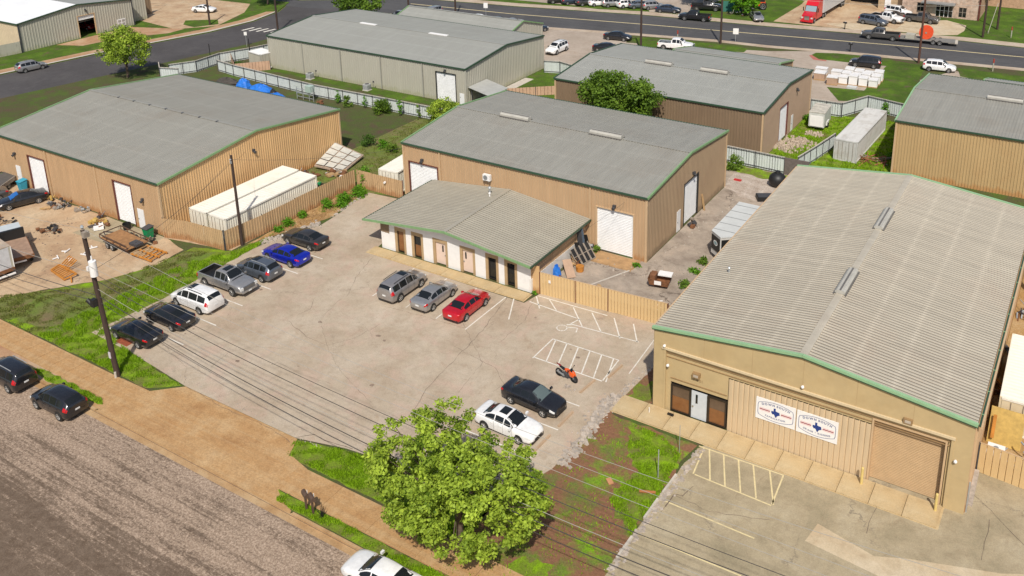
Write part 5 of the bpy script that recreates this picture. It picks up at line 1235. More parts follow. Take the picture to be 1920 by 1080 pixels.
def car(kind, x, y, rz, pm, label, group=None, L=None, far=False, sunroof=False, rails=False, bedcol=None, z=.03, roofcol=None, wind=None, W=1.0):
    half, st, sp = ST[kind]
    t = thing(CARN[kind], label, CATN[kind], (x, y, z), rz, group)
    if L: sx = L/(2*half); t.scale = (sx, W*1.0, 1)
    r = sp['r']; ne = 1 if far else 2
    xs = []
    for a, b in zip(st, st[1:]):
        for i in range(ne): xs.append(a[0]+(b[0]-a[0])*i/ne)
    xs.append(st[-1][0])
    rings = []
    for q in xs:
        h = halfring(interp(st, q)); rings.append([(q, yy, zz) for yy, zz in h]+[(q, -yy, zz) for yy, zz in h[-2:0:-1]])
    mb = MB(); n = len(rings[0]); vs = [p for rg in rings for p in rg]
    fs = [(i*n+j, (i+1)*n+j, (i+1)*n+(j+1) % n, i*n+(j+1) % n) for i in range(len(rings)-1) for j in range(n)]
    fs += [tuple(range(n)), tuple(range(len(rings)*n-1, (len(rings)-1)*n-1, -1))]
    mb.add(vs, fs)
    rear_x = st[0][0]
    if kind == 'pickup':
        # open bed: side walls, tailgate, floor and the wall behind the cab
        rear_x = -half
        P = lambda x_, w_, z_: (x_, w_, z_)
        for s in (-1, 1):
            prof = [(.97, .42), (.99, .60), (.99, 1.0), (.965, 1.16), (.90, 1.18), (.86, 1.16), (.86, .42)]
            vv = [(q, s*a, b) for q in (-2.86, -.72) for a, b in prof]; k = len(prof)
            mb.add(vv, [(i, (i+1) % k, k+(i+1) % k, k+i) if s < 0 else (k+i, k+(i+1) % k, (i+1) % k, i) for i in range(k)]+[tuple(range(k)), tuple(range(2*k-1, k-1, -1))])
        mb.box(-2.90, -2.80, -.86, .86, .50, 1.15)
    body = mb.build('body', pm, t, smooth=True, angle=38)
    if kind == 'pickup':
        mb = MB(); mb.box(-2.80, -.72, -.859, .859, .70, .76); mb.box(-2.78, -.74, .80, .858, .76, 1.16); mb.box(-2.78, -.74, -.858, -.80, .76, 1.16); mb.box(-2.80, -2.74, -.8, .8, .76, 1.15); mb.box(-.80, -.73, -.8, .8, .76, 1.2); mb.build('bed_liner', bedcol or BLACK, t)
        mb = MB(); mb.box(-2.99, -2.90, -.88, .88, .46, .62); mb.box(2.88, 2.98, -.80, .80, .46, .64); mb.build('bumper', mat('chrome_bumper', (.42, .42, .42), .3, .05, 3, metal=.7), t)
    # glass
    if kind not in ('pickup',) or True:
        a, b = sp['front']; mg = .93
        ws = patch(lambda u, v: (a+.03+(b-a-.04)*u, *toppt(interp(st, a+.03+(b-a-.04)*u), (v*2-1)*mg)), 6, 6, .012)
        ws.build('windscreen', wind or GLASS, t, smooth=True)
        a2, b2 = sp['rear']
        rw_ = patch(lambda u, v: (a2+.02+(b2-a2-.03)*u, *toppt(interp(st, a2+.02+(b2-a2-.03)*u), (v*2-1)*.92)), 5, 6, .012)
        rw_.build('rear_window', GLASS, t, smooth=True)
        for s in (-1, 1):
            for (c0, c1) in sp['side']:
                def fn(u, v, c0=c0, c1=c1, s=s):
                    q = c0+(c1-c0)*u; h = halfring(interp(st, q)); p, p2 = h[6], h[7]
                    v_ = .10+.80*v
                    return (q, s*(p[0]+(p2[0]-p[0])*v_), p[1]+(p2[1]-p[1])*v_)
                patch(fn, 5, 2, .010, flip=(s > 0)).build('side_window', GLASS, t, smooth=True)
    xf = st[-1][0]
    # lamps wrap the corners
    def lamp(name, x0, x1, v0, v1, m, off=.012):
        for s in (-1, 1):
            def fn(u, v, s=s):
                q = x0+(x1-x0)*u; h = halfring(interp(st, q)); ch = [h[3], h[4], h[5], h[6], ((h[6][0]+h[7][0])/2, (h[6][1]+h[7][1])/2)]
                vv = (v0+(v1-v0)*v)*(len(ch)-1); i = min(len(ch)-2, int(vv)); f = vv-i
                return (q, s*(ch[i][0]+(ch[i+1][0]-ch[i][0])*f), ch[i][1]+(ch[i+1][1]-ch[i][1])*f)
            patch(fn, 4, 4, off, flip=(s > 0)).build(name, m, t, smooth=True)
    if kind == 'pickup':
        for s in (-1, 1):
            mb = MB(); ya, yb = sorted((s*.80, s*.995)); mb.box(-2.915, -2.78, ya, yb, .78, 1.10); mb.build('tail_light', TAIL, t)
            mb = MB(); ya, yb = sorted((s*.62, s*.90)); mb.box(2.78, 2.915, ya, yb, .74, .98); mb.build('head_light', HEAD, t)
        mb = MB(); mb.box(2.80, 2.925, -.6, .6, .66, .98); mb.build('grille', mat('grille_metal', (.16, .16, .16), .35, .1, 5, metal=.5), t)
        mb = MB(); mb.box(2.975, 2.99, -.16, .16, .46, .58); mb.box(-3.0, -2.985, -.16, .16, .5, .62); mb.build('number_plate', PLATE, t)
    else:
        lamp('head_light', xf-.46, xf-.10, .35, .75, HEAD); 
        hi = .92 if kind in ('suv', 'minivan', 'crossover') else .72
        lamp('tail_light', rear_x+.03, rear_x+(.30 if kind in ('suv', 'minivan') else .34), .40, hi, TAIL)
        s0 = st[0]
        mb = MB(); mb.box(rear_x-.012, rear_x+.02, -.27, .27, s0[2]+.08, s0[2]+.24) if False else mb.box(rear_x-.015, rear_x+.02, -.17, .17, (s0[2]+s0[3])/2+.06, (s0[2]+s0[3])/2+.18); mb.build('number_plate', PLATE, t)
        mb = MB(); mb.box(xf-.04, xf+.012, -.40, .40, st[-1][2]+.02, st[-1][3]-.02); mb.box(xf-.30, xf-.02, -.66, .66, st[-1][2]-.12, st[-1][2]-.02); mb.box(rear_x+.02, rear_x+.22, -.70, .70, s0[2]-.10, s0[2]); mb.build('bumper_trim', BLACK, t)
    for s in (-1, 1):   # dark wheel openings
        for wx in (-sp['wb']/2, sp['wb']/2):
            if kind == 'pickup': wx -= .08
            sn = interp(st, wx) if not (kind == 'pickup' and wx < -.7) else (.99, .42, 1.15, 1.2, .8)
            yo = sn[0]+.004
            mb = MB(); mb.tube((wx, s*(yo-.3), r+.02), (wx, s*yo, r+.02), r*1.16, r*1.16, 14 if far else 22)
            mb.build('wheel_arch', BLACK, t)
            wheel(t, wx, s*(yo-.075), r, s, far)
        if not far or True:
            hx = sp['front'][1]-.28; sn = interp(st, hx); hy = sn[0]+.06
            mb = MB(); ya, yb = sorted((s*(hy-.08), s*(hy+.14))); mb.box(hx-.08, hx+.06, ya, yb, sn[2]-.0, sn[2]+.14); mb.build('wing_mirror', pm if not far else BLACK, t)
    if sunroof:
        a = sp['front'][0]-.75; b = sp['front'][0]-.12
        patch(lambda u, v: (a+(b-a)*u, *toppt(interp(st, a+(b-a)*u), (v*2-1)*.62)), 4, 4, .014).build('sunroof', GLASS, t, smooth=True)
    if rails:
        for s in (-1, 1):
            mb = MB(); zz = interp(st, -.8)
            pts = [(-1.7+i*.45, s*(interp(st, -1.7+i*.45)[4]-.03), interp(st, -1.7+i*.45)[3]+.05) for i in range(5)]
            for p, q in zip(pts, pts[1:]): mb.bar(p, q, .04, .05)
            mb.build('roof_rail', DSTEEL if rails == 1 else GALV, t)
    if roofcol:
        a = sp['rear'][1]; b = sp['front'][0]
        patch(lambda u, v: (a+(b-a)*u, *toppt(interp(st, a+(b-a)*u), (v*2-1)*.98)), 6, 4, .008).build('roof_panel', roofcol, t, smooth=True)
    # door gaps and handles
    if not far:
        gx = [sp['side'][k][1]+.04 for k in range(len(sp['side']))]
        for s in (-1, 1):
            for q in gx[:-1]+[gx[-1]-.05]:
                def fn(u, v, q=q, s=s):
                    h = halfring(interp(st, q+.012*u)); ch = h[2:7]; vv = v*4; i = min(3, int(vv)); f = vv-i
                    return (q+.014*u, s*(ch[i][0]+(ch[i+1][0]-ch[i][0])*f), ch[i][1]+(ch[i+1][1]-ch[i][1])*f)
                patch(fn, 1, 8, .004, flip=(s > 0)).build('door_gap', BLACK, t)
            for q in gx[:-1]:
                sn = interp(st, q); mb = MB(); ya, yb = sorted((s*(sn[0]-.01), s*(sn[0]+.025))); mb.box(q-.26, q-.08, ya, yb, sn[2]-.16, sn[2]-.12); mb.build('door_handle', pm, t)
    return t
PK = paint('black_car_paint', (.020, .020, .023), .3, .20); PW = paint('white_car_paint', (.78, .77, .75), 0, .25); PS = paint('silver_car_paint', (.40, .39, .38), .6, .3)
PG = paint('grey_car_paint', (.33, .31, .30), .5, .3); PC = paint('charcoal_car_paint', (.052, .048, .045), .4, .28); PB = paint('blue_car_paint', (.008, .022, .42), .4, .2)
PR = paint('red_car_paint', (.50, .006, .016), .2, .22); PSL = paint('slate_car_paint', (.13, .15, .18), .5, .28); PD = paint('dark_blue_car_paint', (.03, .045, .075), .4, .25)
PGM = paint('gunmetal_truck_paint', (.10, .095, .09), .4, .3)
LEFTROW = 'cars parked along the left edge of the lot'
car('fastback', -62.3, 56.55, 180, PC, 'charcoal sedan, farthest of the left row, beside the soil bank', LEFTROW)
car('fastback', -61.5, 53.3, 180, PB, 'bright blue sedan in the left row, next to the charcoal one', LEFTROW)
car('crossover', -61.6, 50.1, 180, PSL, 'slate grey crossover between the blue sedan and silver pickup', LEFTROW, rails=2, sunroof=True)
car('pickup', -62.3, 47.2, 0, PS, 'silver crew cab pickup with black bed, backed into the left row', LEFTROW, sunroof=True, L=5.6)
car('minivan', -62.2, 43.8, 180, PW, 'white minivan in the left row beside the silver pickup', LEFTROW, L=5.0, sunroof=True, rails=1)
car('sedan', -62.0, 40.9, 180, PK, 'black sedan in the left row beside the white minivan', LEFTROW)
car('sedan', -62.2, 37.95, 180, PK, 'black sedan at the street end of the left row, just past the pole', LEFTROW)
MIDROW = 'cars parked nose to the office wing'
car('suv', -48.4, 54.3, 90, PG, 'grey suv with roof rails parked facing the wing, leftmost of three', MIDROW, rails=1, sunroof=True, L=4.8)
car('sedan', -45.05, 54.45, 90, PS, 'silver sedan parked facing the wing between suv and red sedan', MIDROW, L=4.6)
car('sedan', -41.75, 54.6, 90, PR, 'red sedan parked facing the wing beside the empty stall', MIDROW, L=4.7)
car('sedan', -30.4, 46.95, -3, PK, 'black sedan at the right edge of the lot, nose towards broken paving', L=4.7, wind=mat('pale_windscreen', (.10, .13, .13), .08, 0))
car('sedan', -30.4, 43.75, -2, PW, 'white sedan half hidden under the large leafy tree', L=4.8, sunroof=True)
KERBROW = 'cars parked along the kerb of the front road'
car('suv', -65.7, 29.6, 180, PK, 'black suv with silver roof rails at the left edge of the photo', KERBROW, rails=2, z=-.1)
car('crossover', -59.4, 29.6, 181, PK, 'small black crossover parked at the kerb behind the larger suv', KERBROW, z=-.1)
car('sedan', -29.2, 29.5, 180, PW, 'white sedan at the kerb, cut by the bottom edge of the photo', KERBROW, z=-.1, L=4.9)
car('sedan', -95.4, 48.0, 250, PK, 'black sedan with blue tinted windscreen in the dirt yard', wind=mat('blue_windscreen', (.02, .12, .38), .12, 0), L=4.9)
# far cars
car('crossover', -144.3, 78.1, 82, PS, 'silver crossover parked on the side road at the far left', far=True, z=-.1)
car('suv', -75.7, 126.3, -92, PW, 'white suv on the concrete between cream and brown sheds', far=True, rails=1)
car('sedan', -70.6, 138.0, 8, PK, 'black sedan near the far road, behind the brown shed', far=True)
car('sedan', -68.6, 130.6, 8, PK, 'black sedan partly behind the pale ridge of the brown shed', far=True, L=5.0)
car('pickup', -59.4, 137.1, 10, PW, 'white crew cab pickup with dark bed cover behind the brown shed', far=True, bedcol=mat('slate_bed_cover', (.16, .18, .2), .5))
ROWN = 'cars in the small car park behind the cream building'
car('sedan', -85.9, 136.0, 65, PD, 'dark blue sedan at the right end of the row behind the cream building', ROWN, far=True)
car('sedan', -89.0, 137.0, 72, PW, 'white sedan just left of the dark blue one behind the annex', ROWN, far=True)
car('sedan', -91.8, 137.8, 75, PS, 'silver white sedan peeking over the annex roof', ROWN, far=True)
car('sedan', -94.8, 137.6, 78, PGM, 'grey green sedan mostly hidden by the annex roof', ROWN, far=True)
car('suv', -98.5, 136.4, 80, PW, 'white vehicle roof just showing above the annex roof', ROWN, far=True)
car('suv', -109.9, 136.9, -92, PS, 'silver suv nose to the camera by the grass patch near the far road', far=True)
car('sedan', -114.2, 132.6, -80, PS, 'pale silver sedan with dark windscreen left of the far pole', far=True)
car('pickup', -64.6, 157.4, 188, PK, 'tall black pickup driving on the far road', far=True, z=-.06)
car('pickup', -32.0, 159.6, 187, PGM, 'gunmetal pickup towing a flat trailer on the far road', far=True, z=-.06, L=6.2)
car('suv', -30.2, 141.6, 184, PK, 'black suv parked on grass island by the wrapped pallets', far=True, L=4.6)
car('crossover', -20.2, 144.6, 6, PW, 'white crossover parked near the reddish pole at the top right', far=True, L=4.6)
GR = 'vehicles parked before the brick building'
car('suv', -35.3, 168.6, -12, PSL, 'blue grey suv nearest the far road before the brick building', GR, far=True, L=5.0)
car('pickup', -33.6, 171.9, -14, PW, 'white pickup with black bed behind the blue grey suv', GR, far=True)
car('sedan', -33.0, 174.6, -14, PC, 'dark sedan squeezed between white vehicles by the brick building', GR, far=True)
car('suv', -33.0, 178.0, -14, PW, 'white suv farthest back beside the brick building', GR, far=True)
car('pickup', -28.2, 174.3, -4, PGM, 'dark grey pickup parked right before the brick building windows', GR, far=True)
FR = 'row of cars in the yard across the far road'
cols = [(PK, 'black suv', 'suv'), (PD, 'dark blue sedan', 'sedan'), (PC, 'dark green grey sedan', 'sedan'), (PW, 'white convertible', 'sedan'), (PS, 'pale silver suv', 'suv'), (PW, 'white hatchback', 'crossover'), (PSL, 'blue grey sedan', 'sedan'), (PS, 'silver sedan', 'crossover')]
xsr = [(-94.2, 158.2), (-91.2, 158.6), (-88.2, 159.0), (-85.6, 159.6), (-83.0, 160.2), (-80.2, 160.8), (-77.8, 161.4), (-75.2, 161.8)]
for i, ((pm, nm, kd), (x, y)) in enumerate(zip(cols, xsr)):
    pos = ['leftmost', 'second from the left', 'third from the left', 'fourth from the left', 'fourth from the right', 'third from the right', 'second from the right', 'rightmost'][i]
    car(kd, x, y, 40+(i % 3)*6, pm, f'{nm}, {pos} in the row across the far road', FR, far=True)
car('sedan', -71.4, 160.6, 12, PD, 'dark blue sedan under the dark tree across the far road', far=True)
car('sedan', -54.6, 162.6, -60, PS, 'pale sedan nose among shrubs across the far road', far=True)
car('pickup', -65.6, 165.5, 20, PK, 'black truck parked in shade across the far road', far=True)
car('crossover', -160.9, 98.7, 0, paint('garage_red_paint', (.35, .01, .015), .1, .3), 'red vehicle standing inside the open workshop door', far=True)
car('pickup', -142.0, 116.0, 60, PW, 'white truck at the very top left beyond the pole', far=True) if False else None
car('sedan', -152.5, 118.5, 20, PW, 'white sedan at the red dirt yard on the top left edge', far=True)

# ================================================================== FENCES
def sheet_fence(name, label, pts, h, m, period=.3, depth=.03, posts=DSTEEL, cap=None, z=0, post_every=None, as_boards=False, group=None, rail=True, inner=-1):
    """metal sheet fence run; every bay between posts is a panel"""
    t = thing(name, label, 'fence', (0, 0, 0), 0, group)
    for a, b in zip(pts, pts[1:]):
        A = Vector(a); B = Vector(b); L = (B-A).length; U = (B-A)/L; N = Vector((U.y, -U.x))
        nb = max(1, round(L/(post_every or 2.45))); d = L/nb
        for i in range(nb):
            P = A+U*i*d
            dz = RND.uniform(-.03, .03)
            mb = MB(); ribbed(mb, (P.x, P.y), (U.x, U.y), d-.02, z+.03, lambda s, dz=dz: z+h+dz, (N.x, N.y), period, depth)
            ribbed(mb, (P.x+U.x*(d-.02), P.y+U.y*(d-.02)), (-U.x, -U.y), d-.02, z+.03, lambda s, dz=dz: z+h+dz, (-N.x, -N.y), period, depth*.3)
            mb.build('panel', m, t)
        for i in range(nb+1):
            P = A+U*i*d+N*.06*inner*-1
            mb = MB(); mb.tube((P.x, P.y, z), (P.x, P.y, z+h+.04), .045, .045, 7); mb.build('post', posts, t)
        if rail:
            for zz in (.25, h-.12):
                mb = MB(); P = A+N*.055*inner*-1; Q = B+N*.055*inner*-1
                mb.bar((P.x, P.y, z+zz), (Q.x, Q.y, z+zz), .05, .06); mb.build('rail', posts, t)
        if cap:
            mb = MB(); mb.bar((A.x, A.y, z+h+.03), (B.x, B.y, z+h+.03), .12, .05); mb.build('cap', cap, t)
    return t
sheet_fence('sheet_fence', 'tan sheet metal fence running from the left shed around the white containers', [(-75.4, 50.55), (-73.0, 51.3), (-68.0, 51.65)], 2.1, FENCETAN, .25, post_every=3, inner=1)
sheet_fence('sheet_fence', 'tan sheet metal fence standing along the soil bank beside the parked cars', [(-67.85, 51.75), (-67.4, 56), (-67.3, 69.0)], 2.1, FENCETAN, .3, depth=.05, post_every=4.3, inner=1)
sheet_fence('sheet_fence', 'short tan sheet gate between the soil bank corner and the main shed', [(-67.1, 69.1), (-64.9, 69.15), (-60.75, 69.2)], 2.1, FENCETAN, .27, posts=DARKRED, post_every=4.3, inner=1)
mb = MB(); mb.tube((-63.0, 68.9, 1.5), (-63.0, 69.1, 1.5), .12, .12, 10); o = mb.build('round_lamp', WHITEP); tag(o, 'small round white lamp fixed to the short tan gate', 'lamp')
def board_fence(label, a, b, h, pitch, m, seams=(), name='board_gate', posts=DARKRED, z=.02):
    """gate or fence whose upright boards are each a part"""
    t = thing(name, label, 'fence'); A = Vector(a); B = Vector(b); L = (B-A).length; U = (B-A)/L; ang = math.degrees(math.atan2(U.y, U.x))
    n = round(L/pitch); d = L/n; base = None
    for i in range(n):
        if base is None:
            mb = MB(); w_ = d-.018
            V = [(0, 0), (.03, -.035), (w_-.03, -.035), (w_, 0), (w_, .012), (0, .012)]; k = 6
            mb.prism(V, 0, h); base = mb.build('board', m, t); o = base
        else: o = base.copy(); C.objects.link(o)
        P = A+U*i*d; o.location = (P.x, P.y, z+RND.uniform(-.015, .015)); o.rotation_euler.z = R(ang)
    for zz in (.3, h*.5, h-.15):
        mb = MB(); P = A+Vector((-U.y, U.x))*.05; Q = B+Vector((-U.y, U.x))*.05; mb.bar((P.x, P.y, zz), (Q.x, Q.y, zz), .06, .06); mb.build('rail', posts, t)
    for s in (0,)+tuple(seams)+(L,):
        P = A+U*s; mb = MB(); mb.box(P.x-.04, P.x+.04, P.y-.06, P.y+.06, 0, h+.05); mb.build('post', posts, t)
    mb = MB(); mb.bar((A.x, A.y, z+h+.02), (B.x, B.y, z+h+.02), .07, .035); mb.build('top_rail', TRIMTAN, t)
    return t
BOARDM = metal_sheet('gate_board_paint', (.63, .44, .215), 'z', .08, (.48, .28, .12), .6, .45, .6)
board_fence('tan board gate closing the yard between office wing and right building', (-37.9, 59.95), (-26.4, 60.75), 2.05, .29, BOARDM, seams=(3.35, 6.35))
mb = MB(); mb.box(-37.0, -36.8, 59.86, 59.9, 1.35, 1.6); o = mb.build('notice_plate', WHITEP); tag(o, 'small square white plate on the tan board gate', 'sign')
mb = MB(); mb.box(-38.6, -37.95, 59.9, 60.0, 0, 2.6); o = mb.build('end_panel', TANY); tag(o, 'narrow tall tan end panel between office wing and board gate', 'fence')
board_fence('tan board fence beside the stucco building at the right edge', (-2.85, 55.4), (1.6, 54.95), 2.1, .42, BOARDM, seams=(2.9,), posts=DSTEEL)
# white sheet fences
sheet_fence('white_fence', 'long white sheet fence between the back lawn and the cream building', [(-116.8, 92.0), (-112.6, 91.4), (-94.3, 90.1), (-70.1, 90.6), (-60.9, 91.4)], 1.75, FENCEWHITE, .3, cap=CONC, post_every=2.7)
sheet_fence('white_fence', 'white sheet fence along the side road towards the cream building corner', [(-121.5, 86.6), (-119.5, 90), (-119.8, 94.8), (-117.9, 99.3), (-116.5, 104)], 1.8, FENCEWHITE, .4, cap=CONC, post_every=2.6)
sheet_fence('white_fence', 'short white sheet fence beyond the left shed near the round tree', [(-124.0, 86.7), (-121.4, 84.9), (-118.4, 86.0)], 1.8, FENCEWHITE, .4, cap=CONC)
sheet_fence('tan_fence', 'low tan wall of a storage pen behind the left shed', [(-119.5, 96.8), (-113.6, 92.5), (-110, 96.4)], 1.5, mat('pink_tan_sheet', (.56, .36, .24), .7, .08, 1), .5, post_every=4, rail=False)
sheet_fence('white_fence', 'white sheet fence at the back of the right yard behind the grey trailer', [(-35.0, 95.7), (-31.4, 95.6), (-28.0, 95.45)], 1.95, FENCEWHITE, .3, cap=CONC, post_every=2.9)
mb = MB(); mb.box(-27.95, -25.3, 95.3, 95.42, 0, 2.0); o = mb.build('fence_panel', mat('dark_wood_panel', (.15, .12, .11), .9, .2, 3)); tag(o, 'dark brown solid fence panel at the end of the back white fence', 'fence')
sheet_fence('white_fence', 'white sheet fence between the brown shed and the yellow tan shed', [(-31.3, 116.8), (-27.4, 117.0), (-25.2, 121.6), (-20.6, 120.4), (-17.9, 120.3)], 1.95, FENCEWHITE, .3, cap=CONC, post_every=2.6)
sheet_fence('white_fence', 'white sheet fence running back beside the weathered grey container', [(-26.9, 96.6), (-26.1, 101.0), (-25.3, 106.0)], 1.8, FENCEWHITE, .4, cap=CONC, post_every=1.7)
sheet_fence('white_fence', 'short white sheet fence between cream building and brown shed', [(-71.6, 115.6), (-69.2, 116.3), (-66.2, 115.4), (-62, 117)], 1.9, FENCEWHITE, .3, cap=CONC)
sheet_fence('tan_fence', 'low pinkish tan wall between the main shed and brown shed', [(-70.0, 103.0), (-60.5, 110.5)], 1.3, mat('pink_tan_sheet', (.56, .36, .24), .7, .08, 1), .5, post_every=4, rail=False)
sheet_fence('white_fence', 'pale sheet fence at the left side of the cream workshop', [(-155.4, 83.0), (-157.6, 70)], 2.0, CREAM, .4, post_every=3, rail=False)

# ================================================================== CONTAINERS AND TRAILERS
def container(label, x, y, rz, L=12.0, W=2.4, H=2.55, wall=CONTW, top=CONTTOP, group=None, name='shipping_container', doors=True, side=None):
    t = thing(name, label, 'container', (x, y, .02), rz, group)
    mb = MB(); P = .28
    for (A, U, N, LL) in (((0, 0), (1, 0), (0, -1), L), ((L, W), (-1, 0), (0, 1), L), ((L, 0), (0, 1), (1, 0), W)):
        ribbed(mb, A, U, LL, .15, lambda s: H-.12, N, .28, -.045, prof=(0, .4, .55, .85))
    mb.build('wall', wall, t)
    mb = MB(); k = round(L/.4)
    for i in range(k):
        a = L*i/k; mb.quad((a, 0, H-.02), (a+L/k*.6, 0, H-.02), (a+L/k*.6, W, H-.02), (a, W, H-.02)); mb.quad((a+L/k*.6, 0, H-.02), (a+L/k, 0, H+.01), (a+L/k, W, H+.01), (a+L/k*.6, W, H-.02))
    mb.build('top', top, t)
    mb = MB()
    for (xa, ya) in ((0, 0), (L, 0), (L, W), (0, W)):
        m2 = MB(); m2.box(xa-.07, xa+.07, ya-.07, ya+.07, 0, H+.02); m2.build('corner_post', wall, t)
    for z_ in (.08, H-.06):
        for a, b in (((0, -.02), (L, -.02)), ((0, W+.02), (L, W+.02)), ((-.02, 0), (-.02, W)), ((L+.02, 0), (L+.02, W))):
            m2 = MB(); m2.bar((a[0], a[1], z_), (b[0], b[1], z_), .1, .14); m2.build('frame_rail', top, t)
    if doors:
        for s in range(2):
            mb = MB(); mb.box(-.03, .03, .08+s*(W/2-.07), W/2-.02+s*(W/2-.07), .17, H-.15); d = mb.build('door', wall, t)
            for q in (.3, .7):
                yy = .08+s*(W/2-.07)+(W/2-.1)*q; m2 = MB(); m2.tube((-.07, yy, .2), (-.07, yy, H-.2), .022, .022, 6); m2.build('lock_bar', GREYWOOD, d)
    return t
WC = 'white containers behind the tan fence'
container('cream white container nearest the parked cars, long and ribbed', -68.95, 52.9, 90, 12.0, 2.35, group=WC)
container('cream white container close against the left shed, behind its twin', -71.75, 52.9, 90, 12.2, 2.35, group=WC)
container('cream container behind the short tan gate beside the main shed', -61.9, 69.9, 95, 8.5, 2.4)
container('weathered grey container with flaking roof beside the white fence', -21.9, 102.3, 88, 12.5, 2.5, wall=CONTG, top=metal_sheet('flaking_white_top', (.56, .55, .52), 'x', .1, (.30, .26, .21), .8, .75, .7))
container('cream ribbed container at the right edge behind the stucco building', 1.6, 60.3, 91, 8.5, 3.9, 2.6, wall=metal_sheet('warm_container', (.66, .56, .38), 'z', .05, (.5, .36, .2), .6, .4, .5))
container('small pale container at the left corner of the cream building', -110.8, 97.9, 170, 3.2, 2.3, 2.5, wall=CREAM, top=WHITEP)
# dark fronted enclosed trailer
t = thing('enclosed_trailer', 'enclosed trailer with pale grey roof and black nose panels beside the right building', 'trailer', (-26.55, 76.5, .02), 0)
pts = [(-1.25, -3.0), (0, -4.0), (1.25, -3.0), (1.25, 4.0), (-1.25, 4.0)]
pale = mat('trailer_skin', (.62, .60, .56), .4, .05, 2)
mb = MB(); mb.prism(pts, .45, 2.58); b_ = mb.build('body', pale, t)
mb = MB(); mb.prism([(x*1.02, y*1.01) for x, y in pts], 2.585, 2.66); rf = mb.build('roof', mat('trailer_roof', (.56, .57, .55), .5, .06, 1), t)
for k in range(5): mb = MB(); mb.bar((-1.25, -2.6+k*1.45, 2.68), (1.25, -2.6+k*1.45, 2.68), .05, .03); mb.build('roof_seam', STEEL, rf)
for s in (-1, 1):
    mb = MB(); mb.add([(s*1.22, -3.06, .95), (s*.06, -3.98, .95), (s*.06, -3.98, 2.4), (s*1.22, -3.06, 2.4)] if s < 0 else [(.06, -3.98, .95), (1.22, -3.06, .95), (1.22, -3.06, 2.4), (.06, -3.98, 2.4)], [(0, 1, 2, 3)])
    n = Vector((s*.62, -.78, 0))*.02
    for i, v in enumerate(mb.v): mb.v[i] = (v[0]+n.x, v[1]+n.y, v[2])
    mb.build('nose_panel', BLACK, t)
    mb = MB(); cx, cy = s*.64, -3.52; ux = Vector((s*.78, .62, 0)).normalized()
    q = [Vector((cx, cy, 1.75))+ux*.36*math.cos(a*math.pi/8)+Vector((0, 0, .26*math.sin(a*math.pi/8)))+n*2 for a in range(16)]
    mb.poly(q if s > 0 else q[::-1]); mb.build('oval_badge', WHITEP, t)
    mb = MB(); q = [Vector((cx, cy, 1.75))+ux*.26*math.cos(a*math.pi/8)+Vector((0, 0, .17*math.sin(a*math.pi/8)))+n*2.4 for a in range(16)]
    mb.poly(q if s > 0 else q[::-1]); mb.build('badge_centre', mat('badge_teal', (.25, .38, .40), .5), t)
mb = MB(); mb.box(-1.27, -1.2, -3.0, -2.9, .45, 2.6); mb.box(-.05, .05, -4.03, -3.97, .45, 2.58); mb.build('corner_trim', pale, t)
for y in (.3, 1.2): wheel(t, -1.2, y, .34, -1, False).rotation_euler = (0, 0, R(90)); wheel(t, 1.2, y, .34, 1, False).rotation_euler = (0, 0, R(90))
mb = MB(); mb.bar((-.5, -3.6, .45), (0, -5.2, .45), .1, .12); mb.bar((.5, -3.6, .45), (0, -5.2, .45), .1, .12); mb.build('drawbar', DSTEEL, t)
# small white box trailer
t = thing('box_trailer', 'small dirty white box trailer on grass beside the brown shed', 'trailer', (-28.9, 112.4, .02), 3)
mb = MB(); mb.box(-.95, .95, -1.9, 1.9, .5, 2.35); mb.build('body', mat('dirty_white', (.58, .58, .54), .6, .12, 1.5), t)
mb = MB(); mb.box(-.98, .98, -1.93, 1.93, 2.352, 2.42); mb.build('roof', mat('mouldy_white', (.50, .47, .40), .8, .25, 2), t)
mb = MB(); mb.box(-.8, .8, -1.96, -1.9, .6, 1.95); mb.build('door', WHITEP, t)
for s in (-1, 1):
    mb = MB(); mb.box(s*1.0-.04, s*1.0+.04, -.6, .6, .4, .9); mb.build('mudguard', WHITEP, t); wheel(t, s*1.0, 0, .33, s, True).rotation_euler = (0, 0, R(90))
# utility trailer in the left yard
t = thing('utility_trailer', 'rusty open utility trailer with rail frame in the left yard', 'trailer', (-77.3, 47.5, .02), -4)
mb = MB(); mb.box(-2.3, 2.3, -1.05, 1.05, .60, .68); mb.build('deck', mat('rust_deck', (.33, .17, .07), .9, .2, 2), t)
for a, b in (((-2.3, -1.1), (2.3, -1.1)), ((-2.3, 1.1), (2.3, 1.1)), ((-2.3, -1.1), (-2.3, 1.1))):
    for z in (.62, 1.05):
        mb = MB(); mb.bar((*a, z), (*b, z), .07, .08); mb.build('rail', mat('dark_rust', (.10, .055, .035), .9, .25, 3), t)
for x in (-2.3, -1.15, 0, 1.15, 2.3):
    for s in (-1, 1): mb = MB(); mb.bar((x, s*1.1, .6), (x, s*1.1, 1.07), .06, .06); mb.build('upright', RUST, t)
for x in (-.75, .05):
    for s in (-1, 1): wheel(t, x, s*1.22, .34, s, False)
mb = MB(); mb.bar((-2.3, -.5, .55), (-3.6, 0, .5), .09, .1); mb.bar((-2.3, .5, .55), (-3.6, 0, .5), .09, .1); mb.build('drawbar', DSTEEL, t)
t2 = thing('trailer_ramp', 'orange rusty loading ramp with pale planks at the end of the utility trailer', 'ramp', (-73.6, 47.4, .05), 4)
for y in (-.9, 0, .9): mb = MB(); mb.bar((-1.3, y, .3), (1.5, y, .12), .14, .12); mb.build('beam', RUSTO, t2)
for k in range(6): mb = MB(); mb.bar((-1.2+k*.5, -1, .34-k*.03), (-1.2+k*.5, 1, .34-k*.03), .16, .05); mb.build('slat', RUSTO if k > 2 else WOOD, t2)
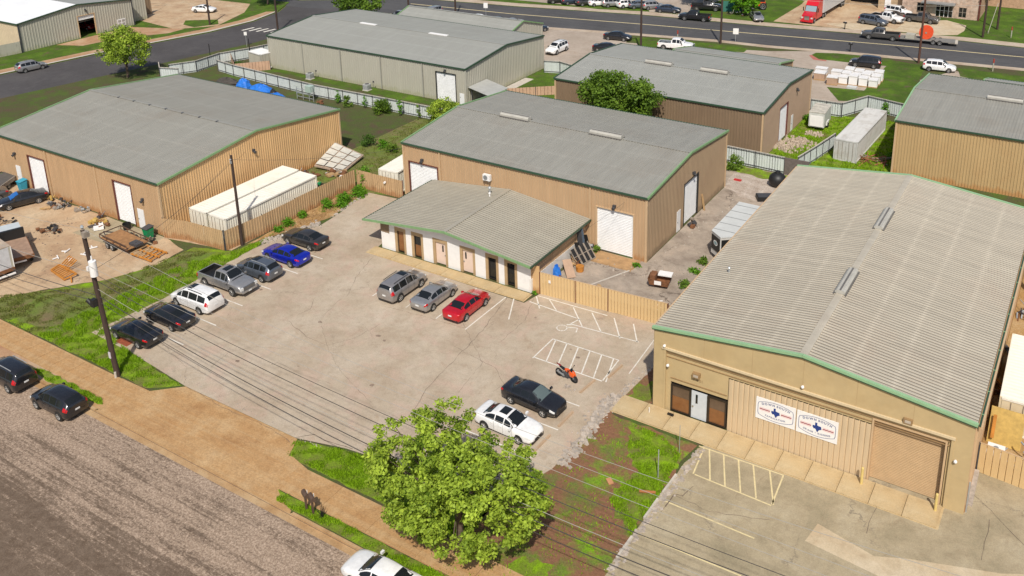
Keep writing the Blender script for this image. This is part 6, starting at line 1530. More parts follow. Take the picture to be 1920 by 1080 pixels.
mb = MB(); mb.box(-75.8, -74.7, 47.0, 47.8, .7, .95); o = mb.build('dark_crate', DSTEEL); tag(o, 'dark flat crate lying on the tail of the utility trailer', 'crate')

# left yard things
def bin_(label, x, y, m, lid, s=1, z=.02, rz=0, cat='wheelie bin', tipped=False):
    t = thing('wheelie_bin', label, cat, (x, y, z), rz)
    mb = MB(); mb.add([(-.3*s, -.3*s, .08), (.3*s, -.3*s, .08), (.3*s, .3*s, .08), (-.3*s, .3*s, .08), (-.38*s, -.4*s, 1.1*s), (.38*s, -.4*s, 1.1*s), (.38*s, .4*s, 1.1*s), (-.38*s, .4*s, 1.1*s)], [(3, 2, 1, 0), (4, 5, 6, 7), (0, 1, 5, 4), (1, 2, 6, 5), (2, 3, 7, 6), (3, 0, 4, 7)]); mb.build('body', m, t)
    mb = MB(); mb.add([(-.42*s, -.46*s, 1.12*s), (.42*s, -.46*s, 1.12*s), (.42*s, .46*s, 1.2*s), (-.42*s, .46*s, 1.2*s), (-.42*s, -.46*s, 1.17*s), (.42*s, -.46*s, 1.17*s), (.42*s, .46*s, 1.28*s), (-.42*s, .46*s, 1.28*s)], [(3, 2, 1, 0), (4, 5, 6, 7), (0, 1, 5, 4), (1, 2, 6, 5), (2, 3, 7, 6), (3, 0, 4, 7)]); mb.build('lid', lid, t)
    mb = MB(); mb.tube((-.36*s, .4*s, .12), (.36*s, .4*s, .12), .12*s, .12*s, 10); mb.build('wheel', RUBBER, t)
    if tipped: t.rotation_euler.x = R(70)
    return t
bin_('green wheelie bin with dark lid beside the left shed corner', -76.6, 49.7, BINGREEN, DSTEEL, 1.0)
bin_('bright blue wheelie bin beside the black sedan at the left shed', -98.9, 51.0 - .9, BINBLUE, BINBLUE, 1.0)
t = thing('parts_bucket', 'small black open tub by the white man door of the left shed', 'tub', (-80.3, 49.9, .02), 20)
mb = MB(); mb.tube((0, 0, 0), (0, 0, .62), .36, .42, 14, caps=False); mb.tube((0, 0, .02), (0, 0, .06), .36, .36, 14); mb.build('shell', BLACK, t)
def scrap(name, label, x, y, r_, n, mats, seed, cat='scrap pile', lo=.15, hi=.9, h=.5):
    t = thing(name, label, cat, (x, y, .02)); r = random.Random(seed)
    for k in range(n):
        a = r.uniform(0, 6.28); d = r_*math.sqrt(r.random()); cx, cy = d*math.cos(a)*1.3, d*math.sin(a); mb = MB(); L = r.uniform(lo, hi)
        kind = r.random(); z = r.uniform(.03, h)
        an = r.uniform(0, 3.14); dx, dy = math.cos(an)*L/2, math.sin(an)*L/2
        if kind < .45: mb.bar((cx-dx, cy-dy, max(.04, z*r.uniform(.2, 1))), (cx+dx, cy+dy, z), r.uniform(.03, .09), r.uniform(.03, .09)); nm = 'bar'
        elif hi > 1.5: mb.bar((cx-dx, cy-dy, .05), (cx+dx, cy+dy, z*.7), .1, .06); nm = 'bar'
        elif kind < .75: mb.box(cx-L/3, cx+L/3, cy-L/4, cy+L/4, z*.3, z*.3+r.uniform(.05, .3), rz=math.degrees(an)); nm = 'block'
        else: mb.tube((cx-dx*.5, cy-dy*.5, z*.6+.1), (cx+dx*.5, cy+dy*.5, z*.6+.1), L*.22, L*.22, 10); nm = 'drum'
        mb.build(nm, r.choice(mats), t)
    return t
scrap('scrap_pile', 'heap of grey and brown scrap against the left shed wall by the black sedan', -91.6, 49.9, 1.0, 34, [STEEL, RUST, GREYWOOD, DSTEEL], 41)
scrap('scrap_pile', 'yellow machine parts right behind the black sedan at the left shed', -93.7, 50.0, .5, 10, [YELLOW, DSTEEL, YELLOW], 42)
scrap('scrap_pile', 'pale pipes lying along the left shed wall between scrap and yellow frame', -88.3, 50.2, .7, 14, [GALV, GREYWOOD, STEEL], 43, h=.2)
scrap('scrap_pile', 'upright grey engine block against the left shed wall', -84.8, 50.1, .35, 12, [STEEL, DSTEEL, RUST], 44, h=.9)
scrap('scrap_pile', 'orange yellow machine bucket and rusty parts near the tall white roll door', -84.3, 49.2, .8, 18, [YELLOW, YELLOW, RUST, DSTEEL], 45, h=.5, hi=1.3)
scrap('scrap_pile', 'white bent sheet and pipe beside the yellow machine bucket', -83.0, 48.8, .6, 10, [WHITEP, GALV, RUST], 46, h=.3, hi=1.4)
scrap('scrap_pile', 'loose junk at the foot of the tan fence near the green bin', -75.9, 49.3, .6, 12, [GREYWOOD, RUST, BLACK], 47, h=.3)
scrap('scrap_pile', 'scattered yellow strap and blocks on the yard by the black sedan', -92.0, 48.4, .5, 5, [YELLOW, WOOD], 48, h=.1)
# yellow rake-like grapple frame
t = thing('grapple_frame', 'bright orange steel frame with prongs lying on the left yard', 'steel frame', (-77.3, 41.4, .03), -8)
for k in range(5): mb = MB(); mb.bar((-1.3+k*.32, .1, .2), (-1.5+k*.34, 1.2, .75), .09, .09); mb.build('prong', RUSTO, t)
for k in range(7): mb = MB(); mb.bar((-1.1+k*.34, -.75, .12), (-1.1+k*.34, .25, .3), .08, .1); mb.build('slat', RUSTO, t)
for a, b in (((-1.4, .2, .25), (1.5, .3, .3)), ((-1.3, -.7, .1), (1.4, -.75, .12)), ((1.4, -.8, .1), (1.6, .35, .32)), ((1.5, -.2, .2), (2.3, -.5, .06)), ((-1.4, -.7, .1), (-1.45, .2, .3))):
    mb = MB(); mb.bar(a, b, .12, .12); mb.build('beam', RUSTO, t)
# white insulators and bent brackets scattered round
for k, (x, y) in enumerate(((-79.3, 44.2), (-79.6, 45.3), (-80.9, 43.6), (-80.3, 42.6), (-79.0, 43.3))):
    t = thing('bracket', ['white bent bracket nearest the rusty utility trailer', 'white bent bracket farthest from the street', 'white bent bracket nearest the flatbed truck', 'white bent bracket closest to the orange frame', 'white bent bracket in the middle of the scattered five'][k], 'bracket', (x, y, .02), k*50, 'white brackets scattered on the left yard')
    mb = MB(); mb.bar((0, 0, .1), (.7, .1, .12), .1, .08); mb.build('arm', WHITEP, t); mb = MB(); mb.bar((.3, 0, .1), (.1, .5, .1), .1, .08); mb.build('arm', WHITEP, t)
# tool trailer / flatbed truck and the covered truck at the left edge
t = thing('flatbed_truck', 'flatbed truck with rusty wooden deck and dark cab rack at the left edge', 'truck', (-83.7, 40.7, .02), -22)
mb = MB(); mb.box(-2.2, 2.1, -1.15, 1.15, .95, 1.12); mb.build('deck', mat('worn_deck', (.34, .22, .15), .8, .2, 2), t)
mb = MB(); mb.box(-2.2, 2.15, -1.2, -1.152, .88, 1.13); mb.build('side_rail', RUST, t); mb = MB(); mb.box(-2.2, 2.15, 1.152, 1.2, .88, 1.13); mb.build('side_rail', RUST, t)
mb = MB(); mb.box(2.1, 2.2, -1.2, 1.2, .8, 1.12); mb.build('rear_sill', RUST, t)
mb = MB(); mb.box(-2.5, -2.2, -1.1, 1.1, 1.0, 2.1); mb.build('cab_rack', BLACK, t)
mb = MB(); mb.box(-4.4, -2.52, -.95, .95, .6, 1.9); mb.build('cab', mat('pale_blue_cab', (.5, .54, .55), .4, .05, 2), t)
mb = MB(); mb.box(2.15, 2.21, -.5, .5, .6, .74); mb.build('bumper', WHITEP, t)
for x in (-3.4, 1.0):
    for s in (-1, 1): wheel(t, x, s*1.0, .42, s, False)
t = thing('stake_truck', 'covered stake truck with corrugated white side and rusty tail at the left edge', 'truck', (-82.6, 37.7, .02), -8)
mb = MB(); ribbed(mb, (-4, -1.25), (1, 0), 6.0, 1.15, lambda s: 3.1, (0, -1), .35, .05); mb.build('side_sheet', WHITEP, t)
mb = MB(); mb.box(-4, 2.0, -1.2, 1.25, 3.12, 3.2); mb.build('top', mat('dusty_truck_top', (.42, .33, .25), .8, .15, 1), t)
mb = MB(); mb.box(-4, 2.05, 1.2, 1.27, 1.1, 3.1); mb.build('side_sheet', WHITEP, t)
mb = MB(); mb.box(1.9, 2.02, -1.2, -1.05, 1.1, 3.1); mb.build('stake', CREAM, t); mb = MB(); mb.box(1.9, 2.02, 1.05, 1.2, 1.1, 3.1); mb.build('stake', CREAM, t)
mb = MB(); mb.box(1.92, 2.0, -1.04, 1.04, 1.1, 3.1); mb.build('tail_curtain', mat('pale_curtain', (.55, .55, .56), .6), t)
mb = MB(); mb.box(-4, 2.1, -1.25, 1.25, .8, 1.1); mb.build('chassis', RUST, t)
mb = MB(); mb.box(2.1, 2.25, -1.2, 1.2, .5, .62); mb.build('bumper', WHITEP, t)
for x in (-2.6, 1.0):
    for s in (-1, 1): wheel(t, x, s*1.05, .45, s, False)
t = thing('gooseneck_trailer', 'dark flat trailer standing behind the black sedan at the left shed', 'trailer', (-101.3, 48.6, .02), -60)
mb = MB(); mb.box(-3, 3, -1.1, 1.1, .8, 1.0); mb.build('deck', mat('dark_grey_deck', (.09, .085, .08), .7, .15, 2), t)
mb = MB(); mb.box(-3, 3.0, -1.2, -1.102, .62, 1.05); mb.build('side_rail', BLACK, t); mb = MB(); mb.box(-3, 3, 1.102, 1.2, .62, 1.05); mb.build('side_rail', GREYWOOD, t)
for x in (-.5, .5):
    for s in (-1, 1): wheel(t, x, s*.95, .38, s, False)

# storage dirt between containers and lawn: stacked window frames
t = thing('leaning_stack', 'stack of weathered white framed panels leaning by the left shed back corner', 'panel stack', (-73.4, 73.0, .05), 12)
mb = MB(); mb.add([(-1.9, -2.3, .5), (1.9, -2.3, .2), (1.9, 2.3, .5), (-1.9, 2.3, 1.7), (-1.9, -2.3, .35), (1.9, -2.3, .05), (1.9, 2.3, .35), (-1.9, 2.3, 1.55)], [(0, 1, 2, 3), (7, 6, 5, 4), (0, 4, 5, 1), (1, 5, 6, 2), (2, 6, 7, 3), (3, 7, 4, 0)]); mb.build('backing', mat('old_backing', (.36, .27, .20), .9, .2, 2), t)
for i in range(3):
    for j in range(4):
        x0, x1 = -1.8+i*1.22, -.72+i*1.22; y0, y1 = -2.15+j*1.1, -1.2+j*1.1
        zf = lambda x, y: .36+(.0 if True else 0)+ (1-(x+1.9)/3.8)*(.3+(y+2.3)/4.6*.95)*1.0+ (y+2.3)/4.6*.15
        mb = MB(); mb.add([(x0, y0, zf(x0, y0)), (x1, y0, zf(x1, y0)), (x1, y1, zf(x1, y1)), (x0, y1, zf(x0, y1))], [(0, 1, 2, 3)]); mb.build('pane', mat('dusty_pane', (.56, .54, .47), .5, .1, 2), t)
scrap('scrap_pile', 'jumble of pale frames and crates beside the leaning window panels', -75.3 + .9, 67.2, 1.0, 34, [WHITEP, GREYWOOD, GREYWOOD, DSTEEL, RUST, WHITEP], 51, h=1.6, hi=1.8)
scrap('scrap_pile', 'dark tarp covered heap at the far end of the white containers', -71.0, 66.6, .8, 16, [BLACK, DSTEEL, BINGREEN], 52, h=.6)
mb = MB(); mb.bar((-74.9, 65.3, .4), (-72.6, 66.6, .6), 1.2, .1); o = mb.build('pallet', GREYWOOD); tag(o, 'grey pallet lying between the containers and the left shed wall', 'pallet')
# back lane junk: blue tarps
r = random.Random(5)
def tarp(label, x, y, rx, ry, h, m, seed, cat='tarp'):
    rr = random.Random(seed); mb = MB(); n, m_ = 14, 7
    vs = []
    for j in range(m_+1):
        t_ = j/m_
        for i in range(n):
            a = 2*math.pi*i/n; k = 1+rr.uniform(-.12, .12)
            vs.append((rx*math.sin(t_*math.pi/2)*math.cos(a)*k, ry*math.sin(t_*math.pi/2)*math.sin(a)*k, h*math.cos(t_*math.pi/2)*(1+rr.uniform(-.15, .15))))
    mb.add(vs, [(j*n+i, (j+1)*n+i, (j+1)*n+(i+1) % n, j*n+(i+1) % n) for j in range(m_) for i in range(n)])
    o = mb.build('covered_load', m); o.location = (x, y, .02); tag(o, label, cat); return o
tarp('bright blue tarp over a tall load behind the left shed', -106.5, 88.0, 1.2, 1.0, 1.35, BLUETARP, 1)
tarp('large bright blue tarp covered load right of the taller blue one', -102.4, 87.6, 2.2, 1.3, 1.15, BLUETARP, 2)
tarp('low blue tarp with a black bundle at the end of the blue loads', -98.6, 86.8, 1.6, 1.0, .75, BLUETARP, 3)
tarp('dark tarp covered heap left of the blue tarps', -110.3, 88.2, 2.0, 1.1, .9, mat('dark_tarp', (.07, .06, .05), .8, .2, 2), 4)
tarp('black bundle lying over the low blue tarp', -99.3, 87.0, .6, .6, 1.15, BLACK, 6, 'bundle')
t = thing('steel_rack', 'pale steel rack and ladder standing by the white fence behind the left shed', 'rack', (-94.6, 88.2, 0))
for x in (-1.2, 0, 1.2, 2.0): mb = MB(); mb.bar((x, 0, 0), (x, 0, 2.2 if x > 1 else 1.8), .08, .08); mb.build('post', GALV, t)
for z in (.4, .9, 1.5): mb = MB(); mb.bar((-1.2, 0, z), (2.0, 0, z), .06, .08); mb.build('shelf', GALV, t)
mb = MB(); mb.box(.9, 1.9, -.4, .4, 1.4, 2.3); mb.build('tank', mat('pale_green_tank', (.4, .5, .44), .6), t)
scrap('scrap_pile', 'low heap of boards on the lane behind the left shed', -91.5, 87.6, .8, 10, [GREYWOOD, RUST, WOOD], 55, h=.5)

# right yard things
t = thing('leaning_stack', 'stack of black and white framed panels leaning on the wing side wall', 'panel stack', (-37.7, 66.6, .02), -12)
for k in range(4):
    y = -.9+k*.62
    mb = MB(); mb.add([(-.45, y, 1.35), (.55, y, .05), (.55, y+.52, .05), (-.45, y+.52, 1.35)], [(0, 1, 2, 3)]); mb.build('panel', BLACK, t)
    for a, b in (((-.47, y, 1.38), (.57, y, .07)), ((-.47, y+.52, 1.38), (.57, y+.52, .07)), ((.03, y, .74), (.03, y+.52, .74)), ((.57, y, .07), (.57, y+.52, .07))):
        mb = MB(); mb.bar(a, b, .07, .05); mb.build('frame', GREYWOOD, t)
t = thing('leaning_stack', 'tall dark sheets leaning upright against the wing side wall', 'panel stack', (-38.1, 67.8, .02), 0)
for k, (y, h, m_) in enumerate(((-.3, 2.5, DSTEEL), (0, 2.7, mat('slate_sheet', (.10, .13, .17), .4)), (.8, 1.7, BLACK), (-.75, 1.6, BLACK))):
    mb = MB(); mb.bar((.05+k*.06, y, 0), (-.25, y, h), .5, .04); mb.build('sheet', m_, t)
scrap('scrap_pile', 'brown board heap in the corner behind the board gate', -37.9, 62.4, .6, 14, [RUST, GREYWOOD, WOOD], 61, h=.7)
mb = MB(); mb.bar((-38.0, 64.6, 1.1), (-36.9, 63.6, .05), .8, .06); o = mb.build('leaning_board', mat('pinkish_board', (.42, .28, .19), .8, .1, 2)); tag(o, 'broad brown board leaning behind the board gate', 'board')
tarp('blue crumpled bag on the board heap behind the gate', -38.0, 62.9, .42, .38, 1.3, BLUETARP, 9, 'bag')
mb = MB(); mb.tube((0, 0, 0), (0, 0, .5), .34, .38, 12); o = mb.build('orange_bucket', RUSTO); o.location = (-36.9, 65.1, .02); tag(o, 'rusty orange bucket at the foot of the leaning frames', 'bucket')
t = thing('scrap_crate', 'rusty brown crate with white label and pale boards in the right yard', 'crate', (-29.6, 66.2, .02), 12)
mb = MB(); mb.add([(-.8, -.5, .3), (.8, -.5, .3), (.8, .5, .3), (-.8, .5, .3), (-.95, -.6, .95), (.95, -.6, .8), (.95, .6, .8), (-.95, .6, .95)], [(3, 2, 1, 0), (0, 1, 5, 4), (1, 2, 6, 5), (2, 3, 7, 6), (3, 0, 4, 7)]); mb.build('body', RUST, t)
mb = MB(); mb.box(-.35, .25, -.62, -.58, .45, .8); mb.build('label_plate', WHITEP, t)
mb = MB(); mb.box(-.2, 1.0, .1, .9, .95, 1.05); mb.build('board', WHITEP, t); mb = MB(); mb.box(-.8, -.3, -.4, .5, .6, 1.15); mb.build('crate', RUST, t)
scrap('scrap_pile', 'pile of split timber and weeds behind the board gate at its right end', -28.3, 62.6, 1.0, 30, [WOOD, GREYWOOD, WOOD, WHITEP], 62, h=.5)
scrap('scrap_pile', 'dark pallets leaning on the roll door in the long side yard', -31.6, 78.2, .45, 10, [DSTEEL, RUST, GREYWOOD], 63, h=1.2)
t = thing('plank', 'pale plank standing against the main shed beside its side roll door', 'plank', (-32.2, 82.3, .02)); mb = MB(); mb.bar((.15, 0, 0), (-.2, .1, 1.7), .2, .05); mb.build('board', WOOD, t)
mb = MB(); mb.ball((0, 0, .75), .95, 12, 8, (1, 1, .9)); mb.tube((0, 0, 1.4), (0, 0, 1.75), .35, .28, 12); o = mb.build('water_tank', BLACK, smooth=True); o.location = (-27.6, 91.8, .02); tag(o, 'round black plastic tank near the white fence in the right yard', 'tank')
t = thing('black_trough', 'black flat trough on the ground in front of the round black tank', 'trough', (-27.4, 88.0, .02), 30); mb = MB(); mb.box(-1.1, 1.1, -.6, .6, 0, .45); mb.build('shell', BLACK, t); mb = MB(); mb.box(-1.0, 1.0, -.5, .5, .452, .5); mb.build('lid', DSTEEL, t)
mb = MB(); mb.box(-32.2, -31.4, 91.0, 91.4, .02, .12); o = mb.build('red_plate', mat('red_plastic', (.5, .03, .03), .5)); tag(o, 'flat red plastic piece on the gravel by the back white fence', 'plastic piece')
scrap('scrap_pile', 'small white and brown odds and ends beside the round black tank', -26.4, 91.0, .5, 9, [WHITEP, RUST, BINBLUE], 64, h=.5)
scrap('timber_pile', 'splayed rusty red boards beside the weathered grey container', -20.3, 104.0, 1.4, 26, [mat('red_board', (.36, .13, .07), .9, .2, 2), RUST, GREYWOOD], 65, h=.5, lo=1.2, hi=3.2)
# far right behind the stucco building
t = thing('yellow_sheet_metal', 'mustard yellow steel panel leaning behind the stucco building', 'steel panel', (-1.7, 58.9, .02)); mb = MB(); mb.bar((0, -.2, 0), (0, .7, 2.2), 2.0, .1); mb.build('sheet', YELLOW, t); mb = MB(); mb.bar((-.7, -.35, .5), (-.7, .2, 1.9), .2, .1); mb.build('hook', RUSTO, t)
t = thing('white_tank', 'white plastic tote behind the board fence at the right edge', 'tote', (-2.0, 56.7, .02)); mb = MB(); mb.box(-.5, .5, -.5, .5, .1, 1.1); mb.build('body', WHITEP, t); mb = MB(); mb.tube((0, 0, 1.1), (0, 0, 1.2), .15, .15, 10); mb.build('cap', STEEL, t)
scrap('scrap_pile', 'heap of grey steel parts just behind the board fence', -.9, 56.4, .8, 40, [GALV, STEEL, DSTEEL, GREYWOOD], 71, h=1.1)
scrap('scrap_pile', 'tangled galvanised mesh and bars at the right edge of the photo', 1.2, 57.4, 1.2, 60, [GALV, STEEL, GALV, WHITEP], 72, h=1.5, hi=1.8)
scrap('scrap_pile', 'rusty beams lying along the stucco building side wall', -2.1, 64.5, .5, 16, [RUST, RUSTO, mat('pink_board', (.5, .32, .24), .8)], 73, h=.9, lo=1, hi=2.6)
scrap('scrap_pile', 'wheels and dark parts beside the cream ribbed container', -2.3, 70.2, .6, 14, [DSTEEL, RUBBER, WOOD], 74, h=.5)
scrap('scrap_pile', 'grey rack with dark bars behind the stucco building at the right edge', -1.7, 76.5, .9, 22, [GALV, DSTEEL, RUST], 75, h=1.2, hi=1.8)
t = thing('yellow_post', 'upright yellow timber post at the right edge behind the ribbed roof', 'post', (-2.0, 80.5, 0)); mb = MB(); mb.box(-.2, .2, -.1, .1, 0, 3.6); mb.build('board', YELLOW, t)
sheet('back_yard_dirt', [(-2.9, 55.35), (20, 54.2), (20, 90), (-2.9, 90)], .010, DIRT)
mb = MB(); mb.bar((-2.75, 51.9, 0), (-2.8, 55.2, .1), .3, .35); o = mb.build('stone_edging', ROCK); tag(o, 'rough pale stone edging at the corner of the stucco building', 'edging')
mb = MB()
mb.bar((-3.4+.55, 51.3, .02), (-2.85, 51.3, 2.2), .08, .08); o = mb.build('conduit', GALV); tag(o, 'thin grey conduit at the right corner of the stucco building', 'pipe')

# pallets with wrapped goods
def pallet_stack(x, y, rz, nx, ny, h, label, brown=False, cover=False):
    t = thing('wrapped_pallet', label, 'pallet', (x, y, .02), rz, 'white wrapped pallets on the concrete by the far road')
    mb = MB(); mb.box(-nx/2, nx/2, -ny/2, ny/2, 0, .15); mb.build('pallet_base', WOOD, t)
    mb = MB(); mb.box(-nx/2+.05, nx/2-.05, -ny/2+.05, ny/2-.05, .15, h); mb.build('goods', mat('brown_goods', (.42, .28, .19), .8, .1, 2) if brown else WHITEP, t)
    mb = MB(); mb.box(-nx/2, nx/2, -ny/2, ny/2, h+.01, h+.12); mb.build('cover', mat('wrap_white', (.74, .72, .69), .5, .08, 3), t)
pallet_stack(-34.4, 132.0, 5, 1.6, 1.4, 1.0, 'white covered pallet at the left end of the front row', True); pallet_stack(-32.2, 130.6, 5, 1.5, 1.4, 1.05, 'brown sided white topped pallet, second in the front row', True)
pallet_stack(-34.8, 134.3, 5, 1.7, 1.2, 1.0, 'white covered pallet behind the leftmost one')
pallet_stack(-32.4, 133.6, 5, 1.5, 1.4, 1.1, 'white covered pallet in the middle of the block')
for i in range(4):
    for j in range(3):
        pallet_stack(-30.9+i*1.35-.0*j, 131.6+j*1.7+i*.15, 5, 1.25, 1.5, 1.0+.16*((i*2+j) % 3), f'white wrapped pallet in the block, {["front","middle","back"][j]} row, {["first","second","third","fourth"][i]} from the left')
mb = MB(); mb.box(-29.9, -28.6, 129.4, 130.3, .02, .3); o = mb.build('grey_slab_stack', mat('pale_slab', (.55, .55, .54), .7)); tag(o, 'low grey slab stack in front of the wrapped pallets', 'slab stack')
# road side odds: flat trailer with orange reel
t = thing('flat_trailer', 'flat trailer carrying a red orange cable reel behind the gunmetal pickup', 'trailer', (-24.7, 160.5, -.06), 7)
mb = MB(); mb.box(-4.2, 4.2, -1.15, 1.15, .55, .7); mb.build('deck', mat('trailer_deck', (.20, .19, .17), .8), t)
mb = MB(); mb.bar((-4.2, 0, .5), (-5.8, 0, .5), .15, .15); mb.build('drawbar', DSTEEL, t); mb = MB(); mb.box(3.2, 4.6, -1.1, 1.1, .45, .6); mb.build('ramp', CONC, t)
for x in (.9, 1.9):
    for s in (-1, 1): wheel(t, x, s*1.1, .4, s, True)
t = thing('cable_reel', 'red orange cable reel standing on the flat trailer on the far road', 'cable reel', (-25.0, 160.3, .65), 7)
REDO = mat('reel_orange_red', (.72, .08, .02), .6, .1, 3)
for s in (-.45, .45): mb = MB(); mb.tube((0, s-.03, 1.1), (0, s+.03, 1.1), 1.1, 1.1, 24); mb.build('flange', REDO, t)
mb = MB(); mb.tube((0, -.42, 1.1), (0, .42, 1.1), .7, .7, 20); mb.build('drum', REDO, t); mb = MB(); mb.tube((0, -.52, 1.1), (0, .52, 1.1), .16, .16, 10); mb.build('hub', GREYWOOD, t)
scrap('cable_bundle', 'black pipe bundle lying behind the orange reel on the flat trailer', -23.2, 160.6, .6, 8, [BLACK, DSTEEL], 81, 'pipe bundle', h=.9); bpy.data.objects[-1] if False else None
mb = MB(); mb.box(-28.0, -26.6, 159.2, 160.6, .5, 1.3); o = mb.build('tool_box', CREAM); tag(o, 'cream tool box near the front of the flat trailer', 'tool box')
# semi truck
t = thing('semi_truck', 'red semi truck with long pale grey box trailer facing the far road', 'truck', (-45.7, 165.4, .0), -93)
mb = MB(); mb.add([(1.6, -1.0, .5), (1.6, 1.0, .5), (1.6, .95, 1.5), (1.6, -.95, 1.5), (0, -1.15, .5), (0, 1.15, .5), (-.1, 1.1, 1.9), (-.1, -1.1, 1.9)], [(0, 1, 2, 3), (3, 2, 6, 7), (0, 3, 7, 4), (1, 5, 6, 2)]); mb.build('hood', RUNRED, t)
mb = MB(); mb.add([(-.1, -1.15, 1.8), (-.1, 1.15, 1.8), (-.6, 1.1, 2.9), (-.6, -1.1, 2.9), (-1.6, 1.1, 3.8), (-1.6, -1.1, 3.8), (-3.2, 1.15, 3.8), (-3.2, -1.15, 3.8), (-3.2, 1.15, .6), (-3.2, -1.15, .6), (-.1, 1.15, .6), (-.1, -1.15, .6)], [(3, 2, 4, 5), (5, 4, 6, 7), (0, 3, 5, 7, 9, 11), (1, 10, 8, 6, 4, 2), (7, 6, 8, 9)]); mb.build('cab', RUNRED, t)
mb = MB(); mb.add([(-.08, -1.0, 1.92), (-.08, 1.0, 1.92), (-.56, .98, 2.85), (-.56, -.98, 2.85)], [(0, 1, 2, 3)]); mb.build('windscreen', mat('sky_glass', (.25, .33, .36), .1, 0), t)
mb = MB(); mb.box(1.6, 1.68, -.45, .45, .7, 1.4); mb.build('grille', CHROME, t); mb = MB(); mb.box(1.6, 1.8, -1.15, 1.15, .35, .65); mb.build('bumper', RUNRED, t)
for s in (-1, 1):
    mb = MB(); ya, yb = sorted((s*.7, s*1.02)); mb.box(1.5, 1.66, ya, yb, .95, 1.2); mb.build('head_light', HEAD, t)
    for x in (.7, -3.8, -5.0): wheel(t, x, s*1.05, .5, s, True)
    mb = MB(); ya, yb = sorted((s*1.3, s*1.42)); mb.box(-.3, -.1, ya, yb, 1.9, 2.6); mb.build('mirror', BLACK, t)
t = thing('box_semi_trailer', 'long pale grey box trailer coupled behind the red cab', 'trailer', (-45.7, 165.4, .0), -93)
mb = MB(); mb.box(-17, -3.6, -1.28, 1.28, 1.1, 4.0); mb.build('box', mat('pale_box', (.55, .55, .54), .5, .03, 1), t)
for x in (-14.5, -15.8):
    for s in (-1, 1): wheel(t, x, s*1.1, .5, s, True)
# orange tractor and green tent beyond
t = thing('tractor', 'orange tractor at the top edge beside the lawn', 'tractor', (-57.2, 171.0, .0), 200)
mb = MB(); mb.box(-1.2, 1.4, -.6, .6, .7, 1.5); mb.build('body', mat('tractor_orange', (.70, .10, .02), .5), t); mb = MB(); mb.box(-1.1, 0, -.6, .6, 1.52, 2.3); mb.build('cab', BLACK, t)
for s in (-1, 1): wheel(t, -.8, s*.8, .7, s, True); wheel(t, 1.0, s*.7, .5, s, True)
t = thing('green_tent', 'dark green canvas tent among cars across the far road', 'tent', (-61.3, 167.5, 0), 20)
mb = MB(); mb.add([(-1.8, -1.2, 0), (1.8, -1.2, 0), (1.8, 1.2, 0), (-1.8, 1.2, 0), (-1.8, 0, 1.8), (1.8, 0, 1.8)], [(0, 1, 5, 4), (2, 3, 4, 5), (3, 0, 4), (1, 2, 5)]); mb.build('canvas', mat('dark_green_canvas', (.01, .10, .07), .8), t)
scrap('scrap_pile', 'mixed junk beside the dark green tent across the far road', -59.0, 165.0, 1.5, 14, [WHITEP, RUST, CREAM], 85, h=1.2)

scrap('scrap_pile', 'low clutter of boards and bags against the wing side wall wainscot', -38.0, 65.6, .5, 22, [GREYWOOD, WOOD, RUST, WHITEP], 91, h=.7)
scrap('scrap_pile', 'mixed grey odds beside the corner of the white roll door in the right yard', -38.0, 68.9, .4, 14, [DSTEEL, GREYWOOD, STEEL], 92, h=.8)
scrap('scrap_pile', 'loose timber and sheet offcuts along the inside of the board gate', -33.5, 62.6, .7, 18, [WOOD, GREYWOOD, RUST], 93, h=.25, hi=1.4)
scrap('scrap_pile', 'dark clutter along the right building wall beyond the scrap crate', -25.3, 66.5, .9, 26, [DSTEEL, RUST, GREYWOOD, BLACK], 94, h=.7)
scrap('scrap_pile', 'junk heap between the enclosed trailer and the gravel pad', -25.6, 84.0, .8, 20, [DSTEEL, RUST, WHITEP, STEEL], 95, h=.6)
scrap('scrap_pile', 'rusty bars and buckets in front of the flatbed truck', -86.6, 45.6, 1.0, 22, [RUST, DSTEEL, BLACK], 96, h=.35)
scrap('scrap_pile', 'dark machine parts near the left edge of the dirt yard', -92.6, 44.2, 1.1, 20, [DSTEEL, RUST, RUBBER], 97, h=.5)
scrap('scrap_pile', 'broken pale frames at the foot of the leaning window panels', -71.6, 70.6, .9, 26, [WHITEP, GREYWOOD, RUST, WOOD], 98, h=.6, hi=1.4)
scrap('scrap_pile', 'dark poles and offcuts lying beyond the white containers', -74.2, 68.6, .9, 18, [DSTEEL, GREYWOOD, RUST], 99, h=.5, hi=1.4)
car('sedan', -99.6, 46.2, 250, PGM, 'grey car nose just entering at the left edge beside the black sedan')
# motorcycle
t = thing('motorcycle', 'orange and black sport motorcycle parked by the white hatched bay', 'motorcycle', (-29.85, 50.6, .03), -8)
MO = paint('motorcycle_orange', (.72, .10, .01), 0, .25)
def torus(mb, x, z, r0, r1, n=20, w_=.06):
    for i in range(n):
        a, b = 2*math.pi*i/n, 2*math.pi*(i+1)/n
        P = lambda a_, rr, y: (x+rr*math.cos(a_), y, z+rr*math.sin(a_))
        mb.quad(P(a, r0, -w_*.6), P(b, r0, -w_*.6), P(b, r1, -w_), P(a, r1, -w_)); mb.quad(P(a, r1, w_), P(b, r1, w_), P(b, r0, w_*.6), P(a, r0, w_*.6))
        mb.quad(P(a, r0, -w_*.6), P(a, r0, w_*.6), P(b, r0, w_*.6), P(b, r0, -w_*.6)); mb.quad(P(a, r0*.72, -w_*.5), P(b, r0*.72, -w_*.5), P(b, r0*.72, w_*.5), P(a, r0*.72, w_*.5))
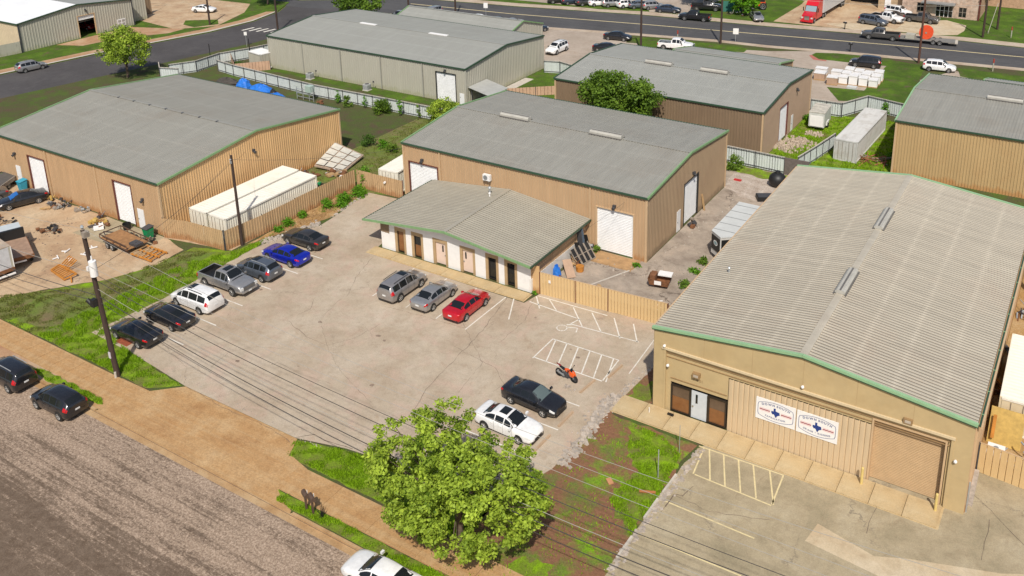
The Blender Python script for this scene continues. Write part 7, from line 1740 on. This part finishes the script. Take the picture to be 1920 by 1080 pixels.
for x in (-.70, .70):
    mb = MB(); torus(mb, x, .32, .32, .235); w_ = mb.build('wheel', RUBBER, t)
    mb = MB()
    for k in range(5): a = k*1.2566; mb.bar((x, 0, .32), (x+.24*math.cos(a), 0, .32+.24*math.sin(a)), .035, .04)
    mb.tube((x, -.05, .32), (x, .05, .32), .12, .12, 12); mb.build('rim', DSTEEL, w_)
mb = MB(); mb.bar((-.70, .1, .32), (-.05, .1, .42), .04, .07); mb.bar((-.70, -.1, .32), (-.05, -.1, .42), .04, .07); mb.build('swingarm', STEEL, t)
mb = MB(); mb.ball((0, 0, .42), .26, 10, 7, (1.2, .55, .85)); mb.box(-.15, .2, -.12, .12, .3, .55); mb.build('engine', DSTEEL, t, smooth=True)
mb = MB(); mb.ball((.12, 0, .80), .24, 12, 8, (1.25, .62, .62)); mb.build('fuel_tank', MO, t, smooth=True)
mb = MB(); mb.ball((.50, 0, .66), .30, 12, 8, (.95, .62, 1.0)); mb.add([(.65, -.14, .85), (.65, .14, .85), (.86, .05, .62), (.86, -.05, .62)], [(0, 3, 2, 1)]); mb.build('fairing', MO, t, smooth=True)
mb = MB(); mb.add([(.46, -.14, .93), (.46, .14, .93), (.66, .11, .86), (.66, -.11, .86), (.42, -.10, 1.08), (.42, .10, 1.08)], [(3, 2, 5, 4), (0, 3, 4), (2, 1, 5)]); mb.build('windscreen', GLASS, t)
mb = MB(); mb.add([(-.15, -.13, .80), (-.15, .13, .80), (-.60, .09, .90), (-.60, -.09, .90), (-.15, -.12, .72), (-.15, .12, .72), (-.60, .06, .84), (-.60, -.06, .84)], [(0, 1, 2, 3), (7, 6, 5, 4), (0, 3, 7, 4), (1, 5, 6, 2), (2, 6, 7, 3)]); mb.build('seat', BLACK, t)
mb = MB(); mb.add([(-.52, -.10, .94), (-.52, .10, .94), (-.92, .04, 1.02), (-.92, -.04, 1.02), (-.60, 0, .80)], [(0, 1, 2, 3), (0, 3, 4), (3, 2, 4), (2, 1, 4)]); mb.build('tail_fairing', mat('tail_dark_red', (.20, .02, .02), .3), t)
mb = MB(); mb.bar((.34, -.33, .93), (.34, .33, .93), .035, .035); mb.build('handlebar', BLACK, t)
for s in (-1, 1):
    mb = MB(); mb.bar((.42, s*.07, .92), (.70, s*.07, .32), .045, .045); mb.build('fork', STEEL, t)
    mb = MB(); mb.bar((.40, s*.2, .98), (.42, s*.36, 1.10), .02, .02); mb.ball((.42, s*.38, 1.12), .07, 8, 5, (.5, 1, .7)); mb.build('mirror', BLACK, t)
mb = MB(); mb.bar((-.1, -.12, .3), (-.78, -.15, .50), .09, .09); mb.build('exhaust', STEEL, t)
mb = MB(); mb.bar((-.05, .1, .3), (-.1, .36, 0), .025, .025); mb.build('side_stand', DSTEEL, t)

# mailboxes at the driveway
def mailbox(x, y, rz, label, m=mat('brown_mailbox', (.10, .06, .04), .7, .15, 4)):
    t = thing('mailbox', label, 'mailbox', (x, y, .02), rz)
    mb = MB(); mb.box(-.06, .06, -.06, .06, 0, 1.05); mb.build('post', m, t)
    mb = MB(); n = 8; L = .62; pr_ = [(-.13, 0), (.13, 0), (.13, .14)]+[(.13*math.cos(R(a)), .14+.13*math.sin(R(a))) for a in range(20, 180, 20)]+[(-.13, .14)]
    vs = [(p, yy, 1.05+z) for yy in (-L/2, L/2) for p, z in pr_]; k = len(pr_)
    mb.add(vs, [(i, (i+1) % k, k+(i+1) % k, k+i) for i in range(k)]+[tuple(range(k-1, -1, -1)), tuple(range(k, 2*k))]); mb.build('box', m, t)
    mb = MB(); mb.box(.131, .15, -.05, .05, 1.2, 1.38); mb.build('flag', WHITEP, t); return t
mailbox(-36.85, 31.35, 65, 'brown mailbox on post, left of the pair on the kerb grass'); mailbox(-36.3, 31.35, 65, 'brown mailbox on post, right of the pair on the kerb grass')
t = thing('dead_shrub', 'small bare dark stems standing beside the pair of mailboxes', 'plant', (-35.6, 31.35, .02))
r = random.Random(3)
for k in range(9): mb = MB(); mb.tube((r.uniform(-.1, .1), r.uniform(-.1, .1), 0), (r.uniform(-.35, .35), r.uniform(-.3, .3), r.uniform(.6, 1.1)), .025, .01, 5); mb.build('stem', BLACK, t)
# sign posts of the right strip
def post(x, y, h, label, r_=.035, m=GALV, shadowless=False, name='steel_post'):
    mb = MB(); mb.tube((0, 0, 0), (0, 0, h), r_, r_, 8); o = mb.build(name, m); o.location = (x, y, .02); return tag(o, label, 'post')
post(-19.76, 44.67, 2.1, 'bare galvanised post in bright weeds left of the yellow stripes'); post(-19.56, 47.5, 2.1, 'thin bare post near the walkway before the grey entrance door', .022)
post(-22.95, 50.1, .5, 'short white peg at the left corner of the stucco building walkway', .03, WHITEP)
t = thing('boot_brush', 'small black shoe brush on the walkway by the entrance', 'shoe brush', (-21.55, 50.55, .12)); mb = MB(); mb.box(-.22, .22, -.08, .08, 0, .12); mb.build('brush', BLACK, t)
mb = MB(); mb.box(-.25, .25, -.16, .16, 0, .09); o = mb.build('rusty_box', mat('pale_rust', (.52, .25, .12), .8, .1, 3)); o.location = (-22.2, 42.8, .03); o.rotation_euler.z = R(-40); tag(o, 'small flat rust orange box lying in the weed strip', 'box')
mb = MB(); mb.tube((-.5, 0, .09), (.5, .05, .09), .09, .09, 8); o = mb.build('red_log', mat('red_log_bark', (.36, .13, .04), .8, .2, 3)); o.location = (-19.75, 43.1, .02); o.rotation_euler.z = R(20); tag(o, 'short reddish log between the weeds and the wheel stop', 'log')
# sign and box posts by the far roads
def roadsign(x, y, h, label, w_=.5, hh=.65, m=WHITEP, rz=0, post_m=GALV):
    t = thing('road_sign', label, 'sign', (x, y, 0), rz); mb = MB(); mb.tube((0, 0, 0), (0, 0, h), .04, .04, 6); mb.build('post', post_m, t)
    mb = MB(); mb.box(-w_/2, w_/2, -.06, -.03, h-hh, h); mb.build('plate', m, t); return t
roadsign(-129.6, 115.8-9, 2.6, 'white sign on post standing by the side road left of the cream building', .5, .6) if False else roadsign(-124.3, 104.3, 2.6, 'white sign on thin post beside the side road', .5, .6, rz=30)
roadsign(-99.8, 140.6, 2.9, 'white sign on post in front of the far road behind the annex', .8, 1.0, rz=20)
roadsign(-52.6, 146.2, 2.3, 'square white sign on post at the far road edge', .9, 1.0, rz=20)
for (x, y, lb) in ((-61.2, 141.8, 'red topped white marker post near the white pickup'), (-13.3, 148.0, 'red topped white marker post at the right edge of the far road'), (-13.2, 170.0, 'red topped white marker post on the lawn across the far road')):
    t = thing('marker_post', lb, 'marker post', (x, y, 0)); mb = MB(); mb.tube((0, 0, 0), (0, 0, 1.3), .09, .09, 7); mb.build('post', CREAM, t); mb = MB(); mb.tube((0, 0, 1.3), (0, 0, 1.9), .12, .12, 7); mb.build('top', mat('dull_red', (.35, .05, .03), .7), t)
mailbox(-38.8, 162.9, 80, 'dark mailbox on post across the far road', BLACK); mailbox(-34.4, 149.2, 80, 'dark mailbox on post by the grass island', BLACK)
for (x, y, lb) in ((-53.4, 160.9, 'small hydrant on the verge across the far road'),):
    t = thing('fire_hydrant', lb, 'hydrant', (x, y, 0)); mb = MB(); mb.tube((0, 0, 0), (0, 0, .7), .15, .13, 10); mb.ball((0, 0, .72), .17, 10, 6); mb.build('body', mat('hydrant_grey', (.45, .44, .42), .5), t, smooth=True)
    for s in (-1, 1): mb = MB(); mb.tube((0, 0, .5), (s*.28, 0, .5), .08, .08, 8); mb.build('nozzle', WHITEP, t)

# ================================================================== POLES AND WIRES
def cat_(a, b, sag, n=18, r_=.016, label='', m=WIRE, name='overhead_wire', group=None):
    a = Vector(a); b = Vector(b); mb = MB(); pts = [a.lerp(b, i/n)-Vector((0, 0, 4*sag*(i/n)*(1-i/n))) for i in range(n+1)]
    vs = []; k = 5
    d = (b-a).normalized(); q = Vector((-d.y, d.x, 0)).normalized(); u_ = Vector((0, 0, 1))
    for p in pts:
        for j in range(k): an = 2*math.pi*j/k; vs.append(p+q*math.cos(an)*r_+u_*math.sin(an)*r_)
    mb.add(vs, [(i*k+j, i*k+(j+1) % k, (i+1)*k+(j+1) % k, (i+1)*k+j) for i in range(n) for j in range(k)])
    o = mb.build(name, m); return tag(o, label, 'wire', group)
def pole(x, y, h, label, top=None, r0=.19, r1=.13, m=WOODPOLE, name='utility_pole'):
    t = thing(name, label, 'utility pole', (x, y, 0)); tx, ty = top or (0, 0)
    mb = MB(); mb.tube((0, 0, 0), (tx, ty, h), r0, r1, 12); mb.build('shaft', m, t); return t
P1 = pole(-59.05, 34.0, 11.8, 'leaning dark wooden utility pole with white transformer at the street corner', (-1.15, 0), .21, .15)
f1 = lambda z: (-59.05-1.15*z/11.8, 34.0, z)
mb = MB(); x, y, z = f1(9.0); l = P1.location
mb.tube((x-l.x+.42, y-l.y-.12, 8.35), (x-l.x+.42, y-l.y-.12, 9.55), .27, .27, 16); tr = mb.build('transformer', WHITEP, P1)
mb = MB(); mb.tube((x-l.x+.42, y-l.y-.12, 9.55), (x-l.x+.42, y-l.y-.12, 9.95), .07, .05, 8); mb.tube((x-l.x+.1, y-l.y-.1, 9.2), (x-l.x+.42, y-l.y-.1, 9.2), .06, .06, 6); mb.build('bushing', WHITEP, tr)
mb = MB(); mb.box(x-l.x-.35, x-l.x-.12, -.2, 0, 8.6, 8.9); mb.build('fuse', WHITEP, P1)
mb = MB(); mb.box(x-l.x-.14, x-l.x+.18, -.22, .22, 11.3, 11.75); 
mb.tube((-1.15, 0, 11.7), (-1.15, 0, 12.0), .09, .09, 8); mb.build('insulator', GREYWOOD, P1)
mb = MB(); mb.tube((-1.15, 0, 12.0), (-1.15, 0, 12.15), .14, .08, 8); mb.build('insulator', GALV, P1)
mb = MB(); mb.box(-.9, -.55, -.55, -.2, 5.9, 6.5); mb.tube((-.95, -.4, 6.0), (-1.3, -.5, 6.35), .16, .16, 10); mb.build('splice_box', BLACK, P1)
mb = MB(); mb.box(-.32, -.1, -.24, -.19, 1.6, 2.1); mb.build('tag_plate', mat('pale_tag', (.6, .56, .6), .6), P1)
mb = MB(); mb.tube((.1, -.22, 0), (.1, -.22, .5), .09, .09, 8); mb.build('base_collar', CONC, P1)
P2 = pole(-67.45, 53.3, 9.3, 'slim dark wooden pole beside the white containers and tan fence', (0, 0), .15, .11)
mb = MB(); mb.ball((0, -.15, 8.9), .1, 8, 5); mb.box(-.08, .08, -.2, -.08, 8.5, 8.75); mb.build('insulator', GALV, P2)
PE = pole(6, 34.0, 11.8, 'wooden utility pole beyond the bottom right corner of the photo')
PWt = pole(-122, 34.0, 11.8, 'wooden utility pole beyond the left edge of the photo')
WG = 'overhead wires along the front road'
for zz, yy, sag, rr_, m_ in ((11.9, 34.0, 2.4, .012, WIREL), (9.3, 34.35, .9, .012, WIREL), (9.3, 33.6, 1.1, .012, WIREL), (8.4, 34.0, 1.6, .018, WIRE), (7.8, 34.1, 2.0, .024, WIRE), (7.2, 34.0, 2.4, .016, WIREL), (6.6, 34.0, 2.6, .03, WIRE), (6.1, 34.0, 2.9, .02, WIRE)):
    WN = {(11.9, 34.0): 'topmost pale wire running right from the head of the transformer pole', (9.3, 34.35): 'pale wire level with the transformer on its lot side, running right', (9.3, 33.6): 'pale wire level with the transformer on its street side, running right', (8.4, 34.0): 'thin dark wire just below the transformer, running right past the tree', (7.8, 34.1): 'third dark cable below the transformer, above the pale low wire', (7.2, 34.0): 'low pale wire between the dark cables over the parking lot', (6.6, 34.0): 'thickest dark cable over the parking lot, second from the bottom', (6.1, 34.0): 'lowest dark cable over the parking lot'}
    p = f1(zz); cat_((p[0], yy, zz), (6, yy, zz), sag, label=WN[(zz, yy)], group=WG, r_=rr_, m=m_)
for zz, yy, sag, rr_, m_ in ((11.9, 34, 2.0, .012, WIREL), (6.6, 34, 1.6, .026, WIRE), (6.1, 34, 2.1, .022, WIRE), (8.4, 34, 1.4, .016, WIREL)):
    p = f1(zz); cat_((p[0], yy, zz), (-122, yy, zz), sag, label={11.9: 'topmost pale wire leaving the transformer pole to the left', 6.6: 'thick dark cable leaving the transformer pole to the left above the lowest one', 6.1: 'lowest dark cable leaving the transformer pole to the left', 8.4: 'pale middle wire leaving the transformer pole to the left'}[zz], group='overhead wires leaving to the left', r_=rr_, m=m_)
cat_(f1(8.6), (-67.45, 53.2, 8.6), .6, label='service wire between the transformer pole and the slim pole', r_=.016)
cat_((-67.45, 53.2, 8.9), (-60.2, 69.4, 5.9), .5, label='service wire from the slim pole to the main shed corner', r_=.012)
cat_((-67.45, 53.2, 8.9), (-75.5, 61.5, 5.2), .3, label='service wire from the slim pole to the left shed side wall', r_=.012)
cat_((-67.45, 53.2, 8.8), (-75.8, 49.9, .2), .02, label='guy wire from the slim pole down towards the left shed corner', r_=.012)
cat_((-38.4, 60.2, 3.2), (-34.6, 69.3, 5.6), .25, label='thin cable from the wing roof up to the main shed wall', r_=.010)
FP = [(-63.6, 132.6, 11, 'tall dark utility pole behind the brown shed left of the white pickup', WOODPOLE), (-54.3, 143.8, 11.5, 'tall dark utility pole at the kerb of the far road, near the square sign', WOODPOLE),
      (-23.6, 147.3, 11.5, 'reddish brown utility pole beside the white crossover', WOODRED), (-17.3, 168.1, 11, 'dark utility pole with lamp fittings right of the brick building', WOODPOLE), (-15.9, 175, 11, 'dark utility pole farthest right on the lawn', WOODPOLE),
      (-127.4, 118.3-4, 11, 'dark utility pole at the side road crossing near the crosswalk', WOODPOLE), (-142.9, 111.9, 10, 'dark utility pole on the grass at the far side of the side road', WOODPOLE),
      (-126.6, 129.8, 11, 'dark utility pole left of the tree at the road junction', WOODPOLE), (-125.0, 131.2, 11, 'dark utility pole close beside the tree at the road junction', WOODPOLE), (-114.4, 135.6, 11, 'dark utility pole by the silver suv near the far road', WOODPOLE), (-105.9, 139.2, 11, 'thin dark utility pole behind the annex roof', WOODPOLE)]
for x, y, h, lb, m_ in FP:
    p = pole(x, y, h, lb, None, .19, .14, m_)
    mb = MB(); mb.bar((-1.1, 0, h-.6), (1.1, 0, h-.6), .12, .12); mb.build('crossarm', m_, p)
mb = MB(); mb.box(-.6, -.25, -.1, .1, 4.2, 4.5); mb.box(.25, .6, -.1, .1, 4.2, 4.5)
cat_((-63.6, 132.6, 9), (-54.3, 143.8, 9.5), .3, label='wire between the two dark poles near the far road')
cat_((-54.3, 143.8, 9.5), (-23.6, 147.3, 9.5), .9, label='wire from the kerb pole to the reddish pole')
cat_((-17.3, 168.1, 5.5), (-57, 160.9, 5.0), .9, label='pale wire crossing in front of the brick building', m=WIREL, r_=.03)
mb = MB(); mb.tube((-16.9, 171.2, 0), (-16.1, 173.2, 5.0), .05, .05, 6); o = mb.build('guy_sleeve', CREAM); tag(o, 'pale yellow guy sleeve between the two poles on the right lawn', 'guy wire')
# fence poles by the side road
post(-117.8, 99.3, 3.4, 'slim dark pole at the corner of the side road fence', .06, BLACK); post(-121.2, 94.2, 3.3, 'slim dark pole rising from the side road fence', .06, BLACK)

# ================================================================== TREES AND PLANTS
def leaves(name, parent, centres, per, size, m, seed, up_=.35, tone=.16, squash=.8):
    """many small leaf-sized faces scattered through clumps of foliage"""
    rg = np.random.default_rng(seed); n = sum(int(per*c[3]**2) for c in centres)
    P = np.empty((n, 3)); T = np.empty(n); k = 0; Nn = np.empty((n, 3))
    for (x, y, z, rr_) in centres:
        c = int(per*rr_**2); d = rg.normal(size=(c, 3)); d /= np.linalg.norm(d, axis=1)[:, None]
        rad = rr_*rg.random(c)**.45
        P[k:k+c] = np.array((x, y, z))+d*rad[:, None]*np.array((1, 1, squash)); T[k:k+c] = rg.normal(.5, .13)+rg.normal(0, tone, c); Nn[k:k+c] = d; k += c
    n_ = Nn*.7+rg.normal(size=(n, 3))*.6+np.array((0, 0, up_)); n_ /= np.linalg.norm(n_, axis=1)[:, None]
    a = np.cross(n_, rg.normal(size=(n, 3))); a /= np.linalg.norm(a, axis=1)[:, None]; b = np.cross(n_, a)
    s = size*rg.uniform(.6, 1.35, n)[:, None]
    V = np.stack([P-a*s*.5, P+b*s*.33-a*s*.05, P+a*s*.55, P-b*s*.33-a*s*.05], 1).reshape(-1, 3)
    me = bpy.data.meshes.new(name); me.vertices.add(4*n); me.vertices.foreach_set('co', V.ravel())
    me.loops.add(4*n); me.loops.foreach_set('vertex_index', np.arange(4*n, dtype=np.int32)); me.polygons.add(n)
    me.polygons.foreach_set('loop_start', np.arange(0, 4*n, 4, dtype=np.int32)); me.update(calc_edges=True)
    at = me.attributes.new('leaf_tone', 'FLOAT', 'FACE'); at.data.foreach_set('value', np.clip(T, 0, 1).astype(np.float32))
    me.materials.append(m); o = bpy.data.objects.new(name, me); C.objects.link(o); o.parent = parent; return o
def tree(label, x, y, rx, ry, h0, h1, n, cr, per, size, m, seed, group=None, trunk=.2, name='tree', flat=0, cut=None, shell=.72, gaps=0, cat='tree'):
    t = thing(name, label, cat, (x, y, 0), 0, group); r = random.Random(seed); cs = []
    cz, rz = (h0+h1)/2, (h1-h0)/2
    lob = [r.uniform(.82, 1.12) for _ in range(9)]
    tries = 0
    while len(cs) < n and tries < n*30:
        tries += 1
        a = r.uniform(0, 2*math.pi); u = r.uniform(-.85, 1); q = math.sqrt(max(0, 1-u*u)); k = (shell+(1-shell)*r.random()) if r.random() < .72 else r.uniform(.25, .75)
        li = a/(2*math.pi)*9; lb = lob[int(li) % 9]*(1-li % 1)+lob[(int(li)+1) % 9]*(li % 1)
        px, py, pz = rx*q*k*math.cos(a)*lb, ry*q*k*math.sin(a)*lb, cz+rz*u*k
        if cut and not cut(px, py, pz): continue
        cs.append((px, py, pz, cr*r.uniform(.6, 1.3)))
    leaves('crown', t, cs, per, size, m, seed)
    mb = MB(); th = h0+(h1-h0)*.35; mb.tube((0, 0, 0), (.05, .05, th), trunk, trunk*.6, 9)
    tk = mb.build('trunk', BARK, t)
    for k, c in enumerate(cs[::max(1, len(cs)//26)]):
        mb = MB(); mid_ = Vector((c[0]*.4, c[1]*.4, th*.9+(c[2]-th)*.35)); mb.tube((0, 0, th*r.uniform(.45, .95)), mid_, trunk*.38, trunk*.22, 6); mb.tube(mid_, c[:3], trunk*.22, .015, 5); mb.build('limb', BARK, tk)
    return t
tree('large bright green leafy tree covering the lot corner by the street', -27.2, 33.9, 5.9, 4.5, 1.0, 8.1, 400, .44, 430, .205, LEAFB, 101, trunk=.24, shell=.78, cut=lambda x, y, z: not (x > -1.5 and z+.75*y > 7.7+.12*abs(x-2)) and not (z < 2.2 and y < -3.2))
tree('round dark green tree standing between the main shed and brown shed', -47.7, 94.2, 5.2, 3.5, 3.4, 9.3, 150, .85, 140, .30, LEAFM, 102, trunk=.25)
tree('round green street tree beside the side road at the left', -126.6, 82.9, 3.9, 3.9, 1.6, 8.0, 120, .8, 120, .30, LEAFB, 103, trunk=.22)
tree('green tree at the road junction behind the cream building', -116.5, 124.0, 4.2, 4.0, 2.0, 7.8, 60, 1.1, 55, .45, LEAFM, 104)
tree('dark green tree shading parked trucks across the far road', -67.0, 168.5, 4.8, 4, 1.5, 7.0, 70, 1.1, 55, .5, LEAFD, 105)
tree('bright palm like shrub tree behind the kerb pole across the far road', -58.2, 165.2, 2.6, 2.4, .4, 5.5, 50, .8, 70, .45, LEAFG, 106)
tree('dark green tree on the corner lawn at the top left', -146.5, 129.5, 4, 4, 2, 8, 50, 1.2, 45, .5, LEAFD, 107)
tree('low dark green tree at the very left edge on the workshop lawn', -157.8, 66.5, 2.2, 2.2, 0.5, 4, 30, .9, 60, .4, LEAFD, 108)
tree('dark green conifer behind the pole at the top right', -20.3, 178.5 + 8, 2, 2, 1, 7, 30, .9, 50, .4, LEAFD, 109)
tree('bushy bright green tree at the end of the white fence behind the main shed', -69.6, 88.2, 2.5, 1.8, .4, 4.2, 60, .65, 150, .26, LEAFB, 110)
def shrub(label, x, y, r_, h, seed, m=LEAFM, n=18, dens=200, size=.2, group=None, cat='shrub', name='shrub'):
    t = thing(name, label, cat, (x, y, 0), 0, group); r = random.Random(seed); cs = []
    for k in range(n):
        a = r.uniform(0, 6.28); q = r_*math.sqrt(r.random()); z = h*r.uniform(.15, .9); q *= (1-.55*z/h)
        cs.append((q*math.cos(a), q*math.sin(a), z, r_*.38*r.uniform(.7, 1.2)+.08))
    leaves('foliage', t, cs, dens, size, m, seed)
    mb = MB(); mb.tube((0, 0, 0), (0, 0, h*.6), .04, .02, 5); mb.build('stem', BARK, t); return t
VG = 'vines and shrubs along the long white fence'
for i, (x, y, r_, h, lb) in enumerate(((-89.2, 89.4, .45, 2.2, 'slim climbing vine, leftmost on the long white fence'), (-86.9, 88.9, .7, 1.7, 'low leafy bush second from the left along the white fence'), (-84.3, 89.5, .35, 1.9, 'thin vine third from the left along the white fence'),
        (-80.9, 88.9, 1.35, 2.1, 'largest dark green bush along the white fence'), (-78.1, 89.5, .45, 2.6, 'tall narrow vine right of the largest bush'), (-75.0, 89.6, .35, 2.1, 'slim vine in the middle of the right fence bays'), (-72.6, 89.7, .4, 2.1, 'dark slim vine left of the bushy bright tree'), (-71.8, 89.0, .8, 1.2, 'low dark bush at the foot of the bushy bright tree'))):
    shrub(lb, x, y, r_, h, 200+i, group=VG, m=LEAFM if i % 2 else LEAFG, n=14+int(r_*14))
shrub('dark green shrub at the back corner of the left shed', -78.3+3.9, 79.2, 1.0, 1.7, 220, LEAFD); shrub('small yellow green shrub next to the left shed corner shrub', -72.6, 79.6, .7, 1.0, 221, LEAFG); shrub('rounded green shrub third from the left shed on the lawn', -70.6, 79.0, .8, 1.1, 222, LEAFM)
SG = 'weeds on the soil bank by the tan fence'
for i, (x, y, r_, h, lb) in enumerate(((-66.1, 63.4, .8, 1.0, 'tufted bright weed clump nearest the dark charcoal sedan side'), (-65.7, 65.4, 1.0, 1.0, 'wide bright weed clump in the middle of the bank'), (-65.5, 67.4, 1.1, 1.0, 'bright weed clump nearest the short tan gate'), (-65.2, 64.6, .6, .6, 'small weed clump at the lot edge of the bank'),
        (-66.8, 60.6, .5, .7, 'small dark weed beside the tan fence'), (-66.7, 58.5, .7, .7, 'pale green weed halfway along the tan fence'), (-66.6, 57.2, .6, .5, 'low weed above the charcoal sedan'))):
    shrub(lb, x, y, r_, h, 230+i, group=SG, m=LEAFG, n=20, dens=260, size=.16)
shrub('bright green creeper spilling over the short tan gate corner', -66.4, 69.6, .9, 2.6, 240, LEAFG, n=20)
shrub('green bush at the back corner of the main shed by the white fence', -33.0, 93.8, 1.0, 2.0, 241, LEAFM); shrub('low weeds beside the enclosed trailer nose', -27.9, 71.9, .55, .55, 242, LEAFM); shrub('weeds in the yard below the enclosed trailer', -27.9, 69.9, .6, .45, 243, LEAFG, n=12)
shrub('dark weeds behind the open end of the right yard by the roof edge', -27.6, 67.2, .6, .55, 244, LEAFM); shrub('small weed tuft by the main shed roll door corner', -32.9, 68.4, .35, .35, 245, LEAFG); shrub('dark weed tuft left of the white roll door in the yard', -38.4+.9, 69.0, .5, .5, 246, LEAFM)
shrub('green creeper on the white fence behind the grey container', -22.6, 120.2, .6, 2.0, 247, LEAFG); shrub('green shrub in the strip beside the yellow tan shed', -18.6, 106.0, .9, .7, 248, LEAFG); shrub('small green tuft at the corner of the wing and board gate', -38.3, 59.6, .25, .3, 249, LEAFG, n=6)
shrub('overgrown weeds at the foot of the white box trailer', -30.6, 113.5, .8, .8, 250, LEAFG); shrub('dark shrub in the storage pen behind the left shed', -115.5, 94.8, 1.2, .9, 251, LEAFD)
shrub('green bush behind the grey rack at the right edge', -1.2, 84.0, 1.0, 1.4, 252, LEAFG); shrub('small bright weed by the left shed, behind the dark trailer', -103.6, 50.2, .8, 1.0, 253, LEAFG)
# grass: blades growing over the strips, one object per strip
def blades(name, poly, n, h, m, seed, z=.02, wd=.03, clump=0):
    rg = np.random.default_rng(seed); V_ = [Vector((x, y, 0)) for x, y in poly]; tr = tessellate_polygon([V_]); A = []
    for t_ in tr: a, b, c = (np.array(poly[i]) for i in t_); A.append(abs((b-a)[0]*(c-a)[1]-(b-a)[1]*(c-a)[0])/2)
    A = np.array(A); idx = rg.choice(len(tr), n, p=A/A.sum()); u = rg.random(n); v = rg.random(n); f = u+v > 1; u[f] = 1-u[f]; v[f] = 1-v[f]
    T = np.array([[poly[i] for i in t_] for t_ in tr]); P = T[idx, 0]+(T[idx, 1]-T[idx, 0])*u[:, None]+(T[idx, 2]-T[idx, 0])*v[:, None]
    dn = np.sin(P[:, 0]*2.1+np.sin(P[:, 1]*1.7)*2)*np.sin(P[:, 1]*1.9+np.sin(P[:, 0]*1.3)*2); keep = rg.random(n) < np.clip(.42+dn*.95, .03, 1); P = P[keep]; n = len(P); dn = dn[keep]
    an = rg.random(n)*6.28; d = np.stack([np.cos(an), np.sin(an)], 1); H = h*rg.uniform(.4, 1.3, n)*(1+.5*dn); L = rg.normal(size=(n, 2))*.35*H[:, None]; w_ = wd*rg.uniform(.6, 1.5, n)[:, None]
    Z = np.full(n, z); V = np.stack([np.c_[P-d*w_, Z], np.c_[P+d*w_, Z], np.c_[P+L, Z+H]], 1).reshape(-1, 3)
    me = bpy.data.meshes.new(name); me.vertices.add(3*n); me.vertices.foreach_set('co', V.ravel()); me.loops.add(3*n); me.loops.foreach_set('vertex_index', np.arange(3*n, dtype=np.int32)); me.polygons.add(n)
    me.polygons.foreach_set('loop_start', np.arange(0, 3*n, 3, dtype=np.int32)); me.update(calc_edges=True)
    at = me.attributes.new('leaf_tone', 'FLOAT', 'FACE'); at.data.foreach_set('value', np.clip(.5+.25*dn+rg.normal(0, .18, n), 0, 1).astype(np.float32))
    me.materials.append(m); o = bpy.data.objects.new(name, me); C.objects.link(o); o['kind'] = 'stuff'; return o
BL = leafmat('grass_blades', (.10, .17, .012), (.30, .50, .012))
blades('grass', [(-70, 34.1), (-55.9, 34.1), (-53.9, 35.65), (-60.3, 36.35), (-62.6, 36.7), (-65.6, 38), (-65.5, 43), (-65.9, 53), (-66.5, 56.5), (-67.2, 52), (-69.2, 48), (-69.3, 40)], 42000, .16, BL, 301)
blades('grass', [(-42.2, 35.5), (-41.7, 34.2), (-27.3, 34.2), (-27.3, 37.8), (-34, 37.1), (-38.6, 36.5)], 30000, .13, BL, 302)
blades('grass', [(-27.2, 31), (-19.3, 31), (-19.3, 47.6), (-25.2, 48.6), (-26, 42), (-27.2, 38)], 6000, .10, BL, 303, wd=.03)
blades('grass', [(-21.6, 41.5), (-19.1, 39.5), (-19.0, 43), (-19.4, 47.3), (-21.2, 48.4), (-23.4, 48.5), (-22.6, 46), (-21, 44.5)], 14000, .12, BL, 304)
blades('grass', [(-39.0, 30.95), (-15, 30.95), (-15, 31.65), (-39.8, 31.65)], 14000, .12, BL, 305)
blades('grass', [(-66.5, 31.0), (-58.5, 30.9), (-56.9, 31.3), (-57.6, 31.68), (-64, 31.7)], 3500, .12, BL, 306)
BLD = leafmat('dry_grass_blades', (.15, .14, .05), (.22, .26, .05))
blades('dry_grass', [(-112, 34), (-70, 34), (-69, 51), (-71.2, 49.5), (-72.8, 41), (-79, 35.6)], 30000, .10, BLD, 307, wd=.04)
blades('dry_grass', [(-75.2, 66.5), (-61.2, 70), (-61.2, 90), (-75.2, 90)], 26000, .10, BLD, 308, wd=.05)
blades('grass', [(-31.2, 97), (-18, 101.5), (-18, 119), (-31.2, 116.5)], 36000, .15, BL, 309, wd=.05)
straw = leafmat('straw', (.42, .26, .11), (.60, .42, .22))
blades('straw', [(-67.1, 53.5), (-66.2, 56.3), (-64.9, 59.2), (-64.3, 62.5), (-64.9, 65.5), (-65.4, 68.6), (-67.1, 68.9)], 16000, .09, straw, 310, z=.03)
